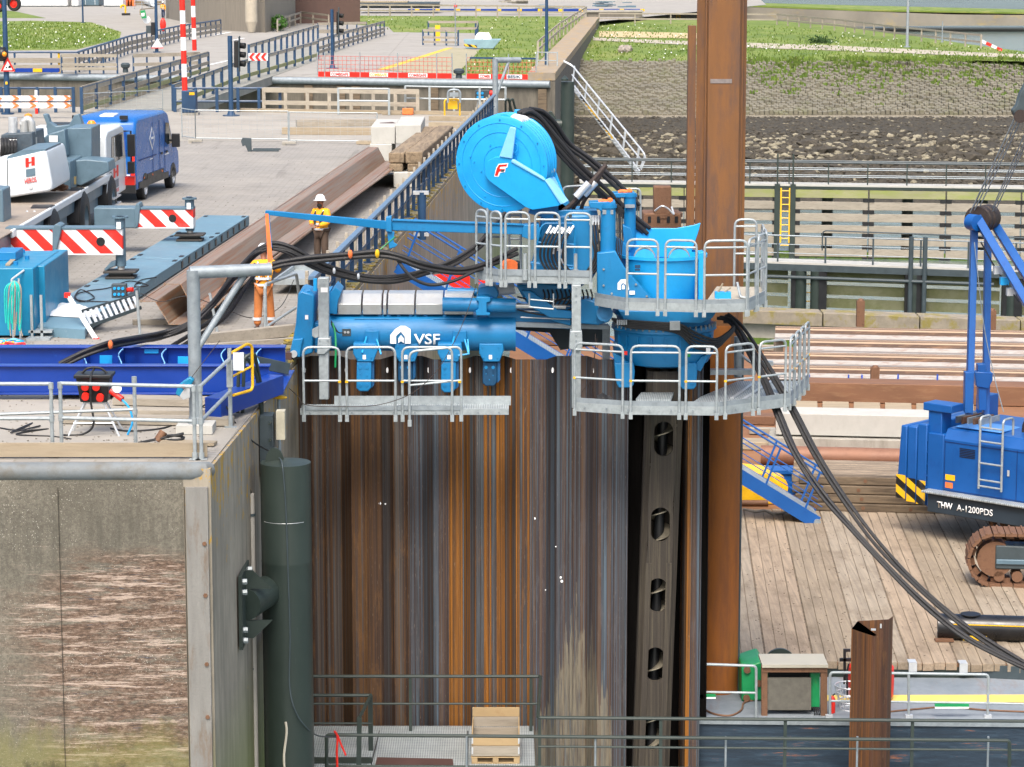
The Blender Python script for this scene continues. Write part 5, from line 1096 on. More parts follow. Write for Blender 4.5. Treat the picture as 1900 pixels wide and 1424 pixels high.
# upper left platform
YU=50.9; zu=zy(520,YU)
fl=[(884,503,51.5),(925,518,51.0),(1099,527,50.75)]
def up(i,dz=0,dy=0): px_,py,Y=fl[i]; return V((xx(px_,Y,zu),Y+dy,zu+dz))
poly=[up(0),up(1),up(2),up(2)+V((0,.8,0)),up(1)+V((.2,1.2,0)),up(0)+V((.1,.9,0))]
m=MB(); m.prism(poly,(0,0,.04)); pu=m.build('upper_left_platform',MGRATE,pm_)
for a,b in ((0,1),(1,2)):
    m=MB(); m.beam(up(a,.02),up(b,.02),.02,.16); m.build('fascia_beam',MGALV,pu)
    m=MB(); m.beam(up(a,.14,-.02),up(b,.14,-.02),.015,.12); m.build('toe_plate',MGALD,pu)
def ubase(px_): 
    t=(px_-884)/(925-884); 
    return up(0).lerp(up(1),max(0,t)) if t<1 else up(1).lerp(up(2),(px_-925)/(1099-925))
for (a,b) in ((884,904),(911,930),(938,982),(993,1038),(1049,1096)): 
    A,B=ubase(a)+V((0,-.04,0)),ubase(b)+V((0,-.04,0)); frame(pu,A,B,1.28,(.5,.9))
A,B=up(0)+V((.05,.5,0)),up(0)+V((.2,1.1,0)); frame(pu,V((xx(905,51.9,zu),51.9,zu)),V((xx(937,51.9,zu),51.9,zu)),1.42,(.5,.9)); frame(pu,V((xx(945,52.1,zu),52.1,zu)),V((xx(966,52.1,zu),52.1,zu)),1.3,(.5,.85))
m=MB(); m.tube([D(982,545,51),D(982,570,51),D(1027,574,51),D(1027,545,51)],.018,7); m.tube([D(984,556,51),D(1027,560,51)],.014,6); m.build('step_loop',MGALV,pu)
for px_ in (974,1068): 
    m=MB(); p=D(px_,500,50.9); m.cyl((p.x,p.y,zu),(p.x,p.y,zu+.5),.035,10); m.cyl((p.x,p.y,zu),(p.x,p.y,zu+.2),.055,10); m.build('socket_post',MGALV,pu)
m=MB(); p=D(945,497,51.3); m.lathe(p,[(.0,-.08),(.16,-.08),(.16,.08),(0,.08)],20,axis=(.6,-1,0)); m.build('orange_strap_reel',MORG,pu); 
m=MB(); p=D(953,496,51.4); m.box(p.x-.12,p.x+.12,p.y-.1,p.y+.1,p.z-.12,p.z+.12); m.build('black_case',MBLK2,pu,bevel=.03)
# connecting column
cc=P('column',[(1061,530),(1078,530),(1078,755),(1061,758)],50.6,.2,MGALV,bevel=.01); P('column_clamp',[(1058,615),(1080,615),(1081,645),(1072,652),(1056,648)],50.55,.32,MGALV)
for y_ in (535,548,560,622,632,640): m=MB(); m.bolt(D(1069,y_,50.55 if y_>600 else 50.6),.015); m.build('bolt',MGALD,cc)
# upper right platform
YR=50.1; zr=zy(573,YR)
ur=[(1104,560,51.0),(1160,567,50.3),(1306,574,50.0),(1386,573,50.1),(1421,560,51.4),(1412,0,53.0)]
def upr(i): px_,py,Y=ur[i]; return V((xx(px_,Y,zr),Y,zr))
poly=[upr(i) for i in range(6)]; inner=[V((xx(1330,53.1,zr),53.1,zr)),V((xx(1312,51.0,zr),51.0,zr)),V((xx(1240,50.65,zr),50.65,zr)),V((xx(1160,50.9,zr),50.9,zr)),V((xx(1115,51.3,zr),51.3,zr))]
m=MB(); m.prism(poly+inner,(0,0,.04)); pr=m.build('upper_right_platform',M('beige_grating','#a8a294',.7,.1,var=.15,sc=6),pm_)
for i in range(5):
    a,b=upr(i),upr(i+1); m=MB(); m.beam(a+Z*.02,b+Z*.02,.02,.16); m.build('fascia_beam',MGALV,pr); m=MB(); n_=(b-a).normalized(); m.beam(a+Z*.14,b+Z*.14,.015,.08); m.build('toe_plate',MGALD,pr)
def on(poly_,seg,t): a,b=poly_(seg),poly_(seg+1); return a.lerp(b,t)+V((0,-.04,0))
def urx(px_):
    for i in range(3):
        if ur[i][0]<=px_<=ur[i+1][0]: return upr(i).lerp(upr(i+1),(px_-ur[i][0])/(ur[i+1][0]-ur[i][0]))+V((0,-.04,0))
for a,b in ((1163,1220),(1234,1291),(1306,1385)): frame(pr,urx(a),urx(b),1.28,(.5,.9))
for (s,t0,t1) in ((3,.05,.45),(3,.55,.95),(4,.05,.45),(4,.55,.95)): frame(pr,upr(s).lerp(upr(s+1),t0),upr(s).lerp(upr(s+1),t1),1.28,(.5,.9))
frame(pr,V((xx(1362,53.2,zr),53.2,zr)),V((xx(1402,53.2,zr),53.2,zr)),1.35,(.5,.9))
m=MB(); p=D(1341,555,51.3); m.box(p.x-.15,p.x+.15,p.y-.1,p.y+.1,zr+.04,zr+.16); m.build('blue_tool_tray',MCYAN,pr); m=MB(); m.tube([p+V((-.1,0,.1)),p+V((.0,0,.3))],.02,6); m.tube([p+V((.0,0,.1)),p+V((.15,0,.22))],.015,6); m.build('tool_handle',WX[1],pr)
m=MB(); m.tube(rounded([D(1368,525,51.5),D(1374,552,51.2),D(1384,553,51.2)],.05),.025,8); m.build('loose_tube',MGALV,pr)
# lower right platform
zq=zy(765,49.9)
lr=[(1064,757,50.4),(1166,0,50.0),(1335,0,49.9),(1464,0,50.9),(1500,0,53.3)]
def lpr(i): px_,py,Y=lr[i]; return V((xx(px_,Y,zq),Y,zq))
inner=[V((xx(1370,53.3,zq),53.3,zq)),V((xx(1300,51.4,zq),51.4,zq)),V((xx(1285,50.75,zq),50.75,zq)),V((xx(1090,51.0,zq),51.0,zq)),V((xx(1064,51.0,zq),51.0,zq))]
m=MB(); m.prism([lpr(i) for i in range(5)]+inner,(0,0,.04)); pq=m.build('lower_right_platform',MGRATE,pm_)
for i in range(4):
    a,b=lpr(i),lpr(i+1); m=MB(); m.beam(a+Z*.02,b+Z*.02,.02,.17); m.build('fascia_beam',MGALV,pq); m=MB(); m.beam(a+Z*.15,b+Z*.15,.015,.09); m.build('toe_plate',MGALD,pq)
def lqx(px_):
    for i in range(3):
        if lr[i][0]<=px_<=lr[i+1][0]: return lpr(i).lerp(lpr(i+1),(px_-lr[i][0])/(lr[i+1][0]-lr[i][0]))+V((0,-.04,0))
for a,b in ((1066,1155),(1170,1260),(1272,1329),(1345,1396),(1407,1456)): frame(pq,lqx(a),lqx(b),1.24,(.47,.9)); capt(pq,lqx(a)+Z*.58)
for (t0,t1) in ((.02,.22),(.27,.48),(.53,.72),(.77,.98)): frame(pq,lpr(3).lerp(lpr(4),t0),lpr(3).lerp(lpr(4),t1),1.24,(.47,.9)); capt(pq,lpr(3).lerp(lpr(4),t1)+Z*.58)
for (a,b) in (((1372,745),(1440,700)),((1355,740),(1395,712))):
    m=MB(); p,q_=G(a[0],a[1],zq+.045),G(b[0],b[1],zq+.045); m.prism([p,p+V((.07,0,0)),q_+V((.07,0,0)),q_],(0,0,.02)); m.build('cover_strip',MALU,pq)
m=MB(); m.prism([G(1180,745,zq+.05),G(1245,745,zq+.05),G(1250,733,zq+.05),G(1190,733,zq+.05)],(0,0,.05)); m.build('raised_plate',MGRATE,pq)
m=MB(); p=D(1118,742,50.5); m.ico(V((p.x,p.y,zq+.15)),.17,sq=(1,.8,.7)); m.ico(V((p.x+.1,p.y,zq+.12)),.13,sq=(1,.8,.7)); m.build('black_bag',MBLK,pq)
m=MB(); m.cyl(D(1369,700,53),D(1369,625,53),.075,16); m.build('rear_post',MGALV,pq); m=MB(); m.tube([D(1369,655,53),D(1392,672,53),D(1425,680,53)],.03,8); m.rpx(1395,1435,672,679,52.9,.2); m.build('rear_brace',MGALV,pq)
m=MB(); m.beam(D(1300,690,52.4),D(1400,690,52.6),.2,.1); m.build('rear_beam',MGALV,pq)
for i in range(3):
    m=MB(); m.tube(smooth([D(1105+i*3,620+i*8,50.5),D(1100-i*2,690,50.4),D(1078+i*12,735,50.4),D(1100+i*5,742,50.4)]),.006,5); m.build('thin_wire',MROPE,pm_)
# ---- back hoops behind (tubular guard on far side)
m=MB(); m.tube(rounded([D(1150,450,53),D(1150,352,53),D(1188,350,53),D(1189,440,53)],.1),.022,8); m.build('guard_frame',MGALV,pm_)
m=MB(); m.tube(rounded([D(1043,380,53.4),D(1045,347,53.4),D(1080,345,53.4)],.1),.022,8); m.build('guard_frame',MGALV,pm_)
# ================================================================ HOSES
def bundle(name,label,paths,r,mat=MHOSE,k=10,group=None,clips=()):
    th=thing(name,label,'hoses',paths[0][0],group)
    for p in paths: m=MB(); m.tube(smooth(p,k),r,8); m.build('hose',mat,th)
    for c in clips: m=MB(); m.sphere(c[0],c[1],8,6,c[3] if len(c)>3 else (.6,.8,1.2)); m.build('hose_tie',c[2],th)
    return th
def path(pts,off=(0,0),jit=0,seed=0):
    r_=random.Random(seed); return [D(x+off[0]+r_.uniform(-jit,jit),y+off[1]+r_.uniform(-jit,jit),Y) for x,y,Y in pts]
p1=[(106,680,48.5),(150,658,48.6),(200,641,48.9),(250,630,50),(300,622,51),(350,602,51),(395,560,51),(425,520,50.8),(455,485,50.6),(478,465,50.4),(505,457,50.4),(535,463,50.4),(570,482,50.5),(600,497,50.6),(645,510,50.7),(690,518,50.8),(740,516,50.9),(790,504,51),(835,488,51.2),(870,468,51.4),(895,445,51.6),(915,420,51.7),(935,398,51.8)]
bundle('hose_bundle','long black ribbed hose bundle curving from the blue frame over the quay into the machine',[path(p1,(dx,dy),1.2,i) for i,(dx,dy) in enumerate(((0,0),(3,5),(-4,6),(4,-5)))],.037,clips=[(D(205,640,48.75),.085,MORG,(.55,.8,1.0)),(D(445,503,50.5),.085,MORG,(.55,.8,1.0)),(D(570,484,50.4),.05,MALU),(D(620,503,50.45),.05,MALU),(D(665,513,50.5),.05,MALU),(D(800,503,50.9),.05,MALU)])
p2=[(505,490,50.3),(530,484,50.3),(570,478,50.3),(610,475,50.4),(650,471,50.5),(700,467,50.6),(735,473,50.6),(775,487,50.7),(815,496,50.9),(855,499,51.1),(890,492,51.3),(925,478,51.5),(960,462,51.7)]
bundle('hose_bundle','pair of black ribbed hoses hung in an arch under the blue boom',[path(p2,(0,dy),.8,i+9) for i,dy in enumerate((0,8))],.043,clips=[(D(650,472,50.4),.085,MORG,(.55,.8,1.0)),(D(700,471,50.5),.085,MYEL,(.55,.8,1.0))])
p3=[(735,478,50.7),(750,500,50.6),(768,518,50.6),(800,529,50.7),(840,522,50.9),(880,504,51.2),(900,496,51.4),(925,488,51.6)]
bundle('loose_hose','single black hose sagging lowest in front of the red panel',[path(p3)],.032)
p4=[(455,480,50.3),(430,515,50.5),(405,555,50.8),(380,580,51),(340,608,51.2),(300,632,51.2)]
bundle('hose_bundle','short lower black hose pair behind the grey davit brace',[path(p4,(18+dx,10+dx),1,i) for i,dx in enumerate((0,8))],.04)
p5=[(958,214,51.9),(975,210,52.0),(995,222,52.1),(1015,248,52.2),(1045,285,52.3),(1080,322,52.4),(1120,358,52.5),(1160,395,52.6),(1195,425,52.7)]
bundle('hose_bundle','dark hose bundle running from the reel top sheave down right to the chuck',[path(p5,o,1.5,i) for i,o in enumerate(((0,0),(4,-5),(-3,6),(6,8),(10,-2)))],.042)
p6=[(1180,385,53),(1140,345,52.9),(1090,300,52.8),(1050,270,52.7),(1025,235,52.5),(1000,212,52.3),(975,207,52.1)]
bundle('hose_bundle','upper pair of dark hoses behind the reel arching towards the rear lift cylinder',[path(p6,o,1,i) for i,o in enumerate(((0,0),(7,-4)))],.042)
p7=[(1330,590,52.5),(1355,600,52.4),(1385,650,52.0),(1410,700,51.5),(1440,770,50.8),(1470,840,50.2),(1520,915,49.6),(1580,985,49),(1650,1060,48.4),(1720,1130,48),(1800,1190,47.6),(1920,1250,47.2)]
p8=[(1345,585,52.8),(1375,615,52.6),(1430,700,52.0),(1465,760,51.5),(1510,845,51),(1560,925,50.4),(1620,1005,49.8),(1690,1080,49.2),(1770,1150,48.7),(1840,1200,48.2),(1930,1252,47.7)]
bundle('hose_bundle','left strand of black hoses sweeping down right in front of the timber deck',[path(p7,o,1,i) for i,o in enumerate(((0,0),(6,-2),(12,6)))],.035)
bundle('hose_bundle','right strand of black hoses passing just left of the crane counterweight',[path(p8,o,1,i) for i,o in enumerate(((0,0),(6,-3),(11,2)))],.035)
# ================================================================ TALL TUBE PILE
tp=thing('tube_pile','huge tall orange rusty tubular pile rising out of the picture behind the chuck','tube pile',D(1330,1310,53.6))
yt=54.3
m=MB(); zbt=-8.2; r_=.435; cxl=xx(1333,yt,-5)
cxt=xx(1337,yt,0)
m.tube([V((cxl,yt,zbt)),V((cxt,yt,zy(600,yt)))],r_,48); m.build('lower_section',M('orange_rust','#94581f',.75,.1,var=.25,sc=1.2,st=(1.5,1.5,.35),dirt='#6b4228',dsc=1.2,dst=(2,2,.3),dr=(.45,.65),damt=.7,bump=.15,wear=('#b8742a',.5,'#5c3c28')),tp)
m=MB(); m.cyl((cxt+r_-.005,yt-.1,zbt+.3),(cxt+r_+.0,yt-.1,zy(620,yt)),.035,10); m.build('interlock',MDGRY,tp)
z1=zy(-60,yt); z0=zy(640,yt)
sec=[(1289,.0),(1289,-.02),(1303,-.12),(1309,-.30),(1366,-.30),(1374,-.14),(1380,-.1),(1380,.2),(1300,.3)]
m=MB(); m.prism([V((xx(x,yt,3),yt+dy-.1,z0)) for x,dy in sec],(0,0,z1-z0)); m.build('upper_section',RPIL,tp)
m=MB(); m.prism([V((xx(x,yt,3),yt+dy,z0)) for x,dy in ((1274,-.1),(1288,-.12),(1288,.2),(1274,.2))],(0,0,zy(48,yt)-z0)); m.build('side_section',RPIL,tp)
for px_ in (1305,1372):
    m=MB(); m.cyl((xx(px_,yt,3),yt-.33 if px_<1320 else yt-.28,z0),(xx(px_,yt,3),yt-.33 if px_<1320 else yt-.28,z1),.022,8); m.build('interlock',RPIL,tp)
m=MB(); m.rpx(1318,1358,147,155,yt-.41,.01); m.build('grey_smear',M('grey_smear','#7c7470',.8,var=.3,sc=8),tp)
# second spud behind the chuck
sp=thing('spud_pile','short rusty brown pile head with square cap and bright shackle behind the chuck','pile',D(1230,425,56))
m=MB(); m.rpx(1213,1246,346,400,56,.35); m.build('pile_stub',RTRK,sp,bevel=.03); m=MB(); m.lathe(D(1229,402,56.4),[(0,0),(.42,0),(.42,.08),(.3,.12),(0,.12)],24); m.build('round_cap',RTRK,sp)
m=MB(); m.rpx(1194,1264,396,470,56.0,.8); m.build('pile_cap',RTRK,sp,bevel=.03)
for px_ in(1205,1222,1240,1255):
    m=MB(); m.rpx(px_-3,px_+3,402,414,55.99,.02); m.build('cap_slot',MBLK2,sp)
m=MB(); m.tube(smooth([D(1215,392,55.8),D(1228,383,55.7),D(1240,388,55.7),D(1250,398,55.7),D(1246,384,55.8)]),.02,6); m.build('shackle',MALU,sp)
# ================================================================ BARGE, PONTOON, WALKWAYS
DZ=-6.92
bg_=thing('barge','wide flat work barge with rust brown deck carrying the crane and steel stacks','barge',(8,75,-8.6))
m=MB(); poly=[V((2.6,55.6,-9.3)),V((22,54.6,-9.3)),V((32,98,-9.3)),G(1500,645,DZ)+V((0,0,DZ*0-2.38)),G(950,612,DZ)+V((0,0,-2.38)),V((-.6,62,-9.3)),V((-.4,55.6,-9.3))]
m.prism(poly,(0,0,2.3)); m.build('hull',MDGRN,bg_)
m=MB(); m.prism([V((p.x,p.y,DZ-.085)) for p in poly],(0,0,.07)); m.build('deck',MBDECK,bg_)
sx=.054
m=MB(); m.prism([V((4.36,55.7,DZ-.014)),V((15.2,54.9,DZ-.014)),V((16,69.9,DZ-.014)),V((5.2,70.8,DZ-.014))],(0,0,.012)); m.build('gap_shade_sheet',MTIMB,bg_)  # dark sheet added to put shade into the gaps between planks
mats=[]
nums=['first','second','third','fourth','fifth','sixth','seventh','eighth','ninth','tenth','eleventh','twelfth']
r3=random.Random(11)
for i in range(11):
    X0=4.35+i*1.0; o=MB()
    for k in range(4):
        xa=X0+k*.245+.008; xb=X0+(k+1)*.245-.006; za=DZ+.0+r3.uniform(0,.02); y0=55.5-.08*i*.9+r3.uniform(-.03,.03); y1=71.0-.08*i
        m_=[V((xa,y0,za)),V((xb,y0,za)),V((xb+sx*(y1-y0),y1,za)),V((xa+sx*(y1-y0),y1,za))]
        o.prism([p-Z*.16 for p in m_],(0,0,.16))
    ob=o.build('timber_mat',WT[i%3],bevel=.006)
    tag(ob,f'weathered plank mat on the barge deck, {nums[i]} to the right of the orange tube pile','timber mat','timber mats laid side by side on the barge')
for i in range(5):
    x=5.15+i*1.05; m=MB(); m.box(x,x+.17,55.35-.07*i,55.62-.07*i,DZ+.02,DZ+.05); m.box(x,x+.17,55.33-.07*i,55.37-.07*i,DZ-.15,DZ+.05); o=m.build('edge_plate',MALU); tag(o,f'small pale metal plate on the near edge of the plank mats, {nums[i]} from the left','plate','edge plates of the plank mats')
E=V((1,-.13,0)).normalized()
def along(pxl,pxr,ybot,ytop,depth,name,mat,label,cat,group=None,zb=DZ,bevel=.02,round_=False):
    a=G(pxl,ybot,zb); zt=zy(ytop,a.y); L=(xx(pxr,a.y,zb)-a.x); up=V((-E.y,E.x,0))
    m=MB()
    if round_:
        r=(zt-zb)/2; m.cyl(a+Z*r+up*r,a+Z*r+up*r+E*L,r,28)
    else: m.prism([a,a+up*depth,a+up*depth+Z*(zt-zb),a+Z*(zt-zb)],E*L)
    return tag(m.build(name,mat,bevel=0 if round_ else bevel),label,cat,group),a,zt
gsp='long rusty sheet piles stacked on the barge'
base=G(1432,706,DZ)
lab4=['lowest and nearest long sheet pile of the barge stack, tied with blue straps','second sheet pile up in the barge stack','third sheet pile up in the barge stack','topmost and farthest sheet pile of the barge stack']
for k in range(4):
    o=base+V((-.2+ (0,0,1.2,.6)[k],k*1.05,.10+k*.30)); L=17; t=.02
    prof=[(-.45,.02),(-.1,.02),(.05,.36),(.42,.36),(.6,.05),(.8,.05)]
    up=V((-E.y,E.x,0)); th=thing('sheet_pile',lab4[k],'sheet pile',o,gsp)
    m=MB(); m.prism([o+up*a+Z*b for a,b in prof]+[o+up*a+Z*(b-t) for a,b in prof[::-1]],E*L); m.build('steel_profile',RSTK,th)
    m=MB(); q_=o+up*.05+Z*.365; m.prism([q_,q_+up*.37,q_+up*.37+Z*.008,q_+Z*.008],E*L); m.build('tan_top_face',M('light_rust_tan','#a8927c',.7,var=.15,sc=2,st=(.1,1,1)) if k==0 else bpy.data.materials['light_rust_tan'],th)  # lighter tan along the top face
    m=MB(); q_=o+up*.6+Z*.058; m.prism([q_+up*-1.05,q_+up*-.72,q_+up*-.72+Z*.008,q_+up*-1.05+Z*.008],E*L); q2=o+up*.6+Z*.056; m.build('grey_lower_face',RSTG,th)
    s_=[(-.125,.0),(-.045,.19)]; m=MB(); p1,p2=o+up*s_[0][0]+Z*s_[0][1],o+up*s_[1][0]+Z*s_[1][1]; m.prism([p1,p2,p2+up*.01,p1+up*.01],E*L); m.build('grey_lower_face',RSTG,th)  # grey band over the lower half of the web
    p1,p2=o+up*.018+Z*.31,o+up*.045+Z*.375; m=MB(); m.prism([p1,p2,p2+up*.01,p1+up*.01],E*L); m.build('tan_edge',bpy.data.materials['light_rust_tan'],th)
    for a_,b_ in ((-.45,.03),(.8,.06),(.05,.375),(.42,.375),(.24,.37)): m=MB(); m.cyl(o+up*a_+Z*b_,o+up*a_+Z*b_+E*L,.03 if a_ in(-.45,.8) else .014,6); m.build('interlock',RSTG if a_ in (-.45,.8) else RSTK,th)
    m=MB(); m.prism([o+V((0,.0,-.02-k*.3)),o+V((0,.5,-.02-k*.3)),o+V((0,.5,-.02)),o+V((0,0,-.02))],E*.3); m.build('timber_packer',WX[0],th)
for i,px_ in enumerate((1502,1575,1600,1667,1740)):
    m=MB(); a=D(px_,686,base.y-.02+(-.13*(px_-1502)/60)); b=D(px_-1,706,base.y-.5-.13*(px_-1502)/60); m.beam(a,b,.05,.02,up=(0,1,0)); tag(m.build('strap',MDBLU),f'blue strap on the lowest sheet pile of the barge stack, {nums[i]} from the left','strap','blue straps on the lowest sheet pile')
along(1482,2000,746,710,1.1,'box_beam',M('brown_box_beam','#75533c',.7,.1,var=.2,sc=2,st=(.3,1,1),dirt='#8c6c50',dsc=2,dst=(.4,3,3),dr=(.5,.7),damt=.6,bump=.1),'big plain brown rusty box beam lying in front of the sheet pile stack','beam')
for i,(px_,y0,y1,Y) in enumerate(((1597,559,592,97.5),(1841,577,600,96),(1624,683,706,90.2))):
    m=MB(); a=D(px_,y1,Y); b=D(px_,y0,Y); m.box(a.x-.14,a.x+.14,Y,Y+.25,a.z-.3,b.z); m.lathe(D(px_,y0,Y+.12),[(.09,-.05),(.12,0),(.09,.08),(0,.1)],12); tag(m.build('stanchion',RTRK),['rusty stanchion sticking up left above the sheet pile stack','rusty stanchion behind the crane gantry posts','rusty stanchion standing in front of the lowest strapped sheet pile'][i],'stanchion','rusty stanchions on the barge')
for i in range(5): along(1470+i*62,1530+i*62,763+i*.9,745+i*.9,.1,'deck_board',WX[1],f'pale yellow board lying in front of the brown box beam, {nums[i]} from the left','board','pale boards in front of the box beam',bevel=.01) if False else None
for i in range(6):
    a=G(1468+i*58,764+i*1.2,DZ+.01); b=G(1468+i*58,748+i*1.2,DZ+.01); w=.85
    m=MB(); m.prism([a,a+E*w,b+E*w,b],(0,0,.08)); tag(m.build('deck_board',WX[1],bevel=.01),f'pale board panel in front of the brown box beam, {nums[i]} from the left','board','pale boards in front of the box beam')
o,a,zt=along(1425,1760,838,812,1.6,'concrete_beam',MCONG,'lower grey concrete beam under the white one on the barge','concrete beam')
o=along(1439,1800,807,767,1.2,'concrete_beam',MCONW,'upper long white concrete beam on the barge behind the black hoses','concrete beam',zb=-6.45)
for i,px_ in enumerate((1480,1548,1672)):
    a=G(px_,812,-6.6); m=MB(); m.box(a.x,a.x+.25,a.y,a.y+.6,-6.62,-6.46); tag(m.build('packer',WX[1] if i else MBLK2),f'{["black rubber","fresh timber","second fresh timber"][i]} packer under the white concrete beam','packer')
along(1411,1700,866,830,.9,'steel_tube',M('brown_tube','#85604c',.6,.2,var=.2,sc=2,st=(.3,1,1),dirt='#6a4434',dsc=2,dr=(.5,.7),damt=.6),'long brown rusty tube lying behind the timber baulk stack','tube',round_=True)
along(1370,1437,788,772,.7,'steel_beam',RTRK,'dark rusty beam end showing between tube pile and white beam','beam')
along(1370,1437,835,820,.7,'timber_beam',WX[1],'pale timber showing between tube pile and grey concrete beam','timber')
# timber baulk stack
ts='old timber baulks stacked on the barge'
a0=G(1478,948,DZ); up=V((-E.y,E.x,0))
for k in range(4):
    o=a0+V((.06*(k%2)-.12*(k==2)-.1*(k==1),.03*k,.235*k)); m=MB(); m.prism([o,o+up*.3,o+up*.3+Z*.225,o+Z*.225],E*(6.5 if k<1 else 5.2)); tag(m.build('timber_baulk',MTIMB,bevel=.03),['bottom','second','third','top'][k]+' front baulk of the timber stack on the barge','timber baulk',ts)
    for j in range(5):
        m=MB(); p=o+E*(.5+j*1.25)+Z*.12; m.tube([p,p+V((-.0,-.012,0))],.05,14); ob=m.build('bolt_head',RTRK); 
        ob.parent=bpy.data.objects['timber_baulk' if False else [x.name for x in col.objects if x.name.startswith('timber_baulk')][-1]]; ob.location=-V(ob.parent.location)+ob.location
for j in range(7):
    o=a0+up*(.32+.31*j)+V((-.15+.1*(j%3),0,.705)); m=MB(); m.prism([o,o+up*.3,o+up*.3+Z*.225,o+Z*.225],E*5.2); tag(m.build('timber_baulk',MTIMB2 if False else M('grey_baulk','#8a7c6a',.9,var=.25,sc=3,st=(.2,1,1),dirt='#54483a',dsc=2,dst=(.4,5,5),dr=(.45,.62),damt=.7,bump=.5,bsc=12) if 'grey_baulk' not in bpy.data.materials else bpy.data.materials['grey_baulk'],bevel=.03),f'top layer baulk of the barge timber stack, {nums[j+1]} row back','timber baulk',ts)
# blue and yellow skid
sk=thing('winch_skid','yellow steel skid with blue frame at the foot of the blue gangway','skid',G(1400,935,DZ))
a=G(1374,936,DZ); zt=zy(895,a.y); m=MB(); m.prism([a,G(1462,936,DZ),D(1462,915,a.y),D(1430,880,a.y),a+Z*(zt-DZ+.3)],(0,1.2,0)); m.build('yellow_body',MYEL,sk,bevel=.02)
m=MB(); p=D(1440,905,a.y+.3); m.lathe(p,[(0,-.05),(.32,-.05),(.32,.5),(0,.5)],24,axis=(0,1,0)); m.build('drum',MYEL,sk)
m=MB(); p=D(1375,885,a.y+1.5); q_=D(1476,885,a.y+1.5); m.box(p.x,q_.x,a.y+1.4,a.y+2.0,DZ+.1,p.z+.1); m.box(p.x,q_.x,a.y+1.35,a.y+2.1,p.z+.1,p.z+.2); m.box(p.x,q_.x,a.y+1.3,a.y+1.4,DZ,DZ+.2); m.build('blue_frame',MCRAN,sk)
m=MB(); m.cyl(G(1350,939,DZ)+Z*.08,G(1425,939,DZ)+Z*.08,.08,12); tag(m.build('steel_rod',RTRK),'thin rusty rod lying in front of the yellow skid','rod')
m=MB(); m.tube(smooth([G(1380,945,DZ+.03),G(1400,950,DZ+.03),G(1420,948,DZ+.03),G(1440,955,DZ+.03),G(1465,948,DZ+.03)]),.035,6); tag(m.build('rope',WX[0]),'beige rope on the barge deck below the gangway','rope')
# ---- gangway
gw=thing('gangway','long blue gangway sloping from the quay behind the sheet wall down to the barge','gangway',D(1520,968,69.3))
A=D(737,486,69); B=D(1516,962,69.2); dn=(B-A).normalized()
for dy,nm in ((0,'near_stringer'),(1.0,'far_stringer')):
    m=MB(); m.beam(A+V((0,dy,-.12)),B+V((0,dy,-.12)),.08,.34); m.build(nm,MCRAN,gw)
m=MB(); m.beam(A+V((0,.5,.05)),B+V((0,.5,.05)),.95,.05); m.build('tread_grating',MGRATE,gw)
m=MB(); m.cyl(B+V((0,-.1,-.1)),B+V((0,1.1,-.1)),.09,14); m.build('foot_roller',MGALD,gw)
nrm=V((-dn.z,0,dn.x)); nrm=nrm if nrm.z>0 else -nrm
n_=11
for dy in (0,1.0):
    for i in range(n_):
        p=A.lerp(B,(i+.15)/(n_-.5)); m=MB(); m.beam(p+V((0,dy,-.1)),p+V((.42,dy,1.0)),.05,.05,up=(0,1,0)); m.build('rail_post',MCRAN,gw)
    for h,r in ((1.0,.026),(.62,.016),(.3,.012)):
        m=MB(); m.cyl(A+V((.42*h,dy,h)),B+V((.42*h,dy,h)),r,8); m.build('hand_rail',MCRAN,gw)
rpn=thing('red_sheeting','bright red sheeted panel with a thin pale diagonal strip behind the gangway','panel',D(850,560,75))
m=MB(); m.px([(800,512),(872,500),(872,575),(800,575)],75,.08); m.px([(888,505),(915,505),(915,560),(888,560)],75,.08); m.build('red_sheet',MRED,rpn)
m=MB(); m.px([(802,513),(808,512),(868,553),(868,560)],74.95,.03); m.build('pale_strip',MCRLT,rpn)
# ---- pontoon in the foreground right
PZ=-7.24
pt=thing('pontoon','scraped navy blue pontoon with grey steel deck and yellow line in the right foreground','pontoon',(8,53,-9))
Pa,Pb=G(1284,1338,PZ),G(1284,1240,PZ); x1=14
m=MB(); m.prism([V((Pa.x,Pa.y,-10)),V((x1,Pa.y-.35,-10)),V((x1,55.1,-10)),V((Pa.x,55.35,-10))],(0,0,10+PZ-.01)); m.build('hull',MHULL,pt)
m=MB(); m.prism([V((Pa.x,Pa.y+.01,PZ-.01)),V((x1,Pa.y-.34,PZ-.01)),V((x1,55.09,PZ-.01)),V((Pa.x,55.34,PZ-.01))],(0,0,.03)); m.build('deck',MPDECK,pt)
m=MB(); m.prism([G(1535,1291,PZ+.025),G(1920,1290,PZ+.025),G(1920,1304,PZ+.025),G(1535,1301,PZ+.025)],(0,0,.01)); m.build('yellow_line',M('pale_yellow_line','#d8c060',.7,var=.15,sc=3,dirt='#8f8a78',dr=(.55,.7),damt=.6),pt)
m=MB(); m.beam(V((Pa.x,Pa.y+.0,PZ+.0)),V((x1,Pa.y-.35,PZ+.0)),.09,.1); m.build('gunwale',RTRK if False else MGALD,pt)
m=MB(); m.beam(G(1640,1250,PZ)+Z*.15,V((x1,54.4,PZ+.15)),.04,.3); m.build('bulwark',MDGRY,pt)
for i in range(7):
    p=G(1680+i*45,1252+i*.4,PZ); m=MB(); m.beam(p+V((0,-.05,0)),p+V((0,-.05,.3)),.03,.05); m.build('bulwark_rib',MGALD,pt)
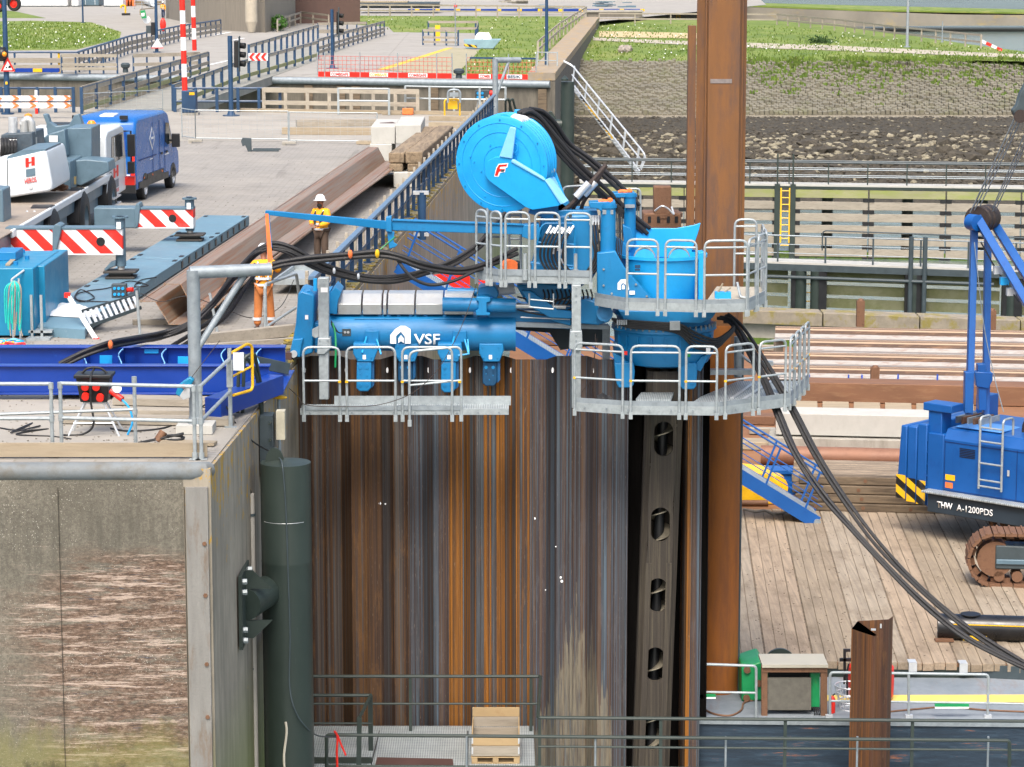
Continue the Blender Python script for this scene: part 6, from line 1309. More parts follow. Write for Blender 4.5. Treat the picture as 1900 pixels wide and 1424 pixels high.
# rails on pontoon
pr_=thing('pontoon_railing','galvanised tube railing around the pontoon deck edge','railing',G(1600,1335,PZ))
def rl(pts,r=.028): m=MB(); m.tube(rounded(pts,.08),r,8); m.build('rail',MGALV,pr_)
Yk=52.25; zz=lambda y,Y=Yk: zy(y,Y)
def pp(px_,py,Y=Yk): return D(px_,py,Y)
rl([pp(1284,1232),pp(1403,1236),pp(1403,1333)]); rl([pp(1284,1284),pp(1403,1286)],.024)
rl([pp(1540,1345),pp(1540,1248),pp(1834,1252),pp(1832,1350)]); rl([pp(1540,1301),pp(1834,1305)],.024)
for px_ in (1686,):
    rl([pp(px_,1250),pp(px_,1350)])
for px_,py in ((1686,1353),(1832,1354),(1538,1348)):
    m=MB(); p=pp(px_,py); m.box(p.x-.07,p.x+.07,Yk-.05,Yk+.05,PZ+.02,PZ+.08); m.build('post_base',MALU,pr_)
rl([pp(1834,1305),pp(1950,1308)],.024)
for i,(a,b,y) in enumerate(((1286,1328,1289),(1735,1798,1307))):
    m=MB(); m.rpx(a,b,y,y+5,Yk-.05,.06); m2_=MB(); m2_.rpx(a,b,y+5,y+8,Yk-.05,.05); t_=thing('lamp_strip',['green strip lamp on the rail left of the perforated machine','green strip lamp under the rail at the right'][i],'lamp',pp((a+b)/2,y+8),'green strip lamps on the railing'); m.build('green_housing',MGRNP,t_); m2_.build('white_tube',MLETT,t_)
# machine cabinet
mc=thing('engine_cabinet','brown framed cabinet with pale lid and grey panel beside the green winch','cabinet',G(1475,1340,PZ))
Yc_=52.45
m=MB(); m.rpx(1424,1505,1258,1318,Yc_-.02,.05); m.build('grey_panel',M('stone_grey_panel','#5e5c54',.7,var=.25,sc=8),mc)
for a,b in ((1413,1424),(1523,1535)):
    m=MB(); m.rpx(a,b,1236,1345,Yc_-.08,.1); m.build('frame_post',RTRK,mc)
m=MB(); m.rpx(1413,1535,1236,1248,Yc_-.1,.1); m.build('frame_beam',RTRK,mc)
m=MB(); z=zy(1233,Yc_); m.box(xx(1413,Yc_,z),xx(1535,Yc_,z),Yc_-.15,Yc_+.7,z-.03,z+.03); m.rpx(1413,1535,1222,1240,Yc_+.68,.03) if False else None; m.build('lid',M('pale_lid','#a5a294',.5,var=.1),mc)
m=MB(); m.rpx(1426,1521,1240,1330,Yc_+.3,.3); m.build('engine_block',MBLK2,mc,bevel=.02)
m=MB(); m.rpx(1504,1521,1250,1312,Yc_+.1,.15); m.build('green_tank',MGRNP,mc)
for i in range(4):
    m=MB(); m.tube(smooth([D(1508+i*3,1312,Yc_),D(1512+i*4,1325,Yc_-.05),D(1505+i*6,1335,Yc_),D(1490+i*8,1342,Yc_)]),.012,6); m.build('wire',MBLK2,mc)
wn=thing('green_winch','green bolted winch housing with dark disc behind the brown framed cabinet','winch',G(1400,1306,PZ))
m=MB(); m.px([(1376,1240),(1396,1233),(1412,1228),(1420,1240),(1420,1300),(1376,1302)],53.4,1.1); m.build('housing',MGRNP,wn,bevel=.03)
m=MB(); p=D(1447,1232,54.6); m.lathe(p,[(0,-.04),(.33,-.04),(.33,.04),(0,.04)],32,axis=(0,1,0)); m.build('disc',MDGRN,wn)
for x_,y_ in ((1386,1243),(1408,1268),(1385,1295)):
    m=MB(); p=D(x_,y_,53.38); m.cyl(p,p+V((0,-.04,0)),.07,14); m.build('bolt',RTRK,wn)
rt=thing('red_tank','round red float tank hidden behind the short rusty sheet pile','tank',G(1616,1296,PZ))
m=MB(); c=D(1616,1262,53.6); m.lathe(c,[(0,-.42),(.36,-.42),(.46,-.3),(.47,0),(.46,.28),(.38,.38),(0,.42)],32); m.build('tank_body',MRED,rt)
for i in range(5):
    m=MB(); m.tube(smooth([D(1575,1232+0,53)+V((0,0,0)),D(1572,1250,53),D(1572,1290,53)]),.02,6) if i==0 else None
    if i==0: m.build('black_bracket',MBLK2,rt)
m=MB(); m.rpx(1565,1570,1205,1270,53.8,.05); m.rpx(1558,1580,1222,1228,53.8,.05); m.rpx(1570,1578,1205,1210,53.8,.05); tag(m.build('black_post',MBLK2),'black steel post rising left of the red tank','post')
bk_=thing('wire_basket','round wire basket full of cord left of the short sheet pile','basket',G(1572,1318,PZ))
for k,(w_,y_) in enumerate(((30,1272),(27,1285),(24,1300),(20,1315))):
    m=MB(); c=D(1578,y_,52.9); r=w_/96; m.tube([c+V((r*math.cos(a),r*math.sin(a),0)) for a in [2*pi*k_/20 for k_ in range(21)]],.014,6); m.build('hoop',MALU,bk_)
m=MB()
for k in range(14):
    a=2*pi*k/14; c=D(1578,1272,52.9); d_=D(1578,1315,52.9); m.tube([c+V((.31*math.cos(a),.31*math.sin(a),0)),d_+V((.21*math.cos(a),.21*math.sin(a),0))],.008,5)
m.build('wire_mesh',MALU,bk_)
fe=thing('fire_extinguisher','small red fire extinguisher beside the brown framed cabinet','fire extinguisher',G(1540,1325,PZ)); m=MB(); c=D(1544,1325,52.6); m.lathe(V((c.x,c.y,c.z)),[(0,0),(.06,0),(.06,.3),(.03,.36),(0,.38)],16); m.build('bottle',MRED,fe); m=MB(); m.tube([c+Z*.38,c+V((.06,0,.42))],.015,6); m.build('valve_handle',MBLK2,fe)
cable('cable','brown hose looping over the pontoon deck beside the tube pile',[G(1300,1312,PZ+.04),G(1325,1325,PZ+.04),G(1355,1328,PZ+.04),G(1375,1318,PZ+.04),G(1380,1305,PZ+.04),G(1395,1300,PZ+.04),G(1430,1296,PZ+.04)],.02,RTRK)
cable('cable','thin brown hose running along the pontoon deck at the right',[G(1640,1322,PZ+.04),G(1700,1316,PZ+.04),G(1760,1312,PZ+.04),G(1830,1318,PZ+.04),G(1930,1322,PZ+.04)],.018,RTRK)
# black pipe on the mats
bp=thing('black_pipe','short black steel pipe with notch and yellow edge lying on the plank mats','pipe',G(1820,1196,DZ))
a=G(1743,1192,DZ); m=MB(); r=.28; N=28; L_=4
m.lathe(a+V((0,.3,r)),[(r,0),(r,L_),(r-.03,L_),(r-.03,0),(r,0)],N,axis=E); m.build('pipe_shell',M('gloss_black_steel','#15171b',.3,var=.3,sc=3,dirt='#6a4a2a',dsc=3,dr=(.62,.72),damt=.6),bp)
m=MB(); m.beam(a+V((.1,.02,r+.12))+E*.1,a+V((0,.02,r+.12))+E*3.5,.02,.02); m.beam(a+V((0,-.03,.12))+E*.5,a+V((0,-.03,.12))+E*1.0,.02,.1); m.build('yellow_edge',MYEL,bp)
m=MB(); m.box(a.x-.1,a.x+.3,a.y-.1,a.y+.1,DZ+.03,DZ+.07); m.build('shoe',RTRK,bp)
m=MB(); m.lathe(a+V((0,.3,r))+V((.7,-.05,.27)),[(0,0),(.22,0),(.22,.02),(0,.02)],20); m.build('notch_cover',MBLK2,bp)
# short sheet pile foreground
sp2=thing('sheet_pile','short brown rusty sheet pile standing alone in the right foreground','sheet pile',D(1612,1424,50))
zt=-4.85; prof=[(1657,1144),(1649,1150),(1592,1153),(1580,1167),(1622,1181),(1627,1179)]
p_=[G(x,y,zt) for x,y in prof]; t=[V((0,.02,0))]*6; m=MB(); m.prism([p-Z*6 for p in p_]+[p+V((.0,.022,-6)) if i not in(3,) else p+V((.02,.01,-6)) for i,p in list(enumerate(p_))[::-1]],(0,0,6)); m.build('steel_profile',RUS[0] if False else rust('brown_pile',[(.3,'#4c342a'),(.44,'#6e4c38'),(.56,'#85582e'),(.7,'#5a4236')],1.5,rough=.75),sp2)
m=MB(); m.rpx(1633,1636,1158,1166,p_[1].y-.06,.01); m.build('hole_light_fill',MALU,sp2)  # pale plate painted as the light seen through the hole
m=MB(); p=D(1618,1170,50); m.box(p.x-.02,p.x+.07,p.y-.02,p.y+.02,p.z,p.z+.03); m.tube(smooth([D(1602,1178,49.9),D(1608,1182,49.9),D(1614,1176,49.9),D(1618,1174,49.9)]),.012,6); m.build('clip',MALU,sp2)
# ---- dark green walkway at the bottom
ZW=-7.2
ww=thing('walkway','low grating walkway with dark green railings along the foot of the sheet pile wall','walkway',G(780,1420,ZW))
m=MB(); m.prism([V((xx(560,51.6,ZW),51.6,ZW)),V((xx(990,51.6,ZW),51.6,ZW)),V((xx(995,47.2,ZW),47.2,ZW)),V((xx(560,47.2,ZW),47.2,ZW))],(0,0,-.05)); m.build('grating_deck',MGRATE,ww)
m=MB(); m.box(xx(990,48,ZW),14,47.25,48.35,ZW-.06,ZW-.005); m.build('side_deck',MGRATE,ww)
m=MB(); m.prism([G(580,1356,ZW+.004),G(708,1356,ZW+.004),G(690,1424,ZW+.004),G(580,1424,ZW+.004)],(0,0,.012)); m.build('cover_grating',MGRATE,ww)
for (x_,) in ((704,),(868,)):
    m=MB(); a,b=G(x_,1357,ZW+.01),G(x_-(16 if x_<800 else 0),1424,ZW+.01); m.beam(a,b,.02,.02); m.build('deck_joint',MBLK2,ww)
m=MB(); m.prism([G(700,1410,ZW+.01),G(840,1413,ZW+.01),G(842,1428,ZW+.01),G(695,1428,ZW+.01)],(0,0,.05)); m.build('brown_plate',MBROWN,ww)
m=MB(); m.prism([G(560,1408,ZW+.01)+Z*0,G(690,1408,ZW+.01),G(690,1418,ZW+.01),G(560,1418,ZW+.01)],(0,0,.03)); m.build('kick_bar',MDGRN,ww)
def wr(pts,r=.03,nm='rail'): m=MB(); m.tube(rounded(pts,.06) if len(pts)>2 else pts,r,8); m.build(nm,MDGRN,ww)
def at(px_,Y,z): return V((xx(px_,Y,z),Y,z))
Y1,Y2,Y3=51.25,48.4,47.3; hz=ZW+1.1; mz=ZW+.55
wr([at(575,Y1,hz),at(1003,Y1,hz),at(998,Y2,hz),V((14,Y2-.35,hz))],.033)
wr([at(575,Y1,mz),at(1000,Y1,mz)],.022); wr([at(998,Y2,mz),V((14,Y2-.35,mz))],.022)
for px_,Y in ((762,Y1),(985,Y1),(1001,Y2),(1225,Y2-.05),(1455,Y2-.1),(1690,Y2-.15)): m=MB(); a=at(px_,Y,ZW-.3); m.beam(a,V((a.x,a.y,hz)),.06,.03); m.build('rail_post',MDGRN,ww)
wr([at(575,49.9,hz),at(690,49.9,hz)],.033); wr([at(575,49.9,mz),at(690,49.9,mz)],.022)
m=MB(); a=at(688,49.9,ZW); m.beam(a,V((a.x,a.y,hz)),.09,.03); m.build('rail_post',MDGRN,ww); m=MB(); a=at(665,48.4,ZW-.3); b=at(667,48.4,hz); m.beam(a,b,.09,.03); m.build('rail_post',MDGRN,ww)
wr([at(688,49.9,hz),at(667,48.4,hz)],.033)
wr([at(606,Y3,ZW+.3),at(606,Y3,hz),at(1873,Y3-.35,hz),at(1873,Y3-.35,ZW-.3)],.033)
wr([at(606,Y3,ZW+.5),at(606,Y3,ZW+.52),at(1873,Y3-.35,mz)],.026)
for px_ in (866,1104,1345,1588,1830): m=MB(); a=at(px_,Y3-.1,ZW-.3); m.cyl(a,V((a.x,a.y,hz)),.02,8); m.build('rail_post',MGALD,ww)
cable('red_rope','orange red rope knotted round the walkway rail near the fender pile',[D(624,1362,47.2),D(621,1358,47.15),D(626,1368,47.2),D(625,1395,47.2),D(626,1430,47.2)],.022,MRED,'rope')
cable('red_rope','thin orange red rope end crossing the knotted rope',[D(627,1366,47.2),D(632,1380,47.2),D(640,1398,47.2),D(641,1402,47.2)],.018,MRED,'rope')
# ---- crate
cr=thing('pallet_crate','open timber pallet crate with pale and grey boards on the walkway','crate',G(918,1420,ZW))
yc0=49.1; W_=.90; xc0=xx(875,yc0,-7); dp_=1.25; zb=ZW+.16
def cb(x0,x1,y0,y1,z0,z1,nm,mat): m=MB(); m.box(x0,x1,y0,y1,z0,z1); return m.build(nm,mat,cr,bevel=.004)
gry,frs=WX[0],MPINE
for i in range(3):
    x=xc0+i*(W_-.11)/2; cb(x,x+.11,yc0,yc0+.14,ZW+.022,ZW+.11,'pallet_block',frs); cb(x,x+.11,yc0+dp_-.14,yc0+dp_,ZW+.022,ZW+.11,'pallet_block',frs)
for i in range(7): cb(xc0-.01,xc0+W_+.01,yc0+i*.19,yc0+i*.19+.11,ZW+.112,ZW+.135,'pallet_slat',gry if i%2 else frs)
cb(xc0,xc0+W_,yc0,yc0+dp_,ZW+.002,ZW+.02,'pallet_base',frs)
for k,(z0,mt) in enumerate(((zb-.01,gry),(zb+.2,frs))):
    cb(xc0,xc0+W_,yc0,yc0+.022,z0,z0+.195,'front_board',mt); cb(xc0,xc0+.022,yc0+.024,yc0+dp_-.024,z0,z0+.195,'side_board',mt); cb(xc0+W_-.022,xc0+W_,yc0+.024,yc0+dp_-.024,z0,z0+.195,'side_board',mt); cb(xc0,xc0+W_,yc0+dp_-.022,yc0+dp_,z0,z0+.195,'back_board',gry)
cb(xc0-.0,xc0+W_,yc0+dp_-.024,yc0+dp_-.002,zb+.4,zb+.58,'back_board',frs)
for s in (0,1):
    for k in range(2):
        x=xc0+s*(W_)-.03*s; cb(x,x+.03,yc0-.006,yc0-.001,zb+.03+.2*k,zb+.16+.2*k,'corner_hinge',MALU)
# ================================================================ CRAWLER CRANE
O=G(1722,930,-5.95); O.z=-5.95
ang=R(-42); cx_,sx_=math.cos(ang),math.sin(ang)
def W(x,y,z): return V((O.x+x*cx_-y*sx_,O.y+x*sx_+y*cx_,O.z+z))
ux,uy=V((cx_,sx_,0)),V((-sx_,cx_,0))
ck=thing('crawler_crane','big blue crawler crane with yellow black striped counterweight and rusty tracks on the barge','crane',(O.x+3,O.y,DZ))
def cbx(x0,x1,y0,y1,z0,z1,nm,mat,par=None,bevel=.02):
    m=MB(); m.obox(W((x0+x1)/2,(y0+y1)/2,(z0+z1)/2),ux*(x1-x0)/2,uy*(y1-y0)/2,V((0,0,(z1-z0)/2))); return m.build(nm,mat,par or ck,bevel=bevel)
def cpr(prof,y0,y1,nm,mat,par=None,bevel=.02):  # profile in x,z extruded across
    m=MB(); m.prism([W(x,y0,z) for x,z in prof],uy*(y1-y0)); return m.build(nm,mat,par or ck,bevel=bevel)
def sid(prof,x0,x1,nm,mat,par=None,bevel=.02): # profile y,z extruded along x
    m=MB(); m.prism([W(x0,y,z) for y,z in prof],ux*(x1-x0)); return m.build(nm,mat,par or ck,bevel=bevel)
body=sid([(0,.32),(0,1.65),(.16,1.9),(1.5,1.98),(1.5,.32)],.42,6.5,'body',MCRAN)
sid([(1.5,.32),(1.5,1.9),(2.8,1.9),(2.9,1.6),(2.9,.32)],.3,6.5,'far_body',MCRAN)
cbx(.6,1.9,.25,1.2,1.93,1.97,'roof_panel',M('pale_crane_roof','#4a86c8',.4,var=.1) )
cbx(3.2,6.4,.2,2.7,1.93,2.25,'engine_hood',bpy.data.materials['pale_crane_roof'])
cbx(.12,6.6,-.22,.05,-.22,.27,'side_skirt',M('dark_skirt','#26333e',.5,var=.15,sc=2)); cbx(.0,6.6,-.34,.02,.27,.33,'step_grating',MGRATE)
cbx(-.05,.42,.0,2.9,-.15,1.75,'rear_frame',MCRAN); 
cbx(-.12,.28,.1,.55,.0,2.45,'gantry_foot',MCRAN); cbx(-.25,.6,.05,.6,2.3,2.5,'gantry_foot_cap',MCRAN); cbx(-.12,.28,2.3,2.75,.0,2.45,'gantry_foot',MCRAN)
for (xa,xb,z0) in ((-.36,-.08,-.12),(-.66,-.38,-.1),(-.98,-.68,-.05)):
    tp_=1.95-(.0 if xa>-.5 else .1); 
    cwt=MB(); inset=(0 if xa>-.9 else .12)
    cwt.prism([W(xa+.0,.0+(.0),z0),W(xb,.0,z0),W(xb,.0,tp_),W(xa+(.12 if xa<-.9 else .0),.0,tp_)],uy*2.9); c_=cwt.build('counterweight',MCRAN,ck,bevel=.03)
    st_=MB(); st_.prism([W(xa+.01,-.012,z0+.01),W(xb-.01,-.012,z0+.01),W(xb-.01,-.012,z0+.62),W(xa+.01,-.012,z0+.62)],uy*.01); st_.build('hazard_stripe',MHAZY,c_)
# letters
Rt=Matrix.Rotation(ang,3,'Z')@Matrix.Rotation(pi/2,3,'X')
text('THW',W(.42,-.24,-.07),.165,MLETT,ck,'lettering',rot=Rt,width=.46,bold=.03)
text('A-1200PDS',W(1.0,-.24,-.07),.165,MLETT,ck,'lettering',rot=Rt,width=1.05,bold=.012)
def cdec(x0,x1,z0,z1,nm,mat,y=-.012): m=MB(); m.prism([W(x0,y,z0),W(x1,y,z0),W(x1,y,z1),W(x0,y,z1)],uy*.01); return m.build(nm,mat,body)
cdec(.5,.78,.62,.76,'yellow_sticker',MYEL); cdec(.5,.72,.42,.56,'amber_lamp',MORG)
for x in (.46,2.55,4.2): cdec(x,x+.012,.34,1.62,'panel_seam',M('dark_seam','#0a2c66',.6) if x<.5 else bpy.data.materials['dark_seam'])
for (x0_,x1_,z0_,z1_) in ((.9,1.35,1.25,1.5),(4.4,5.4,.9,1.5)):
    for k in range(6): cdec(x0_,x1_,z0_+(z1_-z0_)*k/6,z0_+(z1_-z0_)*(k+.45)/6,'grille_slat',MBLK2)
for x in (2.3,4.0): cdec(x,x+.06,.95,1.1,'door_handle',MALU,-.03)
cdec(.46,6.2,1.58,1.595,'panel_seam',bpy.data.materials['dark_seam']); cdec(.46,6.2,.36,.372,'panel_seam',bpy.data.materials['dark_seam'])
for k in range(5): 
    b_=MB(); b_.bolt(W(-.05+.0,.0,.35+.3*k),.02,(0,-1,0),.02); b_.build('bolt',MCRAN,body)
# ladder on side
m=MB()
for x in (1.55,2.2): m.tube(rounded([W(x,-.12,.55),W(x,-.12,2.35),W(x,.35,2.35),W(x,.35,1.9)],.12),.03,8)
for z in (.62,.78,1.2,1.75,2.1): m.tube([W(1.55,-.12,z),W(2.2,-.12,z)],.024,8)
m.build('side_ladder',MGALV,ck)
m=MB(); m.lathe(W(2.7,1.0,2.0),[(0,-.25),(.5,-.25),(.5,-.2),(.38,-.2),(.38,.2),(.5,.2),(.5,.25),(0,.25)],24,axis=uy); m.build('cable_drum',MROPE,ck)
for i in range(5): cbx(.3+.17*i,.36+.17*i,.7,1.6,1.95,2.12,'link_plate',RTRK if i%2 else MGALD,bevel=0)
# gantry posts, boom backstay (placed by picture)
def bar(a,b,w,h,nm,mat=MCRAN): m=MB(); m.beam(a,b,w,h,up=(0,1,0)); return m.build(nm,mat,ck,bevel=.01)
Yg=66.6
bar(D(1798,770,Yg),D(1808,415,Yg+.8),.16,.26,'gantry_post'); bar(D(1829,770,Yg+1.0),D(1833,430,Yg+1.6),.16,.24,'gantry_post')
bar(D(1796,765,Yg-.1),D(1797,690,Yg-.1),.2,.3,'post_shoe'); bar(D(1822,760,Yg+.9),D(1820,675,Yg+.9),.2,.3,'post_shoe')
bar(D(1815,408,Yg+.6),D(1935,612,Yg-2.4),.2,.3,'gantry_strut'); bar(D(1838,405,Yg+1.7),D(1950,585,Yg-1.2),.2,.3,'gantry_strut')
m=MB(); p=D(1800,412,Yg+.6); m.cyl(p,p+V((.15,-.25,0)),.2,20); m.build('sheave_hub',MCRAN,ck)
m=MB(); p=D(1812,408,Yg+.8); m.lathe(p,[(0,0),(.33,0),(.33,.05),(.26,.1),(.33,.15),(.33,.3),(.26,.36),(.33,.42),(.33,.75),(0,.75)],32,axis=(.55,.83,0)); m.build('sheave_pack',MROPE,ck)
m=MB(); m.px([(1808,690),(1842,692),(1842,706),(1834,722),(1812,718)],Yg+.7,.3); m.build('strut_winch',MCRAN,ck,bevel=.02)
for i,(a,b) in enumerate((((1800,395),(1885,215)),((1806,395),(1892,215)),((1812,396),(1897,218)),((1838,400),(1912,240)),((1842,402),(1916,240)),((1835,402),(1906,238)),((1803,392),(1905,170)))):
    m=MB(); m.tube([D(*a,Yg+.8+.1*i),D(*b,Yg-1)],.016,6); m.build('hoist_rope',MGALD,ck)
m=MB(); m.px([(1878,205),(1886,196),(1892,175),(1905,150),(1915,200),(1905,226),(1888,228)],Yg-1,.25); m.build('hook_block',MDGRY,ck,bevel=.03)
m=MB(); p=D(1893,216,Yg-1.05); m.cyl(p,p+V((0,-.05,0)),.16,20); m.build('block_sheave',MROPE,ck)
m=MB(); m.tube(smooth([D(1808,450,Yg+.4),D(1825,600,Yg+.4),D(1845,700,Yg+.3),D(1862,765,Yg)]),.013,5); m.build('stay_wire',MGALD,ck)
for i in range(3):
    m=MB(); p=D(1850+i*12,495+i*20,Yg-.3-.3*i); m.box(p.x-.08,p.x+.12,p.y-.1,p.y+.1,p.z-.18,p.z); m.build('clamp',MALU if i!=1 else MCYAN,ck)
m=MB(); m.tube([D(1820,450,Yg+.3),D(1848,500,Yg-.2),D(1890,560,Yg-1.2)],.02,6); m.build('hydraulic_line',MBLK,ck)
# undercarriage
cbx(1.9,5.5,.6,2.4,-.75,-.2,'turntable',MBLK2,bevel=.05)
def track(px0,ybot,L,name='track'):
    a=G(px0,ybot,DZ+.03); ht=1.22; wd=.85; r=ht/2; a=a+V((r*.5,0,0)); dirv=V((1,-.1,0)).normalized(); sdv=V((.1,1,0)).normalized()
    th=MB(); N=46; per=2*L+2*pi*r; pts=[]
    for i in range(N):
        s=per*i/N
        if s<L: p=(s,0); n=(0,-1)
        elif s<L+pi*r: q=(s-L)/r; p=(L+r*math.sin(q),r-r*math.cos(q)); n=(math.sin(q),-math.cos(q))
        elif s<2*L+pi*r: p=(L-(s-L-pi*r),2*r); n=(0,1)
        else: q=(s-2*L-pi*r)/r; p=(-r*math.sin(q),r+r*math.cos(q)); n=(-math.sin(q),math.cos(q))
        c=a+dirv*p[0]+Z*p[1]+sdv*wd/2; nn=dirv*n[0]+Z*n[1]; tt=nn.cross(sdv)
        th.obox(c,tt*(per/N*.46),sdv*wd/2,nn*.035); th.obox(c-nn*.08,tt*(per/N*.3),sdv*wd*.2,nn*.06); th.obox(c+nn*.045,tt*.02,sdv*wd/2,nn*.02)
    t_=th.build(name,RTRK,ck)
    m=MB(); c=a+sdv*.12; m.prism([c+dirv*.0+Z*.38,c+dirv*L+Z*.38,c+dirv*L+Z*.85,c+dirv*.0+Z*.95],sdv*.55); m.build('track_frame',MDGRY,t_,bevel=.03)
    m=MB(); c=a+sdv*.08; m.prism([c+dirv*.02+Z*.5,c+dirv*L+Z*.5,c+dirv*L+Z*.62,c+dirv*.02+Z*.62],sdv*.1); m.build('frame_rib',MGALD if False else MCRGRY,t_,bevel=.02)
    for i in range(int(L/.42)):
        m=MB(); p=a+dirv*(.1+i*.42)+Z*.2+sdv*.15; m.cyl(p,p+sdv*.5,.13,14); m.build('track_roller',RTRK,t_)
    m=MB(); p=a+Z*r+sdv*.15; m.cyl(p,p+sdv*.5,.42,24); m.build('idler_wheel',RTRK,t_)
track(1822,1088,4.6); track(1862,1010,4.6)
# ================================================================ JETTIES
def jet(name,label,pxs,deck,z,rails,slats,depth,th_):
    pass
# far jetty
JZ=-4.6
def JP(px_,z=JZ,dy=0): # far jetty line through picture points
    a,b=G(1080,337,JZ),G(1900,348,JZ); t=(px_-1080)/820.; 
    X=(px_-CX)/F; 
    # intersect vertical plane a-b with column px
    d=(b-a); n=V((d.y,-d.x,0)); r_=V((ray(px_,300)[0],1,0)); k=a.dot(n)/(r_.dot(n)); return V((r_.x*k,k+dy,z))
fj=thing('guide_jetty','far guide jetty with weathered timber rubbing boards and dark railings before the rocks','jetty',JP(1500,WL))
m=MB(); m.prism([JP(1076,JZ-.1),JP(1960,JZ-.1),JP(1960,JZ-.1)+V((0,1.3,0)),JP(1076,JZ-.1)+V((0,1.3,0))],(0,0,.1)); m.build('deck',MCONW,fj)
m=MB(); m.prism([JP(1076,JZ-.25),JP(1960,JZ-.25),JP(1960,JZ-.25)+V((0,.2,0)),JP(1076,JZ-.25)+V((0,.2,0))],(0,0,.14)); m.build('edge_beam',MDGRN,fj)
nsl=6; z0=JZ-.28; ph=.62
seg=[(1076,1183),(1184,1270),(1270,1445),(1476,1613),(1614,1757),(1758,1897),(1898,2010)]
for si,(a,b) in enumerate(seg):
    for k in range(nsl):
        zt=z0-k*ph; p,q_=JP(a+1,zt-.42),JP(b-1,zt-.42); m=MB(); m.prism([p,q_,q_+V((0,.15,0)),p+V((0,.15,0))],(0,0,.42)); m.build('rubbing_board',WX[2] if k==0 else WX[0],fj,bevel=.01)
    for k in range(nsl):
        for e in (a,b):
            zt=z0-k*ph-.42; s=1 if e==a else -1; p,q_=JP(e,zt-.2,-.02),JP(e+s*10,zt-.2,-.02); 
            if s<0: p,q_=q_,p
            m=MB(); m.prism([p,q_,q_+V((0,.2,0)),p+V((0,.2,0))],(0,0,.2)); m.build('spacer',MBLK2,fj)
m=MB(); m.prism([JP(1076,WL-.5,.05),JP(2010,WL-.5,.05),JP(2010,WL-.5,.2),JP(1076,WL-.5,.2)],(0,0,.85)); m.build('algae_beam',M('bright_algae','#5c7a1c',.8,var=.5,sc=2,dirt='#23281a',dsc=2,dr=(.4,.6),damt=.8),fj)
for px_ in (1443,1472): m=MB(); p=JP(px_); m.box(p.x-.14,p.x+.14,p.y-.1,p.y+.35,-10,JZ+.0); m.box(p.x-.04,p.x+.04,p.y-.08,p.y,JZ,JZ+1.6); m.build('ladder_post',MDGRN,fj)
for px_ in range(1100,1960,73):
    m=MB(); p=JP(px_); m.beam(V((p.x,p.y+.1,JZ)),V((p.x,p.y+.1,JZ+1.15)),.06,.06); m.build('rail_post',MDGRN,fj)
for px_ in (1120,1300,1540,1690,1830): m=MB(); p=JP(px_,0,.8); m.cyl((p.x,p.y,-10.5),(p.x,p.y,JZ-.1),.3,12); m.build('jetty_pile',MDGRN,fj)
for (z_,r,mm) in ((1.15,.05,MDGRY),(.78,.025,MGALD),(.4,.025,MGALD)):
    for dy in (.1,1.15):
        m=MB(); m.cyl(JP(1076,JZ+z_,dy),JP(1960,JZ+z_,dy),r,6); m.build('hand_rail',mm,fj)
yl=thing('yellow_ladder','yellow steel ladder hung between two dark posts of the far jetty','ladder',JP(1458,WL))
for px_ in (1450,1466):
    m=MB(); p=JP(px_,0,-.05); m.box(p.x-.04,p.x+.04,p.y-.05,p.y,WL+.8,JZ-.2); m.build('side_rail',MYEL,yl)
for k in range(9):
    z=JZ-.35-k*.36; m=MB(); m.cyl(JP(1450,z,-.07),JP(1466,z,-.07),.03,6); m.build('rung',MYEL,yl)
# near jetty
NZ=-5.38
def NP(px_,z=NZ,dy=0):
    a,b=G(1380,484,NZ),G(1900,502,NZ); d=(b-a); n=V((d.y,-d.x,0)); r_=V((ray(px_,300)[0],1,0)); k=a.dot(n)/(r_.dot(n)); return V((r_.x*k,k+dy,z))
nj=thing('guide_jetty','nearer guide jetty with dark steel posts and railings behind the stacked steel on the barge','jetty',NP(1600,WL))
m=MB(); m.prism([NP(1340,NZ-.08),NP(1960,NZ-.08),NP(1960,NZ-.08,1.3),NP(1340,NZ-.08,1.3)],(0,0,.08)); m.build('deck',MCONW,nj)
m=MB(); m.prism([NP(1340,NZ-.36,-.02),NP(1960,NZ-.36,-.02),NP(1960,NZ-.36,.15),NP(1340,NZ-.36,.15)],(0,0,.28)); m.build('edge_beam',MDGRY,nj)
for (a,b) in ((1350,1468),(1541,1688),(1722,1866),(1900,2000)):
    for k in range(5):
        zt=NZ-.42-k*.56; m=MB(); m.prism([NP(a,zt-.40,.5),NP(b,zt-.40,.5),NP(b,zt-.40,.65),NP(a,zt-.40,.65)],(0,0,.40)); m.build('rubbing_board',M('algae_board','#6a6c52',.85,var=.25,sc=1,st=(.2,1,1),dirt='#4c5228',dsc=1,dr=(.45,.6),damt=.6) if 'algae_board' not in bpy.data.materials else bpy.data.materials['algae_board'],nj)
for px_ in (1480,1531,1693,1714,1875,1897):
    m=MB(); p=NP(px_,0,.0); m.box(p.x-.17,p.x+.17,p.y,p.y+.3,-10,NZ-.36); m.build('jetty_post',MBLK2,nj)
for px_ in (1490,1520,1704,1886):
    m=MB(); p=NP(px_,0,.2); m.cyl((p.x,p.y,-10),(p.x,p.y,NZ-.36),.26,14); m.build('jetty_pile',MDGRN,nj)
for px_ in range(1357,1960,89):
    m=MB(); p=NP(px_); m.beam(V((p.x,p.y+.06,NZ-.3)),V((p.x,p.y+.06,NZ+1.12)),.07,.06); m.build('rail_post',MDGRY,nj)
for px_ in (1694,1720): m=MB(); p=NP(px_,0,-.08); m.cyl((p.x,p.y,-8.5),(p.x,p.y,NZ+1.25),.1,10); m.build('mooring_post',MDGRY,nj)
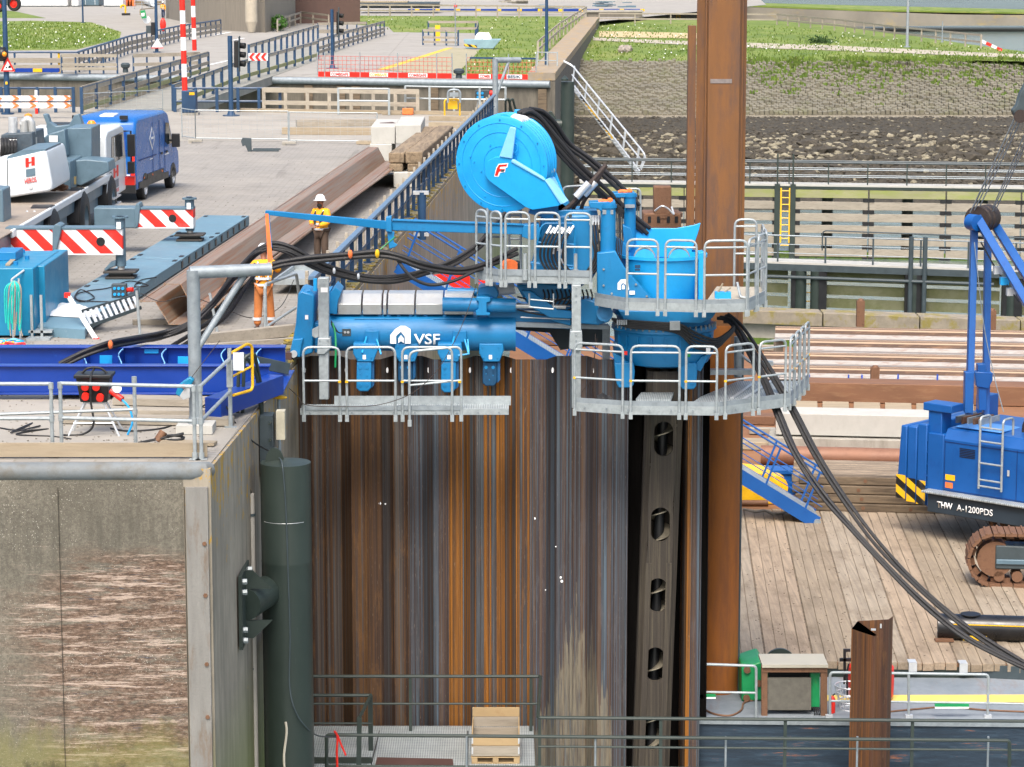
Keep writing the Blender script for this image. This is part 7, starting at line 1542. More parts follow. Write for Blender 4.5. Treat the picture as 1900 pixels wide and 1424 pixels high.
for (z_,r) in ((1.12,.035),(.75,.02),(.38,.02)):
    m=MB(); m.cyl(NP(1345,NZ+z_,.06),NP(1960,NZ+z_,.06),r,6); m.build('hand_rail',MGALD,nj)
m=MB(); m.tube(rounded([NP(1528,NZ+.55,-.1),NP(1528,NZ+1.4,-.1),NP(1960,NZ+1.35,-.1)],.2),.03,6); m.build('hand_rail',MDGRY,nj)
m=MB(); m.cyl(NP(1425,NZ-.62,-.1),NP(1850,NZ-.62,-.1),.07,8); m.build('pipe',MDGRY,nj)
for k in range(7):
    z=NZ-.6-k*.37; m=MB(); m.cyl(NP(1496,z,.6),NP(1516,z,.6),.025,6); m.build('yellow_rung',MYEL,nj)
# concrete kerb behind the barge
kb_=thing('mooring_kerb','long mossy concrete kerb beams behind the steel stack','kerb',G(1600,600,-7))
for i,(a,b) in enumerate(((1336,1527),(1528,1707),(1708,1894),(1895,2010))):
    ya,yb=576+(a-1380)*.037,576+(b-1380)*.037; z=-6.66; p,q_=G(a,ya,z),G(b-1,yb,z); m=MB(); m.prism([p,q_,q_+V((0,1.2,0)),p+V((0,1.2,0))],(0,0,-.55)); m.build('kerb_beam',bpy.data.materials['mossy_kerb_concrete'],kb_,bevel=.03)
p,q_=G(1336,574,-6.66),G(2010,600,-6.66); m=MB(); m.prism([p+V((0,.3,-.55)),q_+V((0,.3,-.55)),q_+V((0,1,-.55)),p+V((0,1,-.55))],(0,0,-.6)); m.build('float_side',MCRLT if False else MCONG,kb_)
m=MB(); m.prism([p+V((0,.2,-1.15)),q_+V((0,.2,-1.15)),q_+V((0,1,-1.15)),p+V((0,1,-1.15))],(0,0,-.9)); m.build('algae_band',bpy.data.materials['bright_algae'],kb_)
# ---- dark fender pile at the far lock corner, with aluminium stairs
fp2=thing('fender_pile','distant dark green fender pile at the far lock corner below the aluminium stairs','fender pile',D(1053,400,152))
p=D(1053,152,152); m=MB(); m.lathe((p.x,p.y,0),[(0,p.z+.02),(.38,p.z),(.38,-10)],24); m.build('pile_tube',MDGRN,fp2)
m=MB(); q_=D(1030,231,152); m.cyl(V((p.x-.3,p.y,q_.z)),V((p.x-.95,p.y,q_.z)),.28,14); m.px([(1018,208),(1024,208),(1032,220),(1032,244),(1024,258),(1018,258)],152,.6); m.build('bracket',MDGRN,fp2)
m=MB(); q_=D(1048,150,151.6); m.lathe(q_,[(0,0),(.2,0),(.2,.1),(0,.3)],12); m.build('cap_lug',MDGRN,fp2)
sr_=thing('aluminium_stairs','aluminium stairs with handrails and yellow black edge leading down to the far jetty','stairs',D(1190,325,147))
A=D(1062,160,157); B=D(1186,322,147.5)
for dy in(0,1.1):
    m=MB(); m.beam(A+V((0,dy,0)),B+V((0,dy,0)),.06,.3); m.build('stringer',MALU,sr_)
m=MB(); a=A.lerp(B,.12); b=A.lerp(B,.62); m.beam(a+V((0,-.05,.02)),b+V((0,-.05,.02)),.03,.16); m.build('warning_edge',MHAZY,sr_)
for i in range(26):
    p=A.lerp(B,(i+.5)/26); m=MB(); m.box(p.x-.14,p.x+.14,p.y,p.y+1.1,p.z+.02,p.z+.06); m.build('step',MALU,sr_)
for dy in (0,1.1):
    top=[A+V((-.5,dy,1.4)),A+V((0,dy,1.15)),B+V((0.25,dy,1.1)),B+V((.35,dy,.8)),B+V((.1,dy,.2))]
    m=MB(); m.tube(rounded(top,.2),.045,8); m.tube([A+V((0,dy,.6)),B+V((.2,dy,.6))],.035,6)
    m.build('hand_rail',MALU,sr_)
    for i in range(6):
        p=A.lerp(B,i/5.2); m=MB(); m.tube([p+V((0,dy,0)),p+V((.15,dy,1.12))],.035,6); m.build('rail_post',MALU,sr_)
tag(MB().box(xx(1042,156),xx(1062,156),155,157,-.9,-.6).build('landing_bracket',MALU),'small grey landing bracket at the top of the aluminium stairs','bracket')
# ================================================================ MOBILE CRANE (left)
mcn=thing('mobile_crane','grey and white mobile crane with red and white striped outriggers at the left edge','mobile crane',(-12.6,72,0))
def tb(X0,X1,Y0,Y1,z0,z1,nm,mat,par=None,bevel=.03): m=MB(); m.box(X0,X1,Y0,Y1,z0,z1); return m.build(nm,mat,par or mcn,bevel=bevel)
XR=-11.45
ch=tb(-14.1,XR-.12,60.5,81,.95,1.42,'chassis',MCRGRY); tb(-14.2,XR,60.5,77,1.42,1.47,'deck_plate',M('worn_deck','#8a8074',.7,var=.25,sc=2)); tb(XR-.06,XR+.02,62,77.4,1.30,1.49,'white_edge_rail',MCRLT)
for Y0,Y1 in ((61,66.2),(68.8,71.0),(73.8,76.4)): tb(XR-.6,XR-.22,Y0,Y1,.55,1.32,'side_locker',MCRGRY)
for Y in (67.6,72.4,77.4):
    c=V((XR+.08,Y,.70)); m=MB(); m.lathe(c,[(.36,.0),(.64,.0),(.74,-.06),(.74,-.36),(.6,-.42),(.3,-.42)],32,axis=(1,0,0)); wh=m.build('wheel',MBLK,mcn)
    m=MB(); m.lathe(c,[(0,-.12),(.14,-.10),(.16,-.2),(.34,-.16),(.38,-.01),(.42,-.02),(.42,-.3)],28,axis=(1,0,0)); m.build('rim',MCRGRY,wh)
    m=MB(); m.lathe(c+V((.0,0,0)),[(.78,.02),(.82,.02),(.82,-.5),(.78,-.5)],20,0,pi,axis=(1,0,0)) if False else None
    pr=[V((XR-.5,Y+.92*math.cos(a),.68+.86*math.sin(a))) for a in [pi*k/10 for k in range(11)]]; pr2=[V((XR-.5,Y+.89*math.cos(a),.68+.83*math.sin(a))) for a in [pi*k/10 for k in range(11)]]
    m=MB(); m.prism(pr+pr2[::-1],(.5,0,0)); m.build('mudguard',MBLK2,mcn)
# cab
m=MB(); prof=[(76.7,.75),(80.4,.75),(80.75,1.2),(80.55,1.75),(80.2,2.62),(79.7,2.72),(77.1,2.72),(76.7,2.6)]
m.prism([V((XR-2.4,y,z)) for y,z in prof],(2.4,0,0)); cab=m.build('cab',MCRLT,mcn,bevel=.05)
m=MB(); m.prism([V((XR+.005,y,z)) for y,z in ((77.6,1.75),(80.15,1.75),(79.95,2.5),(77.75,2.5))],(.012,0,0)); m.build('side_window',MGLASS,cab)
m=MB(); m.prism([V((XR+.018,y,z)) for y,z in ((78.2,1.82),(78.24,1.82),(78.24,2.45),(78.2,2.45))],(.008,0,0)); m.build('window_bar',MCRLT,cab)
m=MB(); m.box(XR+.1,XR+.32,80.2,80.4,1.75,2.4); m.box(XR+.1,XR+.3,80.15,80.35,1.25,1.6); m.tube([(XR,80.2,2.5),(XR+.2,80.3,2.5),(XR+.2,80.3,1.3)],.03,6); m.build('mirror',MBLK2,cab,bevel=.03)
m=MB(); m.box(XR+.0,XR+.28,80.3,80.6,.9,1.15); m.build('red_strap_clamp',MRED,cab)
for k in range(3): tb(XR-.1,XR+.12,77.2,78.6,.35+.2*k,.39+.2*k,'cab_step',MALU,cab,0)
m=MB(); m.lathe((XR-.5,77.4,2.72),[(.1,0),(.1,.05),(.13,.06),(.13,.2),(.08,.27),(0,.29)],16); m.build('amber_beacon',MLAMP,cab)
m=MB(); m.box(XR-1.9,XR-1.0,78,79,2.72,2.85); m.build('roof_unit',MBLK2,cab,bevel=.04)
RX=Matrix.Rotation(pi/2,3,'Z')@Matrix.Rotation(pi/2,3,'X')
for (a,b) in ((78.0,78.3),(78.62,78.92)):
    m=MB(); m.prism([V((XR+.005,y,z)) for y,z in ((a,1.3),(b,1.3),(b,1.62),(a,1.62))],(.01,0,0)); m.build('logo',MRED,cab)
m=MB(); m.prism([V((XR+.005,y,z)) for y,z in ((78.3,1.42),(78.62,1.42),(78.62,1.48),(78.3,1.48))],(.01,0,0)); m.build('logo',MRED,cab)
m=MB(); m.prism([V((XR+.005,y,z)) for y,z in ((78.0,1.0),(78.92,1.0),(78.92,1.22),(78.0,1.22))],(.01,0,0)); m.build('logo_field',MCRGRY,cab)
text('HEROS',V((XR+.01,77.95,.86)),.1,MRED,cab,'lettering',rot=RX,width=1.0)
# superstructure pieces placed by picture
def sp_(poly,Y,d,nm,mat,bevel=.03,par=None): return MB().px(poly,Y,d).build(nm,mat,par or mcn,bevel=bevel)
tb(-13.7,-11.75,72.2,76.5,1.47,2.25,'engine_body',MCRGRY); 
sp_([(123,238),(170,237),(170,330),(125,330)],74.2,1.6,'tall_cabinet',MCRGRY); 
m=MB(); m.prism([V((-12.3,74.2,1.5)),V((XR-.25,74.2,1.5)),V((XR-.25,74.6,1.95)),V((XR-.35,74.3,2.85)),V((-12.3,74.2,2.9))],(0,2.3,0)); m.build('grey_cover',MCRGRY,mcn,bevel=.04)
sp_([(120,300),(160,296),(200,300),(204,318),(150,345),(140,343),(140,318),(121,312)],73.2,1.2,'lower_cover',MCRGRY)
sp_([(78,212),(86,213),(90,228),(104,236),(128,233),(140,214),(147,212),(153,238),(125,246),(90,252),(56,277),(120,290),(122,260),(118,240)] if False else [(55,277),(88,250),(120,240),(124,290),(100,300),(60,290)],73.5,.5,'wedge_plate',MCRGRY)
sp_([(79,212),(87,213),(92,227),(104,235),(128,232),(138,214),(146,212),(154,236),(120,242),(88,250),(86,230)],76.5,.4,'cradle_horn',MCRGRY,.02); 
hd=sp_([(-30,304),(12,296),(84,280),(88,290),(97,340),(97,352),(88,356),(13,368),(-30,372)],68.6,2.8,'white_hood',MCRLT,.05)
sp_([(14,291),(40,279),(85,277),(84,281),(13,297)],68.7,2.4,'hood_top',MCRGRY,.0)
m=MB(); m.px([(13,296),(14,296),(14.5,367),(13.5,367)],68.58,.02); m.build('hood_seam',MDGRY,hd)
for poly in ([(47,294),(53,293),(53.5,310),(47.5,311)],[(58,292),(64,291),(64.5,307),(58.5,308)],[(53,301),(58,300),(58,302.5),(53,303.5)]):
    m=MB(); m.px(poly,68.585,.01); m.build('logo',MRED,hd)
m=MB(); m.px([(48,315),(65,312),(65.5,326),(48.5,329)],68.585,.01); m.build('logo_field',MCRGRY,hd)
text('HEROS',D(47,342,68.575),.13,MRED,hd,'lettering',bold=.02,width=.30,rot=Matrix.Rotation(R(-11),3,'Y')@Matrix.Rotation(pi/2,3,'X'))
m=MB(); p=D(57,348,68.58); m.cyl(p,p+V((0,-.01,0)),.05,12); m.build('hood_lock',MALU,hd)
# engine bits and exhaust on top
sp_([(2,250),(60,246),(62,290),(0,292)],71.5,1.8,'engine_block',M('mid_grey_engine','#3d4a54',.5,var=.3,sc=6,dirt='#8b6a50',dsc=9,dr=(.6,.7),damt=.5))
for i in range(5): m=MB(); m.tube(smooth([D(4+i*6,258,71.3),D(5+i*6,272,71.1),D(3+i*6,288,71.3)]),.05,8); m.build('engine_hose',MBLK,mcn)
sp_([(17,259),(31,259),(31,275),(17,275)],71.2,.02,'warning_label',MWHT,0); sp_([(91,252),(107,252),(107,264),(91,264)],73.45,.02,'warning_label',MWHT,0)
for (x_,y0,y1,r,mt) in ((24,218,250,.12,MALU),(45,225,262,.11,MCOVR),(62,255,285,.1,MCOVR)):
    m=MB(); m.cyl(D(x_,y1,72),D(x_,y0,72),r,16); m.build('exhaust_pipe',mt,mcn)
m=MB(); m.tube(smooth([D(40,232,72),D(50,222,72),D(58,228,72),D(60,250,72)]),.1,12); m.build('exhaust_bend',MCOVR,mcn)
m=MB(); m.lathe(D(53,224,72.5),[(.1,0),(.12,.05),(.1,.16),(0,.2)],14); m.build('amber_beacon',MLAMP,mcn)
for i in range(12):
    m=MB(); c=D(96+i%4*7,345+i%3*3,71.5); m.tube([c+V((.12*math.cos(a*.8+i),.1*math.sin(a*.8+i),.03*math.sin(a))) for a in range(9)],.03,6); m.build('chain_heap',RTRK,mcn)
m=MB(); m.cyl(D(134,342,72.9),D(134,328,72.9),.11,16); m.build('beige_pot',M('beige_pot','#9c8a5a',.8),mcn)
for i in range(6): m=MB(); p=D(100+i*5,318+i%2*8,72.8); m.box(p.x-.08,p.x+.1,p.y,p.y+.3,p.z-.2,p.z+.15); m.build('hydraulic_block',MDGRY,mcn,bevel=.02)
m=MB(); m.tube(smooth([D(111,300,72.6),D(117,306,72.5),D(118,318,72.5),D(113,325,72.5),D(109,316,72.5),D(111,303,72.5)]),.035,8); m.build('black_loop',MBLK,mcn)
m=MB(); m.tube([D(112,306,72.48),D(115,320,72.48)],.03,6); m.build('red_lever',MRED,mcn)
# ladder & white small box
m=MB(); a,b=D(50,392,66.5),D(62,432,66.2)
for dx in(0,.18): m.tube([a+V((dx,0,0)),b+V((dx,0,0))],.03,6)
for k in range(5): p=a.lerp(b,(k+.5)/5); m.tube([p,p+V((.18,0,0))],.02,6)
m.build('side_ladder',MALU,mcn)
sp_([(-30,350),(5,352),(8,430),(-30,440)],64,1.0,'rear_post',MCRGRY)
# outriggers
def outr(x0,x1,y0,y1,Y,xin,foot,lab):
    a=D(x0,y0,Y); b=D(x1,y1,Y); m=MB(); m.box(a.x,b.x,Y,Y+.5,b.z,a.z); ob=m.build('outrigger_beam',MHAZR,mcn,bevel=.015)
    m=MB(); m.box(a.x,b.x,Y-.02,Y+.52,a.z,a.z+.04); m.build('beam_cap',MCRGRY,ob); m=MB(); m.box(a.x,b.x,Y-.012,Y+.51,b.z-.03,b.z); m.build('beam_sole',MCRLT,ob)
    if xin: 
        c=D(xin[0],xin[1],Y+.05); d_=D(x0+4,y1,Y); m=MB(); m.box(c.x,d_.x,Y-.06,Y+.6,d_.z-.02,a.z+.05); m.build('outrigger_box',MCRGRY,mcn,bevel=.03)
        m=MB(); m.px([(x0-3,y0+2),(x0,y0-10),(x0+5,y0-11),(x0+8,y0-4),(x0+4,y0+30),(x0-2,y1+4)],Y-.08,.65); m.build('beam_hook',MCRGRY,mcn,bevel=.02)
    jx=xx(foot[0],Y,1); z1=zy(foot[1],Y); m=MB(); m.cyl((jx,Y+.25,z1),(jx,Y+.25,a.z+.28),.12,18); m.cyl((jx,Y+.25,a.z+.24),(jx,Y+.25,a.z+.28),.19,18); m.build('jack_cylinder',MCRGRY,ob)
    m=MB(); zf=.5; m.cyl((jx,Y+.25,zf),(jx,Y+.25,z1+.02),.085,16); m.build('jack_rod',MCOVR,ob)
    for k,(w_,h_) in enumerate(((.34,.05),(.26,.06),(.38,.05))):
        m=MB(); m.box(jx-w_,jx+w_,Y+.25-w_*.8,Y+.25+w_*.8,.31+k*.065,.31+k*.065+h_); m.build('support_pad',M('dark_pad','#3a3734',.7,var=.3) if 'dark_pad' not in bpy.data.materials else bpy.data.materials['dark_pad'],ob,bevel=.01)
    m=MB(); p=D(foot[0]-26,(y0+y1)/2,Y-.01) if False else V((jx-.42,Y-.005,(a.z+b.z)/2)); m.cyl(p,p+V((0,-.012,0)),.1,20); m.build('black_disc',MBLK2,ob)
    m=MB(); p=V((jx-.03,Y-.13,a.z+.02)); m.box(p.x,p.x+.1,p.y,p.y+.02,p.z,p.z+.16); m.build('white_label',MWHT,ob)
    return ob
outr(10,228,426,471,62.4,None,(221,496),'')
m=MB(); m.px([(97,428),(100,418),(106,416),(113,420),(113,430),(104,470),(97,471)],62.3,.6); m.build('beam_hook',MCRGRY,mcn,bevel=.02)
m=MB(); m.px([(193,500),(206,486),(215,484),(215,494),(205,498),(195,505)],62.5,.2); m.build('jack_lock',MCRGRY,mcn,bevel=.02)
outr(252,359,389,422,70.4,(175,390),(350,430),'')
sp_([(85,440),(103,440),(100,480),(92,498),(88,480)],62.6,.6,'rear_jack_housing',MCRGRY)
# ================================================================ VAN
Ov=V((-13.72,84.3,0)); va=math.atan2(.09,.995)
vx,vy=V((math.cos(va),-math.sin(va),0)),V((math.sin(va),math.cos(va),0))
def VW(x,y,z): return Ov+vx*x+vy*y+V((0,0,z))
vn=thing('delivery_van','dark blue high roof delivery van with a small white diamond emblem on its side','van',VW(1,3,0))
prof=[(0,.38),(-.02,1.0),(.02,2.2),(.12,2.5),(.4,2.62),(4.3,2.62),(4.75,2.5),(5.35,1.75),(5.9,1.42),(6.25,1.2),(6.35,.8),(6.3,.38)]
vs=[];n=len(prof)
sect=[(0,.0),(.06,1),(1.0,1),(2.0,1),(2.06,0)]
m=MB(); m.prism([VW(.0,y,z) for y,z in prof],vx*2.08); vb=m.build('body',MVAN,vn,bevel=.09)
def vside(poly,nm,mat,off=.008,th=.012,par=None,bevel=0): m=MB(); m.prism([VW(2.08+off,y,z) for y,z in poly],vx*th); return m.build(nm,mat,par or vb,bevel=bevel)
vside([(4.55,1.5),(5.3,1.5),(4.75,2.18),(4.3,2.22),(4.2,1.6)],'side_window',MGLASS)
vside([(.3,.42),(4.6,.42),(4.6,.62),(.3,.62)],'lower_trim',MBLK2); vside([(1.5,.62),(3.9,.62),(3.9,.78),(1.5,.78)],'rub_strip',MBLK2)
for y in (2.35,3.35,4.1): vside([(y,.65),(y+.02,.65),(y+.02,2.35),(y,2.35)],'panel_seam',bpy.data.materials['dark_seam'])
vside([(.4,1.28),(2.9,1.28),(2.9,1.31),(.4,1.31)],'door_track',bpy.data.materials['dark_seam'])
vside([(1.9,1.85),(2.3,2.22),(2.7,1.85),(2.3,1.48)],'diamond_emblem',MWHT,.008,.006); vside([(2.0,1.85),(2.3,2.12),(2.6,1.85),(2.3,1.58)],'emblem_field',MVAN,.015,.004); vside([(2.12,1.83),(2.48,1.83),(2.48,1.9),(2.12,1.9)],'emblem_mark',MWHT,.02,.003)
for y in (3.5,4.25): vside([(y,1.25),(y+.25,1.25),(y+.25,1.31),(y,1.31)],'door_handle',MBLK2,.01,.03)
vside([(4.1,1.18),(4.7,1.18),(4.7,1.22),(4.1,1.22)],'side_lettering',MWHT); vside([(1.9,1.2),(2.3,1.2),(2.3,1.23),(1.9,1.23)],'side_lettering',MWHT)
def vrear(poly,nm,mat,off=.012,th=.02,par=None): m=MB(); m.prism([VW(x,-.03-off,z) for x,z in poly],vy*(-th)); return m.build(nm,mat,par or vb)
vrear([(1.93,.72),(2.06,.72),(2.06,1.55),(1.93,1.55)],'tail_light',MRED,.0,.05); vrear([(1.95,1.0),(2.04,1.0),(2.04,1.22),(1.95,1.22)],'reverse_lens',MWHT,.05,.01)
vrear([(.02,.72),(.15,.72),(.15,1.55),(.02,1.55)],'tail_light',MRED,.0,.05)
vrear([(0,.32),(2.08,.32),(2.08,.62),(0,.62)],'bumper',MBLK2,.0,.12); vrear([(1.03,.65),(1.05,.65),(1.05,2.4),(1.03,2.4)],'door_seam',bpy.data.materials['dark_seam'],.0,.01)
vrear([(1.15,1.5),(1.8,1.5),(1.8,2.25),(1.15,2.25)],'door_panel',M('van_panel','#1a4590',.25)); vrear([(1.62,.85),(1.9,.85),(1.9,.89),(1.62,.89)],'rear_lettering',MWHT); vrear([(1.55,.72),(1.9,.72),(1.9,.76),(1.55,.76)],'rear_lettering',MALU)
for x in (.2,1.7): m=MB(); c=VW(x,.15,2.62); m.box(c.x-.12,c.x+.12,c.y-.08,c.y+.08,2.58,2.7); m.build('roof_light',MBLK2,vn)
m=MB(); m.box(VW(.8,.6,0).x,VW(1.25,.6,0).x,85,86,2.61,2.68); m.build('roof_vent',MWHT,vn,bevel=.02)
for y in (1.25,5.35):
    c=VW(2.09,y,.36); m=MB(); m.lathe(c,[(.2,0),(.33,0),(.36,-.04),(.36,-.24),(.2,-.26)],28,axis=vx); wl=m.build('wheel',MBLK,vn); m=MB(); m.lathe(c,[(0,-.02),(.1,-.01),(.12,-.05),(.2,-.04),(.22,.005),(.22,-.2)],20,axis=vx); m.build('rim',MALU,wl)
    vside([(y+.46*math.cos(a),.38+.46*math.sin(a)) for a in [pi*k/12 for k in range(13)]],'wheel_arch',MBLK2,.0,.01)
    c=VW(.0,y,.36); m=MB(); m.lathe(c,[(0,0),(.36,.0),(.36,.24),(0,.24)],20,axis=vx); m.build('wheel',MBLK,vn)
c=VW(2.25,4.95,1.55); m=MB(); m.box(c.x-.1,c.x+.16,c.y-.06,c.y+.08,1.38,1.82); m.tube([VW(2.05,4.95,1.6),VW(2.2,4.95,1.6)],.04,6); m.build('mirror',MBLK2,vb,bevel=.04)
for y in (1.0,2.2,3.6): vside([(y,.68),(y+.07,.68),(y+.07,.73),(y,.73)],'side_marker',MORG,.02)
# ================================================================ PEOPLE
def skin(name,joints,edges,root,mat,parent,sub=2):
    keys=list(joints); me=bpy.data.meshes.new(name); org=ORG.get(parent.name,V((0,0,0)))
    me.from_pydata([V(joints[k][0])-org for k in keys],[(keys.index(a),keys.index(b)) for a,b in edges],[]); me.materials.append(mat)
    o=bpy.data.objects.new(name,me); col.objects.link(o); o.parent=parent; ORG[o.name]=org
    s=o.modifiers.new('skin','SKIN'); s.use_smooth_shade=True
    d=me.skin_vertices[0].data
    for i,k in enumerate(keys):
        r=joints[k][1]; r=r if isinstance(r,tuple) else (r,r); d[i].radius=r; d[i].use_root=(k==root)
    u=o.modifiers.new('sub','SUBSURF'); u.levels=sub; u.render_levels=sub
    return o
SKIN=M('skin','#8a5a42',.55,var=.05); 
def person(base,face,label,J,jacket,trousers,helmet='w',vest=None,beard=True,scale=1.0,stripes_=True,boots=MBLK2):
    ca,sa=math.cos(face),math.sin(face)
    def w(p): x,y,z=p; return V((base.x+(x*ca-y*sa)*scale,base.y+(x*sa+y*ca)*scale,base.z+z*scale))
    th=thing('person',label,'person',base)
    s=scale
    b={'pel':((0,0,.95),.11),'sp':((0,-.01,1.12),.10),'ch':(J.get('ch',(0,.0,1.34)),.11),'nk':(J.get('nk',(0,.01,1.5)),.05),'hb':(J.get('hb',(0,.03,1.58)),.07),'hm':(J.get('hm',(0,.035,1.66)),.088),'ht':(J.get('ht',(0,.03,1.75)),.07)}
    E_=[('pel','sp'),('sp','ch'),('ch','nk'),('nk','hb'),('hb','hm'),('hm','ht')]
    for sg,S in ((-1,'l'),(1,'r')):
        sh=J.get('sh'+S,(sg*.19,0,1.43)); el=J['el'+S]; wr_=J['wr'+S]; d_=(V(wr_)-V(el)).normalized(); hd=V(wr_)+d_*.07
        b['sh'+S]=(sh,.055); b['el'+S]=(el,.04); b['wr'+S]=(wr_,.028); b['pm'+S]=(tuple(hd),(.04,.02))
        E_+= [('ch','sh'+S),('sh'+S,'el'+S),('el'+S,'wr'+S),('wr'+S,'pm'+S)]
        pr=d_.cross(V((0,0,1))); pr=pr.normalized() if pr.length>.1 else V((0,1,0)); q=d_.cross(pr)
        for i in range(4):
            f0=hd+d_*.03+pr*(.028*(i-1.5)*.8); ln=(.055,.065,.06,.045)[i]; f1=f0+d_*ln*.6+q*.01; f2=f1+d_*ln*.4+q*.03
            b[f'f{i}a{S}']=(tuple(f0),.009); b[f'f{i}b{S}']=(tuple(f1),.008); b[f'f{i}c{S}']=(tuple(f2),.007); E_+=[('pm'+S,f'f{i}a{S}'),(f'f{i}a{S}',f'f{i}b{S}'),(f'f{i}b{S}',f'f{i}c{S}')]
        t0=hd+pr*.04-d_*.02; t1=t0+pr*.03+d_*.03; b['t0'+S]=(tuple(t0),.011); b['t1'+S]=(tuple(t1),.009); E_+=[('pm'+S,'t0'+S),('t0'+S,'t1'+S)]
        hp=(sg*.1,0,.9); kn=J.get('kn'+S,(sg*.11,.02,.5)); an=J.get('an'+S,(sg*.12,-.02,.1)); toe=(an[0]+.02*sg,an[1]+.17,.05)
        b['hp'+S]=(hp,.085); b['kn'+S]=(kn,.055); b['an'+S]=(an,.04); b['to'+S]=(toe,.035); E_+=[('pel','hp'+S),('hp'+S,'kn'+S),('kn'+S,'an'+S),('an'+S,'to'+S)]
    jj={k:(w(p),(r if not isinstance(r,tuple) else r)) for k,(p,r) in b.items()}
    jj={k:(p,(r*s if not isinstance(r,tuple) else (r[0]*s,r[1]*s))) for k,(p,r) in jj.items()}
    skin('body',jj,E_,'pel',SKIN,th)
    g=lambda k,r: (w(b[k][0]),r*s)
    # jacket
    jk={'pel':g('pel',.17),'sp':g('sp',.16),'ch':g('ch',.17),'nk':(w((b['nk'][0][0],b['nk'][0][1],b['nk'][0][2]-.02)),.075*s)}
    e2=[('pel','sp'),('sp','ch'),('ch','nk')]
    for S in 'lr':
        jk['sh'+S]=g('sh'+S,.092); jk['el'+S]=g('el'+S,.074); jk['wr'+S]=g('wr'+S,.054); e2+=[('ch','sh'+S),('sh'+S,'el'+S),('el'+S,'wr'+S)]
    skin('jacket',jk,e2,'sp',jacket,th)
    tr={'pel':g('pel',.145)}; e3=[]
    for S in 'lr':
        tr['hp'+S]=g('hp'+S,.105); tr['kn'+S]=g('kn'+S,.096); tr['an'+S]=(w((b['an'+S][0][0],b['an'+S][0][1],b['an'+S][0][2]+.03)),.08*s); e3+=[('pel','hp'+S),('hp'+S,'kn'+S),('kn'+S,'an'+S)]
    skin('trousers',tr,e3,'pel',trousers,th)
    for S in 'lr':
        a=V(b['an'+S][0]); t_=V(b['to'+S][0]); m=MB(); m.sphere(w(a+V((0,0,-.03))),.06*s); m.sphere(w(a.lerp(t_,.6)+V((0,0,-.0))),.055*s,sq=(.9,1.5,.8)); m.sphere(w(t_),.05*s,sq=(1,1.2,.8)); m.build('boot',boots,th)
    hc=w(b['ht'][0]); m=MB(); m.lathe(hc-V((0,0,.03*s)),[(.0,.14*s),(.06*s,.13*s),(.105*s,.085*s),(.125*s,.02*s),(.128*s,0),(.15*s,-.008*s),(.15*s,-.016*s),(.12*s,-.01*s)],24); 
    pk=V((-sa,ca,0)); m.obox(hc+pk*.14*s-V((0,0,.035*s)),V((ca,sa,0))*.08*s,pk*.05*s,V((0,0,.006*s))); m.build('safety_helmet',MWHT,th)
    # nose, ears, beard
    hm=w(b['hm'][0]); m=MB(); m.sphere(hm+pk*.095*s-V((0,0,.01)),.018*s,8,6,(.8,1,1.5)); 
    for q in(-1,1): m.sphere(hm+V((ca,sa,0))*q*.092*s,.02*s,8,6,(.5,1,1.4))
    f_=m.build('face_feature',SKIN,th)
    if beard: m=MB(); m.sphere(w(b['hb'][0])+pk*.035*s,.068*s,12,8,(1,1,1)); m.build('beard',MBLK,th)
    if stripes_:
        for z0,r in ((1.0,.178),(1.13,.172)):
            m=MB(); m.lathe(w((0,0,z0)),[(r*s,-.025*s),((r+.005)*s,-.025*s),((r+.005)*s,.025*s),(r*s,.025*s)],24); m.build('reflective_band',MCRLT,th)
        for q in(-1,1):
            m=MB(); m.tube([w((q*.09,-.15,1.1)),w((q*.1,-.15,1.3)),w((q*.11,-.08,1.46)),w((q*.11,.06,1.46)),w((q*.1,.15,1.3)),w((q*.09,.15,1.1))],.018*s,6); m.build('reflective_brace',MCRLT,th)
    return th,w
ORJ=M('orange_yellow_workwear','#eda50e',.7,var=.25,sc=5,dirt='#d8601c',dsc=5,dr=(.52,.66),damt=.8); ORT=M('faded_orange_trousers','#b8703a',.8,var=.25,sc=8,dirt='#8a4f26',dsc=8,dr=(.5,.7),damt=.6); BRT=M('brown_trousers','#4e3f34',.8,var=.25,sc=8); JEAN=M('blue_jeans','#2a3a58',.8)
# worker holding the sling, seen from behind
fa=R(8)
pa,wa=person(G(490,616),fa,'worker in orange clothes and white helmet guiding the hose bundle with both hands',dict(ch=(.02,.07,1.33),nk=(.02,.11,1.49),hb=(.02,.15,1.57),hm=(.02,.17,1.64),ht=(.02,.17,1.73),shl=(-.18,.07,1.42),shr=(.21,.07,1.42),ell=(-.30,.16,1.22),wrl=(-.16,.36,1.30),elr=(.33,.14,1.25),wrr=(.22,.40,1.38),knl=(-.11,.04,.5),anl=(-.14,-.02,.1),knr=(.13,.02,.5),anr=(.17,.0,.1)),ORJ,ORT,beard=False)
for q in (-1,1):
    m=MB(); m.lathe(wa((q*.14,-.0,.28)),[(.09,-.03),(.096,-.03),(.096,.03),(.09,.03)],16); m.build('reflective_band',MCRLT,pa)
m=MB(); m.tube([wa((-.1,-.14,1.45)),wa((0,-.17,1.2)),wa((.1,-.14,1.45))],.016,6); m.tube([wa((-.14,-.1,1.0)),wa((0,-.165,1.2)),wa((.14,-.1,1.0))],.014,6); m.build('safety_harness',MBLK2,pa)
pb_,wb_=person(G(597,499),R(150),'worker in yellow orange reflective vest and white helmet standing between sheet piles and railing',dict(ell=(-.26,.06,1.17),wrl=(-.1,.25,1.1),elr=(.26,.05,1.17),wrr=(.1,.27,1.13)),ORJ,BRT,beard=True)
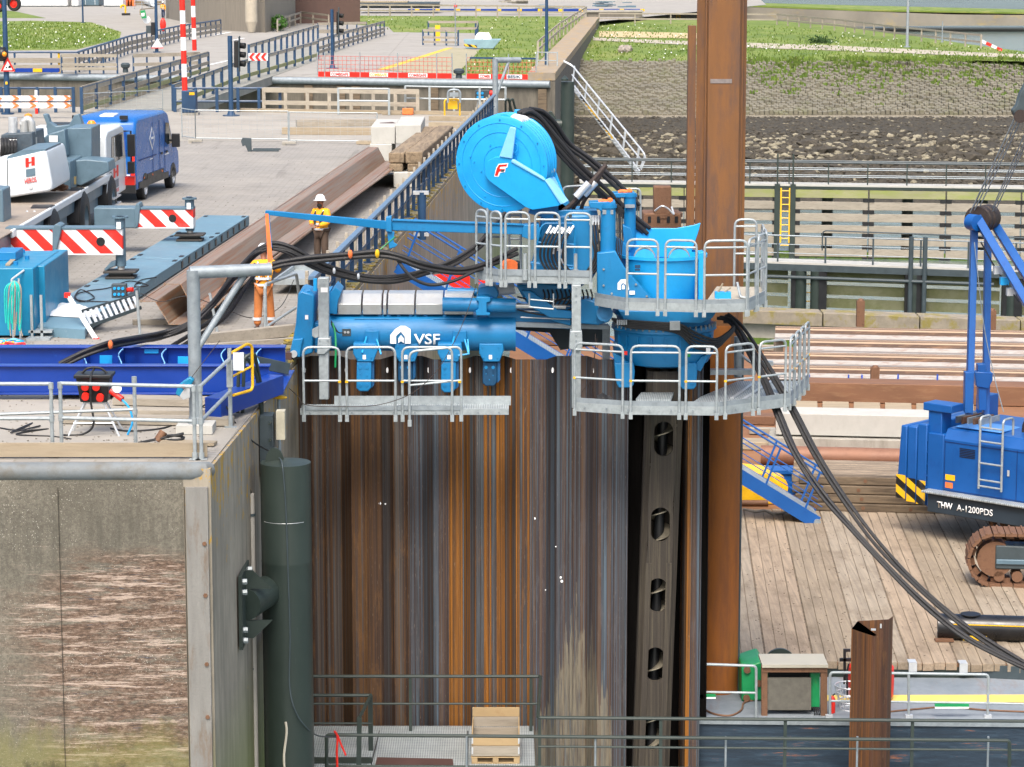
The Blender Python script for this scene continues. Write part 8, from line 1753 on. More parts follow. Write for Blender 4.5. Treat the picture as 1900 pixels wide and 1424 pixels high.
m=MB(); m.tube([wb_((-.12,.02,1.47)),wb_((-.1,.14,1.35)),wb_((-.08,.17,1.12))],.03,8); m.tube([wb_((.12,.02,1.47)),wb_((.1,.14,1.35)),wb_((.08,.17,1.12))],.03,8); m.tube([wb_((-.12,.02,1.47)),wb_((0,-.1,1.49)),wb_((.12,.02,1.47))],.035,8); m.build('black_life_vest',MBLK2,pb_)
person(G(303,35),R(170),'distant pedestrian in orange vest, jeans and white helmet near the concrete pier',dict(ell=(-.25,.0,1.15),wrl=(-.24,.1,.92),elr=(.25,.05,1.17),wrr=(.12,.25,1.12),anl=(-.1,.12,.1),anr=(.12,-.12,.1)),ORJ,JEAN,beard=False)
# ================================================================ FAR SIDE OBJECTS
def railing(name,label,pts,h,n,postmat,rails,boards,z=0.02,r=.04,cat='railing',group=None,pw=.05,bz=None):
    P_=[G(x,y,z) if not isinstance(x,V) else x for x,y in pts]; th=thing(name,label,cat,P_[0],group)
    seg=[(P_[i],P_[i+1]) for i in range(len(P_)-1)]; tot=sum((b-a).length for a,b in seg); 
    for k in range(n+1):
        s=tot*k/n
        for a,b in seg:
            L_=(b-a).length
            if s<=L_+1e-6: p=a+(b-a)*(s/L_); break
            s-=L_
        m=MB(); m.box(p.x-pw,p.x+pw,p.y-pw,p.y+pw,z,z+h); m.build('post',postmat,th)
    for a,b in seg:
        for zz_ in rails: m=MB(); m.cyl(a+Z*zz_,b+Z*zz_,r,6); m.build('rail',postmat,th)
        for zz_,bh,mt in boards: m=MB(); m.beam(a+Z*zz_+V((0,-.06,0)),b+Z*zz_+V((0,-.06,0)),.05,bh); m.build('timber_board',mt,th)
    return th
g1=WX[0]; g2=WT[0]
railing('railing','navy railing with timber boards bending round the daisy lawn up to the concrete pier',[(-40,135),(145,135),(240,100),(330,78),(410,64)],1.25,34,MNAVY,[1.25],[(.75,.3,g1),(.35,.25,g1)],r=.07)
railing('railing','short navy railing with timber boards left of the round bollard',[(115,137),(218,137)],1.15,4,MNAVY,[1.1],[(1.1,.2,g1),(.55,.18,g1),(.3,.18,g1)])
railing('railing','navy railing with timber boards right of the round bollard',[(248,137),(372,133)],1.1,5,MNAVY,[1.1],[(1.1,.22,g1),(.55,.2,g1)])
o=thing('bollard','grey round headed mooring bollard between the two timber board railings','bollard',G(233,135)); m=MB(); c=G(233,135); m.lathe(c,[(.18,0),(.16,.25),(.28,.35),(.3,.5),(.2,.6),(0,.62)],20); m.build('head',MDGRY,o)
railing('railing','left side railing of the swing bridge with weathered boards',[(152,212),(387,135)],1.25,11,MNAVY,[1.22],[(1.15,.3,MBLE),(.6,.2,g1),(.25,.22,WX[2])],pw=.07,z=.1)
railing('railing','right side railing of the swing bridge with white capped boards and navy posts',[(322,206),(440,156),(590,110)],1.25,16,MNAVY,[1.22],[(1.15,.22,MBLE),(.3,.22,WX[2])],pw=.08,z=.05)
railing('railing','far navy and timber railing running to the empty bridge gap',[(462,118),(590,75)],1.25,12,MNAVY,[1.22],[(1.15,.25,MBLE)],pw=.08)
railing('railing','navy railing with double timber boards beside the grey tiled area',[(590,106),(655,84),(713,66)],1.25,14,MNAVY,[1.22],[(1.15,.22,MBLE),(.6,.2,g1),(.3,.2,g1)],pw=.06)
railing('railing','crossing navy railing with boards in the bridge gap',[(590,70),(680,68)],1.2,5,MNAVY,[1.2],[(1.15,.22,g1),(.5,.3,g1)],pw=.06)
# bridge deck
br=thing('swing_bridge','grey surfaced bridge deck spanning the lock chamber between timber railings','bridge',G(260,180))
m=MB(); m.prism([G(160,212,.03),G(322,206,.03),G(590,112,.03),G(640,90,.03),G(470,80,.03),G(387,137,.03)],(0,0,-.5)); m.build('deck_slab',M('bridge_asphalt','#85857e',.85,var=.15,sc=1,dirt='#a09c90',dsc=1,dr=(.5,.7),damt=.5),br)
m=MB(); m.beam(G(325,209,-.5),G(590,113,-.5),.5,.7); m.build('side_girder',M('girder_grey','#8f8c84',.7,var=.25,sc=2),br)
railing('railing','navy rail along the lock edge behind the signal post',[(325,208),(520,208)],1.15,5,MNAVY,[1.12,.5],[],r=.06,pw=.07)
railing('railing','navy railing with orange arrow boards at the left edge',[(-30,209),(137,209)],1.2,5,MNAVY,[1.15,.55],[],r=.06,pw=.07)
ch_=thing('chevron_board','pair of white boards with orange arrow chevrons on the left navy railing','sign',G(60,210))
for y0,y1 in ((178,188),(191,201)):
    m=MB(); m.rpx(-30,130,y0,y1,125,.05); m.build('board',MWHT,ch_)
    for k in range(5):
        x=-10+k*32; h=(y1-y0)/2; m=MB(); m.px([(x,y0),(x+6,y0),(x+14,y0+h),(x+6,y1),(x,y1),(x+7,y0+h)],124.94,.03); m.build('arrow',MORG,ch_)
rp_=thing('marker_post','red and white marker post in front of the arrow boards','post',G(68,212)); 
for k in range(4): m=MB(); c=G(68,212); m.cyl(c+Z*(.28*k),c+Z*(.28*(k+1)),.07,10); m.build('band',MRED if k%2==0 else MWHT,rp_)
fc=thing('chevron_board','small red and white arrow board at the far end of the swing bridge','sign',G(480,112)); m=MB(); m.rpx(461,497,99,113,150,.05); m.build('board',MWHT,fc)
for k in range(3): m=MB(); x=462+k*11; m.px([(x,106),(x+6,99),(x+11,99),(x+5,106),(x+11,113),(x+6,113)],149.95,.03); m.build('arrow',MRED,fc)
lbn=thing('edge_board','short blue board with yellow plate on the lock edge below the daisy lawn','board',G(70,135)); m=MB(); m.rpx(29,110,127,134.5,168.5,.1); m.build('blue_board',MDBLU,lbn); m=MB(); m.rpx(61,78,127.5,134,168.4,.08); m.build('yellow_plate',MYEL,lbn)
for i,(px_,c_) in enumerate(((28,MCRLT),(110,MYEL))): m=MB(); p=G(px_,135.5); m.cyl(p,p+Z*1.3,.07,8); tag(m.build('marker_pole',c_),['pale pole at the left end of the short blue board','yellow topped pole at the right end of the short blue board'][i],'pole')
# lamp posts / masts
def mast(px_,py,ytop,r,label,mat=MNAVY,cat='lamp post'):
    c=G(px_,py); th=thing('mast',label,cat,c,'slim posts around the lock'); zt=zy(ytop,c.y); m=MB(); m.tube([c,c+V((0,0,zt))],[r,r*.7],12); m.build('pole',mat,th); m=MB(); m.cyl(c,c+Z*.08,r*2.2,12); m.build('base_plate',mat,th)
    return th,c
th_,c=mast(14,213,-60,.14,'thick navy post with a triangular warning sign at the left edge')
sg=D(14,120,c.y-.3); m=MB(); m.px([(1,133),(14,106),(28,133)],c.y-.25,.04); sgn=m.build('warning_sign',MRED,th_); m=MB(); m.px([(6,130.5),(14,114),(23,130.5)],c.y-.27,.03); m.build('sign_face',MWHT,sgn); m=MB(); m.px([(9,127),(12,124),(14,127)],c.y-.28,.01); m.px([(15,127),(16,122),(20,122),(20,127)],c.y-.28,.01); m.build('pictogram',MBLK2,sgn)
m=MB(); m.sphere(D(4,100,c.y-.3),.28,14,10); m.rpx(-4,10,88,114,c.y-.2,.3); m.build('signal_lamp',MBLK2,th_); m=MB(); m.sphere(D(8,101,c.y-.5),.12); m.build('lens',MLAMP,th_); m=MB(); m.rpx(10,14,152,157,c.y-.16,.02); m.build('yellow_tag',MYEL,th_)
mast(154,43,-60,.09,'slim navy mast rising from the paved road beside the daisy lawn'); th_,c=mast(291,98,-60,.13,'navy mast with signs beside the red lifebuoy housing')
m=MB(); m.px([(260,20),(269,19),(272,34),(263,35)],c.y-.3,.05); m.build('green_sign',MGRNP,th_); m=MB(); m.px([(262,25),(268,24),(268,30),(263,31)],c.y-.33,.02); m.build('sign_symbol',MWHT,th_)
m=MB(); p=D(272,37,c.y); m.lathe(p,[(0,0),(.28,0),(.28,.03),(0,.03)],20,axis=(0,1,0)); m.build('round_sign_back',MCRLT,th_); m=MB(); m.px([(281,89),(292,71),(303,89)],c.y-.2,.03); m.build('triangle_sign_back',MRED if False else MCRLT,th_); m=MB(); m.px([(281,90),(303,90),(303,88.5),(281,88.5)],c.y-.24,.03); m.build('sign_rim',MRED,th_)
m=MB(); m.rpx(280,287,42,66,c.y-.2,.3); m.build('signal_head',MBLK2,th_); m=MB(); m.rpx(271,280,48,62,c.y-.1,.2); m.build('camera_box',MDGRY,th_)
mast(1014,134,-60,.12,'navy mast on the far lock wall next to the corner gate'); mast(552,42,-60,.12,'navy mast beside the green shrub'); mast(845,86,6,.05,'thin grey mast with a small red ball behind the timber boxed pit',MGALD); mast(1683,88,-60,.12,'pale mast standing in the meadow by the bank path',MGALV); mast(1748,79,40,.06,'short grey pole in the fence line on the bank',MGALD)
ob=MB().sphere(D(845,12,230),.14).build('red_ball',MRED); ob.name='warning_ball'; tag(ob,'small red ball on the thin grey mast behind the boxed pit','ball')
# traffic lights
def tlight(px_,py,ytop,hx0,hx1,hy0,hy1,label):
    c=G(px_,py); th=thing('traffic_light',label,'traffic light',c,'traffic lights at the bridge'); zt=zy(ytop,c.y); m=MB(); m.cyl(c,c+Z*zt,.11,14); m.cyl(c,c+Z*.06,.4,14); m.cyl(c+Z*.06,c+Z*.3,.2,14,r2=.12); m.build('pole',MNAVY,th)
    m=MB(); m.rpx(hx0,hx1,hy0,hy1,c.y-.15,.35); hd_=m.build('signal_head',MBLK2,th,bevel=.03)
    for k in range(3):
        y=hy0+(hy1-hy0)*(k+.5)/3; m=MB(); p=D(hx1,y,c.y); m.tube([p,p+V((.3,-.1,-.03))],[.13,.14],14); m.build('visor',MBLK2,hd_)
    m=MB(); m.rpx(hx1-.6,hx1+.6,hy0-8,hy1+8,c.y-.4,.6); m.build('back_board',MDGRY,hd_)
    return th
tlight(429,216,67,434,443,76,126,'navy traffic light post with black signal head seen sideways at the near lock edge')
tlight(617,128,18,624,628,22,64,'second navy traffic light post on the far side of the lock')
# barrier poles and box
for i,(x0,y0,x1,y1,Y,r,lab) in enumerate(((337,-30,343,168,126,.13,'tall raised red and white barrier pole on the blue barrier box'),(357,-30,361,94,170,.14,'raised red and white barrier pole farther away on the swing bridge'))):
    a,b=D(x1,y1,Y),D(x0,y0,Y); th=thing('barrier_pole',lab,'barrier pole',a); N=8 if i==0 else 6
    for k in range(N):
        p,q_=a.lerp(b,k/N),a.lerp(b,(k+1)/N); m=MB(); m.cyl(p,q_,r,12); m.build('band',MRED if k%2==0 else MWHT,th)
bx_=thing('barrier_box','navy blue barrier machine box with yellow label on a concrete foot','cabinet',G(352,215)); c=G(352,214); m=MB(); m.box(c.x-.33,c.x+.33,c.y-.3,c.y+.4,.12,1.15); m.build('housing',MNAVY,bx_,bevel=.03); m=MB(); m.box(c.x-.45,c.x+.42,c.y-.4,c.y+.5,0,.12); m.build('plinth',MCONG,bx_); m=MB(); m.box(c.x+.03,c.x+.28,c.y-.31,c.y-.3,.95,1.08); m.build('yellow_label',MYEL,bx_)
lb=thing('lifebuoy_housing','red lifebuoy housing on a post beside the navy mast with signs','lifebuoy',G(303,75)); c=G(303,76); m=MB(); m.sphere(c+Z*1.3,.42,14,10,(.6,.4,1.3)); m.build('housing',MRED,lb,bevel=0); m=MB(); m.cyl(c,c+Z*1,.05,8); m.build('post',MNAVY,lb)
yp=thing('yellow_pipe','bent yellow pipe marker standing on the paving left of the pedestrian','pipe',G(233,30)); c=G(233,29); m=MB(); m.tube(rounded([c,c+Z*1.1,c+V((-.45,0,1.15)),c+V((-.5,0,.8))],.2),.1,10); m.build('pipe',MYEL,yp); m=MB(); m.box(c.x-.4,c.x+.5,c.y-.2,c.y+.2,0,.25); m.build('black_foot',MBLK2,yp)
bd=thing('bar_barrier','low pale tube barrier left of the pedestrian','barrier',G(275,27)); m=MB(); a,b=G(260,28),G(288,25); m.tube(rounded([a,a+Z*.6,b+Z*.6,b],.15),.06,8); m.build('tube',WX[1],bd)
# concrete pier building, bushes
pb2=thing('concrete_pier','massive grey ribbed concrete pier with a round column and brown cladding beside it','pier building',G(480,55))
m=MB(); a=G(308,34); b=G(412,57); c=G(492,61); m.prism([a,b,c,V((c.x+1,c.y+22,0)),V((a.x,a.y+16,0))],(0,0,9)); m.build('wall',M('ribbed_pier_concrete','#857e72',.9,var=.18,sc=1,st=(3,3,.2),dirt='#5d5850',dsc=2,dst=(4,4,.2),dr=(.5,.7),damt=.6,bump=.2),pb2)
p=G(467,61.5); m=MB(); m.cyl(V((p.x,p.y-.1,1.0)),V((p.x,p.y-.1,9)),.55,24); m.cyl(V((p.x,p.y-.1,.05)),V((p.x,p.y-.1,1.0)),.3,24,r2=.55); m.build('column',M('pale_column','#a8a090',.8,var=.12),pb2)
m=MB(); m.box(xx(490,212),xx(535,212),p.y+4,p.y+4.1,2,6) if False else m.rpx(487,668,-20,44,G(560,44).y,.3); m.build('brown_cladding',M('brown_cladding','#54403a',.7,var=.15),pb2)
sh=thing('shrub','round green shrub at the foot of the concrete pier','shrub',G(517,58)); 
m=MB(); r4=random.Random(4); c=G(517,58)+Z*.75
for i in range(700):
    d_=V((r4.gauss(0,1),r4.gauss(0,1),r4.gauss(0,1))).normalized()*r4.uniform(.5,1.0); q_=c+V((d_.x*.85,d_.y*.8,d_.z*.8)); a=V((r4.gauss(0,1),r4.gauss(0,1),r4.gauss(0,1))).normalized()*.1; b=a.cross(d_).normalized()*.07; m.add([q_-a,q_+b,q_+a,q_-b],[(0,1,2,3)])
m.build('foliage',MLEAF,sh,flat=True); m=MB(); m.tube([G(517,58),G(517,58)+V((.05,0,.6))],[.08,.05],6); m.build('stem',MTIMB,sh)
# containers, tractor
for i,(x0,x1,y0,lab,mt) in enumerate(((38,132,13,'long white container at the far left top',MWHT),(133,152,13,'short white container between the two long ones',MWHT),(154,190,12,'grey corrugated container behind the navy mast',MCRGRY),(193,234,13,'white container next to the orange barriers',MWHT))):
    a,b=G(x0,y0),G(x1,y0-1 if i<3 else y0-1); Y=a.y; th=thing('container',lab,'container',a,'containers at the top left'); m=MB(); m.box(a.x,b.x,Y,Y+5,.1,2.9); m.build('box',mt,th,bevel=.03)
    for k in range(max(3,int((b.x-a.x)/1.2))): m=MB(); x=a.x+.3+k*1.2; m.box(x,x+.06,Y-.04,Y,.2,2.8) if x<b.x else None; (m.build('panel_rib',MCRLT,th) if m.v else None)
    m=MB(); m.box(a.x-.03,b.x+.03,Y-.05,Y+.02,.02,.16); m.build('base_rail',MDGRY,th)
for i,x in enumerate((236,241,246)):
    th=thing('plastic_barrier',['left','middle','right'][i]+' orange plastic barrier beside the white container','barrier',G(x,12),'orange plastic barriers'); c=G(x,12); m=MB(); m.prism([c+V((-.35,0,0)),c+V((.35,0,0)),c+V((.25,0,1.0)),c+V((-.25,0,1.0))],(0,.4,0)); m.build('shell',MORG,th,bevel=.04)
tr=thing('tractor','dark green tractor with orange red wheel hubs cut by the left top edge','tractor',G(10,22))
for px_,py,r in ((27,21,.85),(-2,23,.75)):
    c=G(px_,py)+Z*r; m=MB(); m.lathe(c,[(r*.55,-.2),(r*.9,-.22),(r,-.1),(r,.1),(r*.9,.22),(r*.55,.2)],28,axis=(.3,1,0)); w_=m.build('wheel',MBLK,tr); m=MB(); m.lathe(c,[(0,-.12),(r*.2,-.14),(r*.22,-.05),(r*.5,-.02),(r*.58,-.15),(r*.58,.1),(0,.1)],24,axis=(.3,1,0)); m.build('rim',MRED,w_)
m=MB(); c=G(-6,21); m.box(c.x-2,c.x+1.0,c.y,c.y+1.2,.9,2.2); m.build('bonnet',MGRNP,tr,bevel=.1); m=MB(); m.box(c.x+.9,c.x+1.4,c.y-.3,c.y+.2,.7,1.6); m.build('front_frame',MDGRY,tr,bevel=.05)
# combisafe barrier
cb_=thing('edge_barrier','red mesh edge protection with red and white kick boards on the far lock edge','barrier',G(780,143))
def ct(px_): return FA+fdir*((FA.x-xx(px_,160.5)))+V((0,.35,0))
posts=[563,577,648,723,800,830,858,940,993]
for a,b in zip(posts,posts[1:]):
    if (a,b)==(830,858): continue
    p,q_=ct(a+1),ct(b-1); m=MB(); m.beam(p+Z*.17,q_+Z*.17,.05,.3); m.build('kick_board',MRED,cb_)
    m=MB(); L_=(q_-p).length; n=max(2,int(L_/.25))
    for k in range(n+1): s=p.lerp(q_,k/n); m.tube([s+Z*.3,s+Z*1.25],.012,4)
    for z_ in (.5,.75,1.0,1.25): m.tube([p+Z*z_,q_+Z*z_],.013,4)
    m.build('red_mesh',M('mesh_red','#c2564a',.6) if 'mesh_red' not in bpy.data.materials else bpy.data.materials['mesh_red'],cb_)
for a in posts: m=MB(); p=ct(a); m.cyl(p,p+Z*1.5,.035,8); m.build('post',MGALV,cb_)
m=MB(); m.beam(ct(865)+Z*1.25,ct(993)+Z*1.25,.08,.1); m.build('dark_rail',MNAVY,cb_)
for (x0,x1,s,mt) in ((590,625,'COMBISAFE',1),(668,702,'COMBISAFE',2),(745,780,'COMBISAFE',1),(884,904,'COMBI',1),(938,964,'BESIK',3)):
    p,q_=ct(x0-1.5)+V((0,-.04,.06)),ct(x1+1.5 if mt!=3 else 966)+V((0,-.04,.06)); m=MB(); m.prism([p,q_,q_+Z*.24,p+Z*.24],(0,-.01,0)); lb_=m.build('white_label',MWHT,cb_)
    text(s,ct(x0)+V((0,-.06,.09)),.18,MRED if mt==1 else (MYEL if mt==2 else MNAVY),lb_,'lettering',rot=Matrix.Rotation(math.atan2(-fdir.y,-fdir.x),3,'Z')@Matrix.Rotation(pi/2,3,'X'),width=(ct(x1)-ct(x0)).length*.98,bold=.03)
o=thing('bollard','grey mooring bollard standing in the gap of the red barrier','bollard',ct(843)); c=ct(843)+V((0,.6,0)); m=MB(); m.lathe(c,[(.2,0),(.17,.25),(.32,.32),(.34,.48),(.2,.58),(0,.6)],20); m.build('head',MDGRY,o)
# galvanised corner gate, white guard, far white rail
railing('railing','pale tube gate at the far lock corner beside the stairs head',[(997,135),(1034,136)],1.3,2,MGALV,[1.25,.75,.3],[],r=.035,pw=.04)
railing('railing','white timber railing on the lawn along the far lock wall',[(998,112),(1040,70),(1088,36)],1.3,14,MBLE,[],[(1.25,.16,MBLE),(.7,.16,MBLE)],pw=.07)
railing('railing','long weathered timber railing behind the lock lawn',[(515,46),(555,30),(800,32),(1085,35)],1.3,26,g1,[],[(1.25,.18,g1),(.65,.16,g1)],pw=.08)
railing('railing','lower weathered timber railing from the pier past the shrub',[(515,60),(560,44),(610,50)],1.1,6,g1,[],[(1.1,.18,g1),(.6,.18,g1)],pw=.07)
railing('railing','weathered timber railing across the meadow to the red and white end board',[(1112,44),(1440,46),(1560,58),(1660,72),(1820,90)],1.1,22,g1,[],[(1.05,.16,g1),(.5,.16,g1)],pw=.07,z=-.45)
rw=thing('marker_board','sloping red and white board at the end of the meadow railing','board',G(1840,95,-.8))
for k in range(4): m=MB(); a=D(1820+k*10,76+k*4.6,226); b=D(1829+k*10,80+k*4.6,226); m.beam(a,b,.06,.25); m.build('band',MRED if k%2 else MWHT,rw)
yb_=thing('yellow_ladder','yellow ladder on the distant breakwater wall beside the tall pile','ladder',D(1258,40,500)); m=MB()
for px_ in (1255,1262): m.rpx(px_-.8,px_+.8,2,42,500,.1)
for k in range(8): m.rpx(1255,1262,5+k*4.8,6.5+k*4.8,500,.1)
m.build('ladder_frame',MYEL,yb_)
# boxed pit
railing('railing','timber boxed pit railing with a yellow post on the lock lawn, front side',[(785,84),(850,85)],1.2,3,MNAVY,[],[(1.15,.2,g1),(.6,.18,g1),(.25,.18,g1)],pw=.07)
railing('railing','timber boxed pit railing on the lock lawn, rear side with navy posts',[(795,66),(887,66),(884,82)],1.2,6,MNAVY,[],[(1.15,.2,g1),(.6,.2,g1)],pw=.07)
yp2=thing('yellow_post','bright yellow steel post inside the timber boxed pit','post',G(812,82)); m=MB(); c=G(812,80); m.box(c.x-.2,c.x+.2,c.y,c.y+.3,0,1.4); m.build('steel_box',MYEL,yp2)
kp=thing('skip_container','grey skip container holding a white bag on the lock lawn','skip',G(895,92)); c=G(893,92); k=1/ (5040/c.y)
m=MB(); m.prism([c+V((-1.15,0,.05)),c+V((.9,0,.05)),c+V((1.5,0,.75)),c+V((-1.35,0,.72))],(0,1.6,0)); m.build('tub',M('pale_skip_blue','#7a98a4',.5,var=.15),kp,bevel=.03); m=MB(); m.prism([c+V((-1.3,-.02,.25)),c+V((-.3,-.02,.12)),c+V((-.35,-.02,.3)),c+V((-1.32,-.02,.42))],(0,-.01,0)); m.build('hazard_strip',MHAZY,kp)
m=MB(); m.ico(c+V((.2,.7,.9)),.55,sq=(1.3,1,.8)); m.ico(c+V((-.2,.7,.85)),.35); tag(m.build('white_bag',MWHT,flat=False),'crumpled white bag lying in the grey skip','bag')
rb=MB(); 
for i in range(14): rb.ico(GS(1160+r4.uniform(-9,9),92+r4.uniform(-3,3),.15),.3)
tag(rb.build('rubble_heap',M('rubble','#8d857c',.9,var=.4)),'small heap of pale rubble in the meadow behind the stairs','rubble'); 
bu=thing('bush','small dark green bush on the meadow bank right of the tall pile','bush',GS(1522,80)); m=MB()
for i in range(300):
    q_=GS(1522,80,.35)+V((r4.gauss(0,.5),r4.gauss(0,.3),abs(r4.gauss(0,.25)))); a=V((r4.gauss(0,1),r4.gauss(0,1),r4.gauss(0,1))).normalized()*.13; b=V((r4.gauss(0,1),r4.gauss(0,1),r4.gauss(0,1))).normalized()*.09; m.add([q_-a,q_+b,q_+a,q_-b],[(0,1,2,3)])
m.build('foliage',M('dark_leaf','#2c4a16',.7,var=.4),bu,flat=True)
# far background strip behind lawn: edge boards, boats/jetties as low structures
ed=thing('edge_board','long low blue and yellow edge board far behind the lock lawn','board',G(900,22)); m=MB(); m.rpx(757,1190,17,21.5,300,.3); m.build('blue_board',MDBLU,ed)
for px_ in range(770,1190,38): m=MB(); m.rpx(px_,px_+8,17,21.5,299.8,.1); m.build('yellow_tag',MYEL,ed)
fw=thing('far_wall','low dark concrete wall far behind the lock lawn','wall',G(1140,36)); m=MB(); m.rpx(1090,1192,22,46,296,3); m.build('wall_face',M('far_concrete','#6f6a60',.9,var=.2),fw); m=MB(); m.rpx(1085,1194,20,23,295.8,3.4); m.build('cap',MCONG,fw)
sb2=thing('storage_rack','dark storage rack with stacked grey rods far behind the lawn','rack',G(700,14)); m=MB(); 
for y0 in (5,9,13): m.rpx(668,815,y0,y0+2.4,310+y0*.2,4)
m.build('rod_stack',MDGRY,sb2); m=MB(); m.rpx(666,756,3,5,311,4); m.build('top_boards',WX[1],sb2)
for i,(x0,x1,y0,y1,lab,mt) in enumerate(((985,1090,8,16,'grey heap of pipes and poles at the top behind the far wall',MGALD),(1090,1180,2,12,'blue grey stack of scaffold parts at the top behind the blue board',MCRGRY),(915,980,-2,8,'pale concrete block row at the top centre',MCONG))):
    th=thing('stored_material',lab,'stack',D((x0+x1)/2,y1,305)); 
    for k in range(14):
        m=MB(); xa=x0+(x1-x0)*r4.random()*.8; ya=y0+(y1-y0)*r4.random(); m.rpx(xa,min(x1,xa+r4.uniform(10,35)),ya,ya+r4.uniform(1,2.4),305+r4.random()*3,.6); m.build('stored_piece',mt,th)
railing('railing','distant thin railing behind the pedestrian at the top',[(250,17),(330,16)],1.2,6,MGALD,[1.2,.6],[],r=.04,pw=.04)
wl=thing('quay_bumper','pale metal pipe and slabs stored at the top behind the pedestrian','pipes',G(270,8)); m=MB(); m.cyl(G(248,3)+Z*.5,G(285,14)+Z*.5,.4,12); m.build('pipe',MCRLT,wl); m=MB(); a=G(255,10); m.box(a.x-2,a.x+3,a.y,a.y+1,0,.5); m.build('slab',MTIMB2,wl)
# ---- fences on the near apron
def heras(pts,label,h=1.0,foot=True):
    th=thing('mesh_fence',label,'fence',G(*pts[0]),'temporary mesh fences'); P_=[G(x,y) for x,y in pts]
    for a,b in zip(P_,P_[1:]):
        m=MB(); m.tube([a+Z*.05,a+Z*h],.025,6); m.tube([b+Z*.05,b+Z*h],.025,6); m.tube([a+Z*h,b+Z*h],.022,6); m.tube([a+Z*.12,b+Z*.12],.022,6); m.build('frame',MGALV,th)
        m=MB(); L_=(b-a).length; n=int(L_/.3)
        for k in range(1,n): s=a.lerp(b,k/n); m.tube([s+Z*.12,s+Z*h],.0035,3,False)
        for z_ in [.12+k*(h-.12)/6 for k in range(1,6)]: m.tube([a+Z*z_,b+Z*z_],.0035,3,False)
        m.build('wire_mesh',MGALV,th)
    return th
heras([(154,214),(302,206)],'temporary mesh fence in front of the swing bridge left railing')
heras([(338,258),(363,262),(535,264)],'temporary mesh fence right of the van reaching the fork attachment',1.25)
heras([(537,266),(700,268)],'temporary mesh fence in front of the white concrete blocks',1.25)
for x,y,l in ((363,266,'grey fence foot right of the van'),(537,270,'grey fence foot right of the pallet fork')):
    c=G(x,y); th=thing('fence_foot',l,'block',c,gfb); m=MB(); m.box(c.x-.28,c.x+.28,c.y-.12,c.y+.12,.05,.16); m.build('block',MCONG,th,bevel=.02); m=MB(); m.box(c.x-.28,c.x-.15,c.y-.12,c.y+.12,0,.05); m.build('feet',MCONG,th)
railing('railing','pale timber railing at the near lock edge behind the mesh fence',[(490,208),(775,212)],1.15,7,MBLE,[],[(1.05,.24,MBLE),(.45,.2,MBLE)],pw=.08)
railing('railing','galvanised tube gate in front of the pale timber railing',[(628,213),(722,214)],1.25,1,MGALV,[1.22,.65],[],r=.045,pw=.05)
railing('railing','galvanised tube railing along the near lock edge left of the second davit',[(752,211),(845,213),(938,214)],1.3,4,MGALV,[1.28,.72],[],r=.045,pw=.05)
yg2=thing('safety_gate','yellow hooped gate with yellow plate at the near lock edge','gate',G(838,219)); a=G(825,219); m=MB(); m.tube(rounded([a,a+Z*.85,a+V((.7,0,.85)),a+V((.7,0,0))],.15),.04,8); m.build('hoop',MYEL,yg2); m=MB(); m.box(a.x+.15,a.x+.6,a.y-.04,a.y,.4,.8); m.build('plate',MYEL,yg2)
hp_=thing('hatch','arched galvanised hatch frame in front of the far lock wall','hatch',G(845,212)); m=MB(); p=D(842,178,125.3); m.tube(rounded([D(831,191,125.3),D(831,167,125.3),D(854,167,125.3),D(854,191,125.3)],.2),.05,8); m.rpx(834,851,172,180,125.3,.05); m.build('frame',MGALD,hp_)
dv2=thing('davit_crane','second grey steel davit post with arm standing at the far end of the near quay','davit',G(919,221)); b=G(919,221); s_=b.y/5040
m=MB(); m.cyl(b,b+Z*(zy(110,b.y)),.13,16); m.build('post',MGALD,dv2); m=MB(); zt=zy(112,b.y); m.tube([V((b.x-.05,b.y,zt)),V((xx(965,b.y,zt),b.y+.6,zt-.02))],.13,16); m.build('arm',MGALD,dv2); m=MB(); m.tube([V((b.x+.05,b.y,zy(178,b.y))),V((xx(944,b.y),b.y+.3,zt-.05))],.07,10); m.build('brace',MGALD,dv2)
sb3=thing('socket_box','small dark socket box with blue sockets on thin legs left of the second davit','socket box',G(895,213)); c=G(895,213); m=MB(); m.box(c.x-.33,c.x+.33,c.y-.2,c.y+.2,.72,1.15); m.build('box_body',MDGRY,sb3,bevel=.02)
for i in range(4): m=MB(); p=c+V((-.2+.2*(i%2),-.2,.83+.18*(i//2))); m.cyl(p,p+V((0,-.03,0)),.07,12); m.build('blue_socket',MCYAN,sb3)
m=MB(); p=c+V((.42,-.1,1.0)); m.sphere(p,.14); m.build('red_plug',MRED,sb3)
for q in(-1,1): m=MB(); m.tube([c+V((q*.2,0,.72)),c+V((q*.3,0,0))],.025,6); m.build('leg',MALU,sb3)
hb_=thing('ladder_hoops','pair of dark hooped ladder handrails at the end of the near quay','ladder',G(940,222)); 
for x in (938,946): m=MB(); m.tube(rounded([G(x,224),D(x,188,121),D(x+5,183,121),D(x+14,215,121.5)],.2),.05,8); m.build('hoop_rail',MDGRN,hb_)
ob=thing('orange_crate','small orange crate on the boards by the pale timber railing','crate',G(757,214)); c=G(757,214); m=MB(); m.box(c.x-.25,c.x+.25,c.y-.2,c.y+.2,.03,.32); m.build('crate_body',MORG,ob,bevel=.02); m=MB(); m.box(c.x-1.2,c.x-.3,c.y-.2,c.y+.2,.03,.15); m.build('board',WX[1],ob)
# yellow valve etc near sheet wall corner
yv=thing('shackle_post','slim grey post with a yellow shackle between fender pile and sheet wall','post',D(520,790,48.5)); m=MB(); m.cyl(D(519,845,48.5),D(517,735,48.5),.03,8); m.build('post',MGALD,yv); m=MB(); m.sphere(D(520,738,48.4),.07,10,8,(1.8,.6,.5)); m.build('shackle',MYEL,yv)
# ================================================================ SMALL DETAIL
rd=random.Random(21)
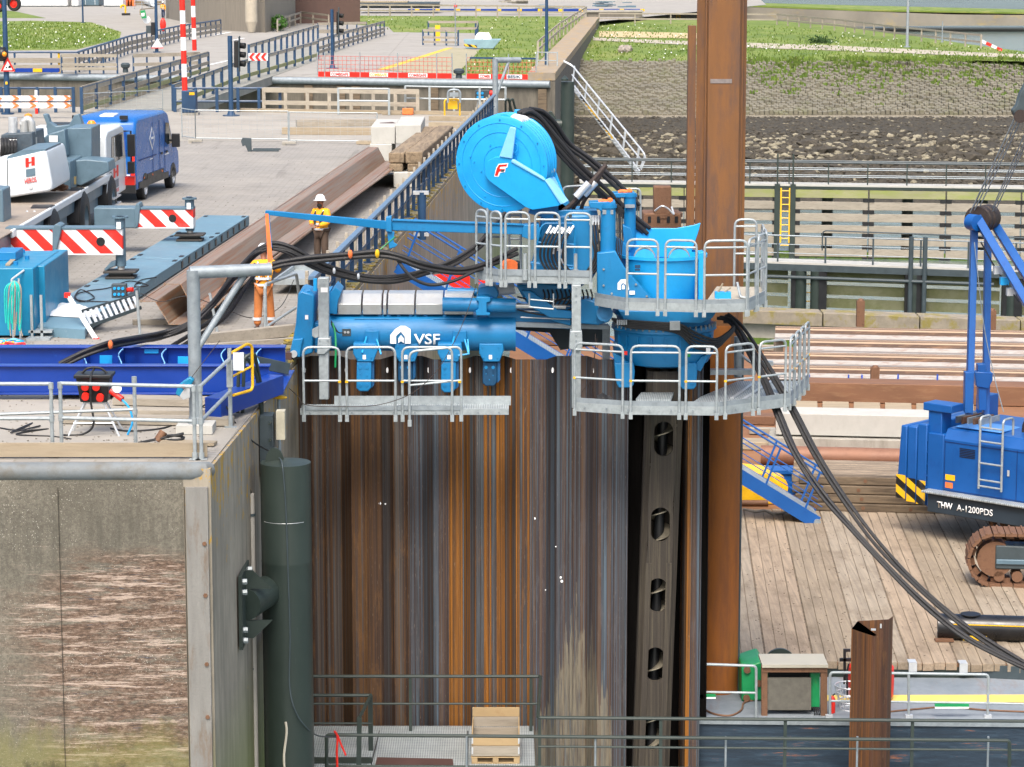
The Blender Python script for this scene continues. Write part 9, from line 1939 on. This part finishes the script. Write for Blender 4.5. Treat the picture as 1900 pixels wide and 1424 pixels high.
# bolt rings, ribs and service lines on the piling machine
for k in range(22):
    a=R(190+k*160/21); c=V((xx(1232,cy,1),cy,zy(610,YM))); p=c+V((math.cos(a)*1.0,math.sin(a)*1.0,0)); m=MB(); m.cyl(p+Z*.0,p+Z*.09,.022,6); m.build('flange_bolt',MGALD,pm_)
for k in range(9):
    a=R(205+k*16); c=V((xx(1232,cy,1),cy,0)); u=V((math.cos(a),math.sin(a),0)); p=c+u*.975; m=MB(); m.beam(V((p.x,p.y,zy(644,YM))),V((p.x,p.y,zy(622,YM))),.03,.05,up=u); m.build('drum_rib',MBLUE,pm_)
for k in range(7):
    m=MB(); y=553+k*6; m.tube(smooth([D(960,y-8,YM-.02),D(985,y-2,YM-.12),D(1015,y+2,YM-.1),D(1045,y-4,YM-.05),D(1066,y-12,YM+.0)]),.016,7) if k%2 else m.tube([D(966,y,YM-.03),D(1058,y+4,YM-.05)],.012,6); m.build('service_line',MBLK if k%2 else MALU,pm_)
for (x0,y0,x1,y1) in ((1118,390,1138,398),(1118,470,1138,478),(1116,520,1140,526),(1160,380,1178,386)):
    m=MB(); m.rpx(x0,x1,y0,y1,YM-.24 if x0<1150 else YM+.82,.05); m.build('pipe_saddle',MGALD,pm_)
for i in range(4):
    m=MB(); x=1144+i*3.2; m.tube(smooth([D(x,382,YM-.1),D(x+1,440,YM-.15),D(x-2,500,YM-.2),D(x+3,545,YM-.3)]),.014,6); m.build('service_line',MBLK,pm_)
for (x,y) in ((1163,505),(1180,528),(1200,550),(1120,500),(1120,530),(1135,545)):
    m=MB(); m.bolt(D(x,y,YM-.36),.022); m.build('bolt',MGALD,pm_)
for (x,y,w_,h_) in ((1168,540,10,7),(1016,530,9,6),(1040,480,7,9),(566,585,6,8)):
    m=MB(); m.rpx(x,x+w_,y,y+h_,YM-.37 if x>1100 else (YM+.12 if x>900 else YM-.26),.006); m.build('white_label',MWHT,pm_)
for i in range(12):
    x=1008+i*8; m=MB(); m.tube(smooth([D(x,538,YM+.0),D(x+3,552,YM-.1),D(x-4,566,YM-.1)]),.018,6); m.build('drain_hose',MBLK,pm_)
m=MB(); m.tube(rounded([D(1112,560,YM-.4),D(1112,575,YM-.4),D(1133,575,YM-.4),D(1133,560,YM-.4)],.05),.015,6); m.build('grab_bar',MGALV,pm_)
for rr_ in (.35,.62,.8):
    m=MB(); e1=axv.cross(Z).normalized(); e2=e1.cross(axv); c=rc-axv*.004
    m.tube([c+(e1*math.cos(a)+e2*math.sin(a))*rr_ for a in [2*pi*k/48 for k in range(49)]],.006,4); m.build('weld_ring',MCYAN,dr_)
for k in range(12):
    a=2*pi*k/12; p=rc+(e1*math.cos(a)+e2*math.sin(a))*.86-axv*.0; m=MB(); m.tube([p,p-axv*.02],.014,6); m.build('rim_bolt',MBLUE,dr_)
# bolts along the platform sockets, cable ties on platform
for i in range(10):
    m=MB(); m.bolt(lp(575+i*39,YL-.02,zl+.03),.016); m.build('fascia_bolt',MGALD,pl)
for i in range(9):
    p=lqx(1085+i*40)+Z*.03; m=MB(); m.bolt(p,.016); m.build('fascia_bolt',MGALD,pq)
# joints and cracks of the near quay wall
for px_,w_ in ((113,.004),(345,.010)):
    Yf=YF-.6*( (404-px_)/404.)*.12; x=xx(px_,YF,-2); m=MB(); m.box(x,x+w_,YF-.62,YF+.0,-11,-.3) if False else m.box(x,x+w_,YF-.085*( (SX(YF)-x)/8.)-.006-(.6/66)*(SX(YF)-x)*0-.02,YF,-11,-.3); m.build('wall_joint',M('dark_joint','#4a463e',.95) if 'dark_joint' not in bpy.data.materials else bpy.data.materials['dark_joint'],QW)  # thin dark lines mark the joints
# moss clumps on the kerb of the side edge
mo=MB()
for i in range(900):
    y=51+73*rd.random()**1.6; x=SX(y)-rd.uniform(.03,.5); mo.ico((x,y,.11),rd.uniform(.02,.07),sq=(1.3,1.3,.5))
tag(mo.build('moss',M('dry_moss','#6e6230',.95,var=.6,sc=3,dirt='#9a8228',dsc=4,dr=(.5,.6),damt=.7),flat=True),'dry brown and yellow moss growing along the quay side kerb','moss',kind='stuff')
# grit and wood chips on the quay
gt=MB()
for i in range(700):
    px_=rd.uniform(-20,560); py=rd.uniform(610,835); p=G(px_,py,.02)
    if p.x<SX(p.y)-.5: gt.ico(p,rd.uniform(.006,.02),sq=(1.3,1,.5))
for i in range(900):
    px_=rd.uniform(0,800); py=rd.uniform(225,600); p=G(px_,py,.01)
    if p.x<SX(p.y)-.8: gt.ico(p,rd.uniform(.008,.02),sq=(1.3,1,.4))
tag(gt.build('grit',M('grit','#6a6256',.9,var=.5,sc=4),flat=True),'scattered grit and wood chips on the quay paving','grit',kind='stuff')
# clutter on the barge
cg='loose timber blocks on the barge'
for i,(px_,py,l,lab) in enumerate(((1398,650,.9,'timber block far left on the brown barge deck'),(1420,668,.7,'timber block beside the left end of the steel stack'),(1002,640,1.6,'rusty brown chock seen under the gangway left part'),(1382,752,1.0,'timber block left of the pale board panels'),(1390,805,.8,'timber block left of the white concrete beam'))):
    p=G(px_,py,DZ+.01); m=MB(); m.beam(p+Z*.1,p+Z*.1+E*l,.22,.2); tag(m.build('timber_block',WX[0] if i!=2 else RTRK,bevel=.02),lab,'timber block',cg)
dm=MB()
for i in range(500):
    px_=rd.uniform(1385,1900); py=rd.uniform(950,1225); p=G(px_,py,DZ+.03); dm.ico(p,rd.uniform(.006,.018),sq=(1.4,1,.4))
tag(dm.build('deck_chips',M('deck_chips','#5c5246',.9,var=.5,sc=4),flat=True),'small chips and dirt crumbs on the barge plank mats','chips',kind='stuff')
# reel of small things on quay: wedge blocks beside sheet piles
for i,(px_,py,lab) in enumerate(((352,603,'timber wedge under the near end of the long rusty sheet pile'),(455,528,'timber wedge under the middle of the long rusty sheet piles'))):
    p=G(px_,py,.0); m=MB(); m.beam(p+V((-1.2,0,.06)),p+V((.5,0,.06)),.16,.11); tag(m.build('timber_wedge',WX[0],bevel=.01),lab,'timber wedge')
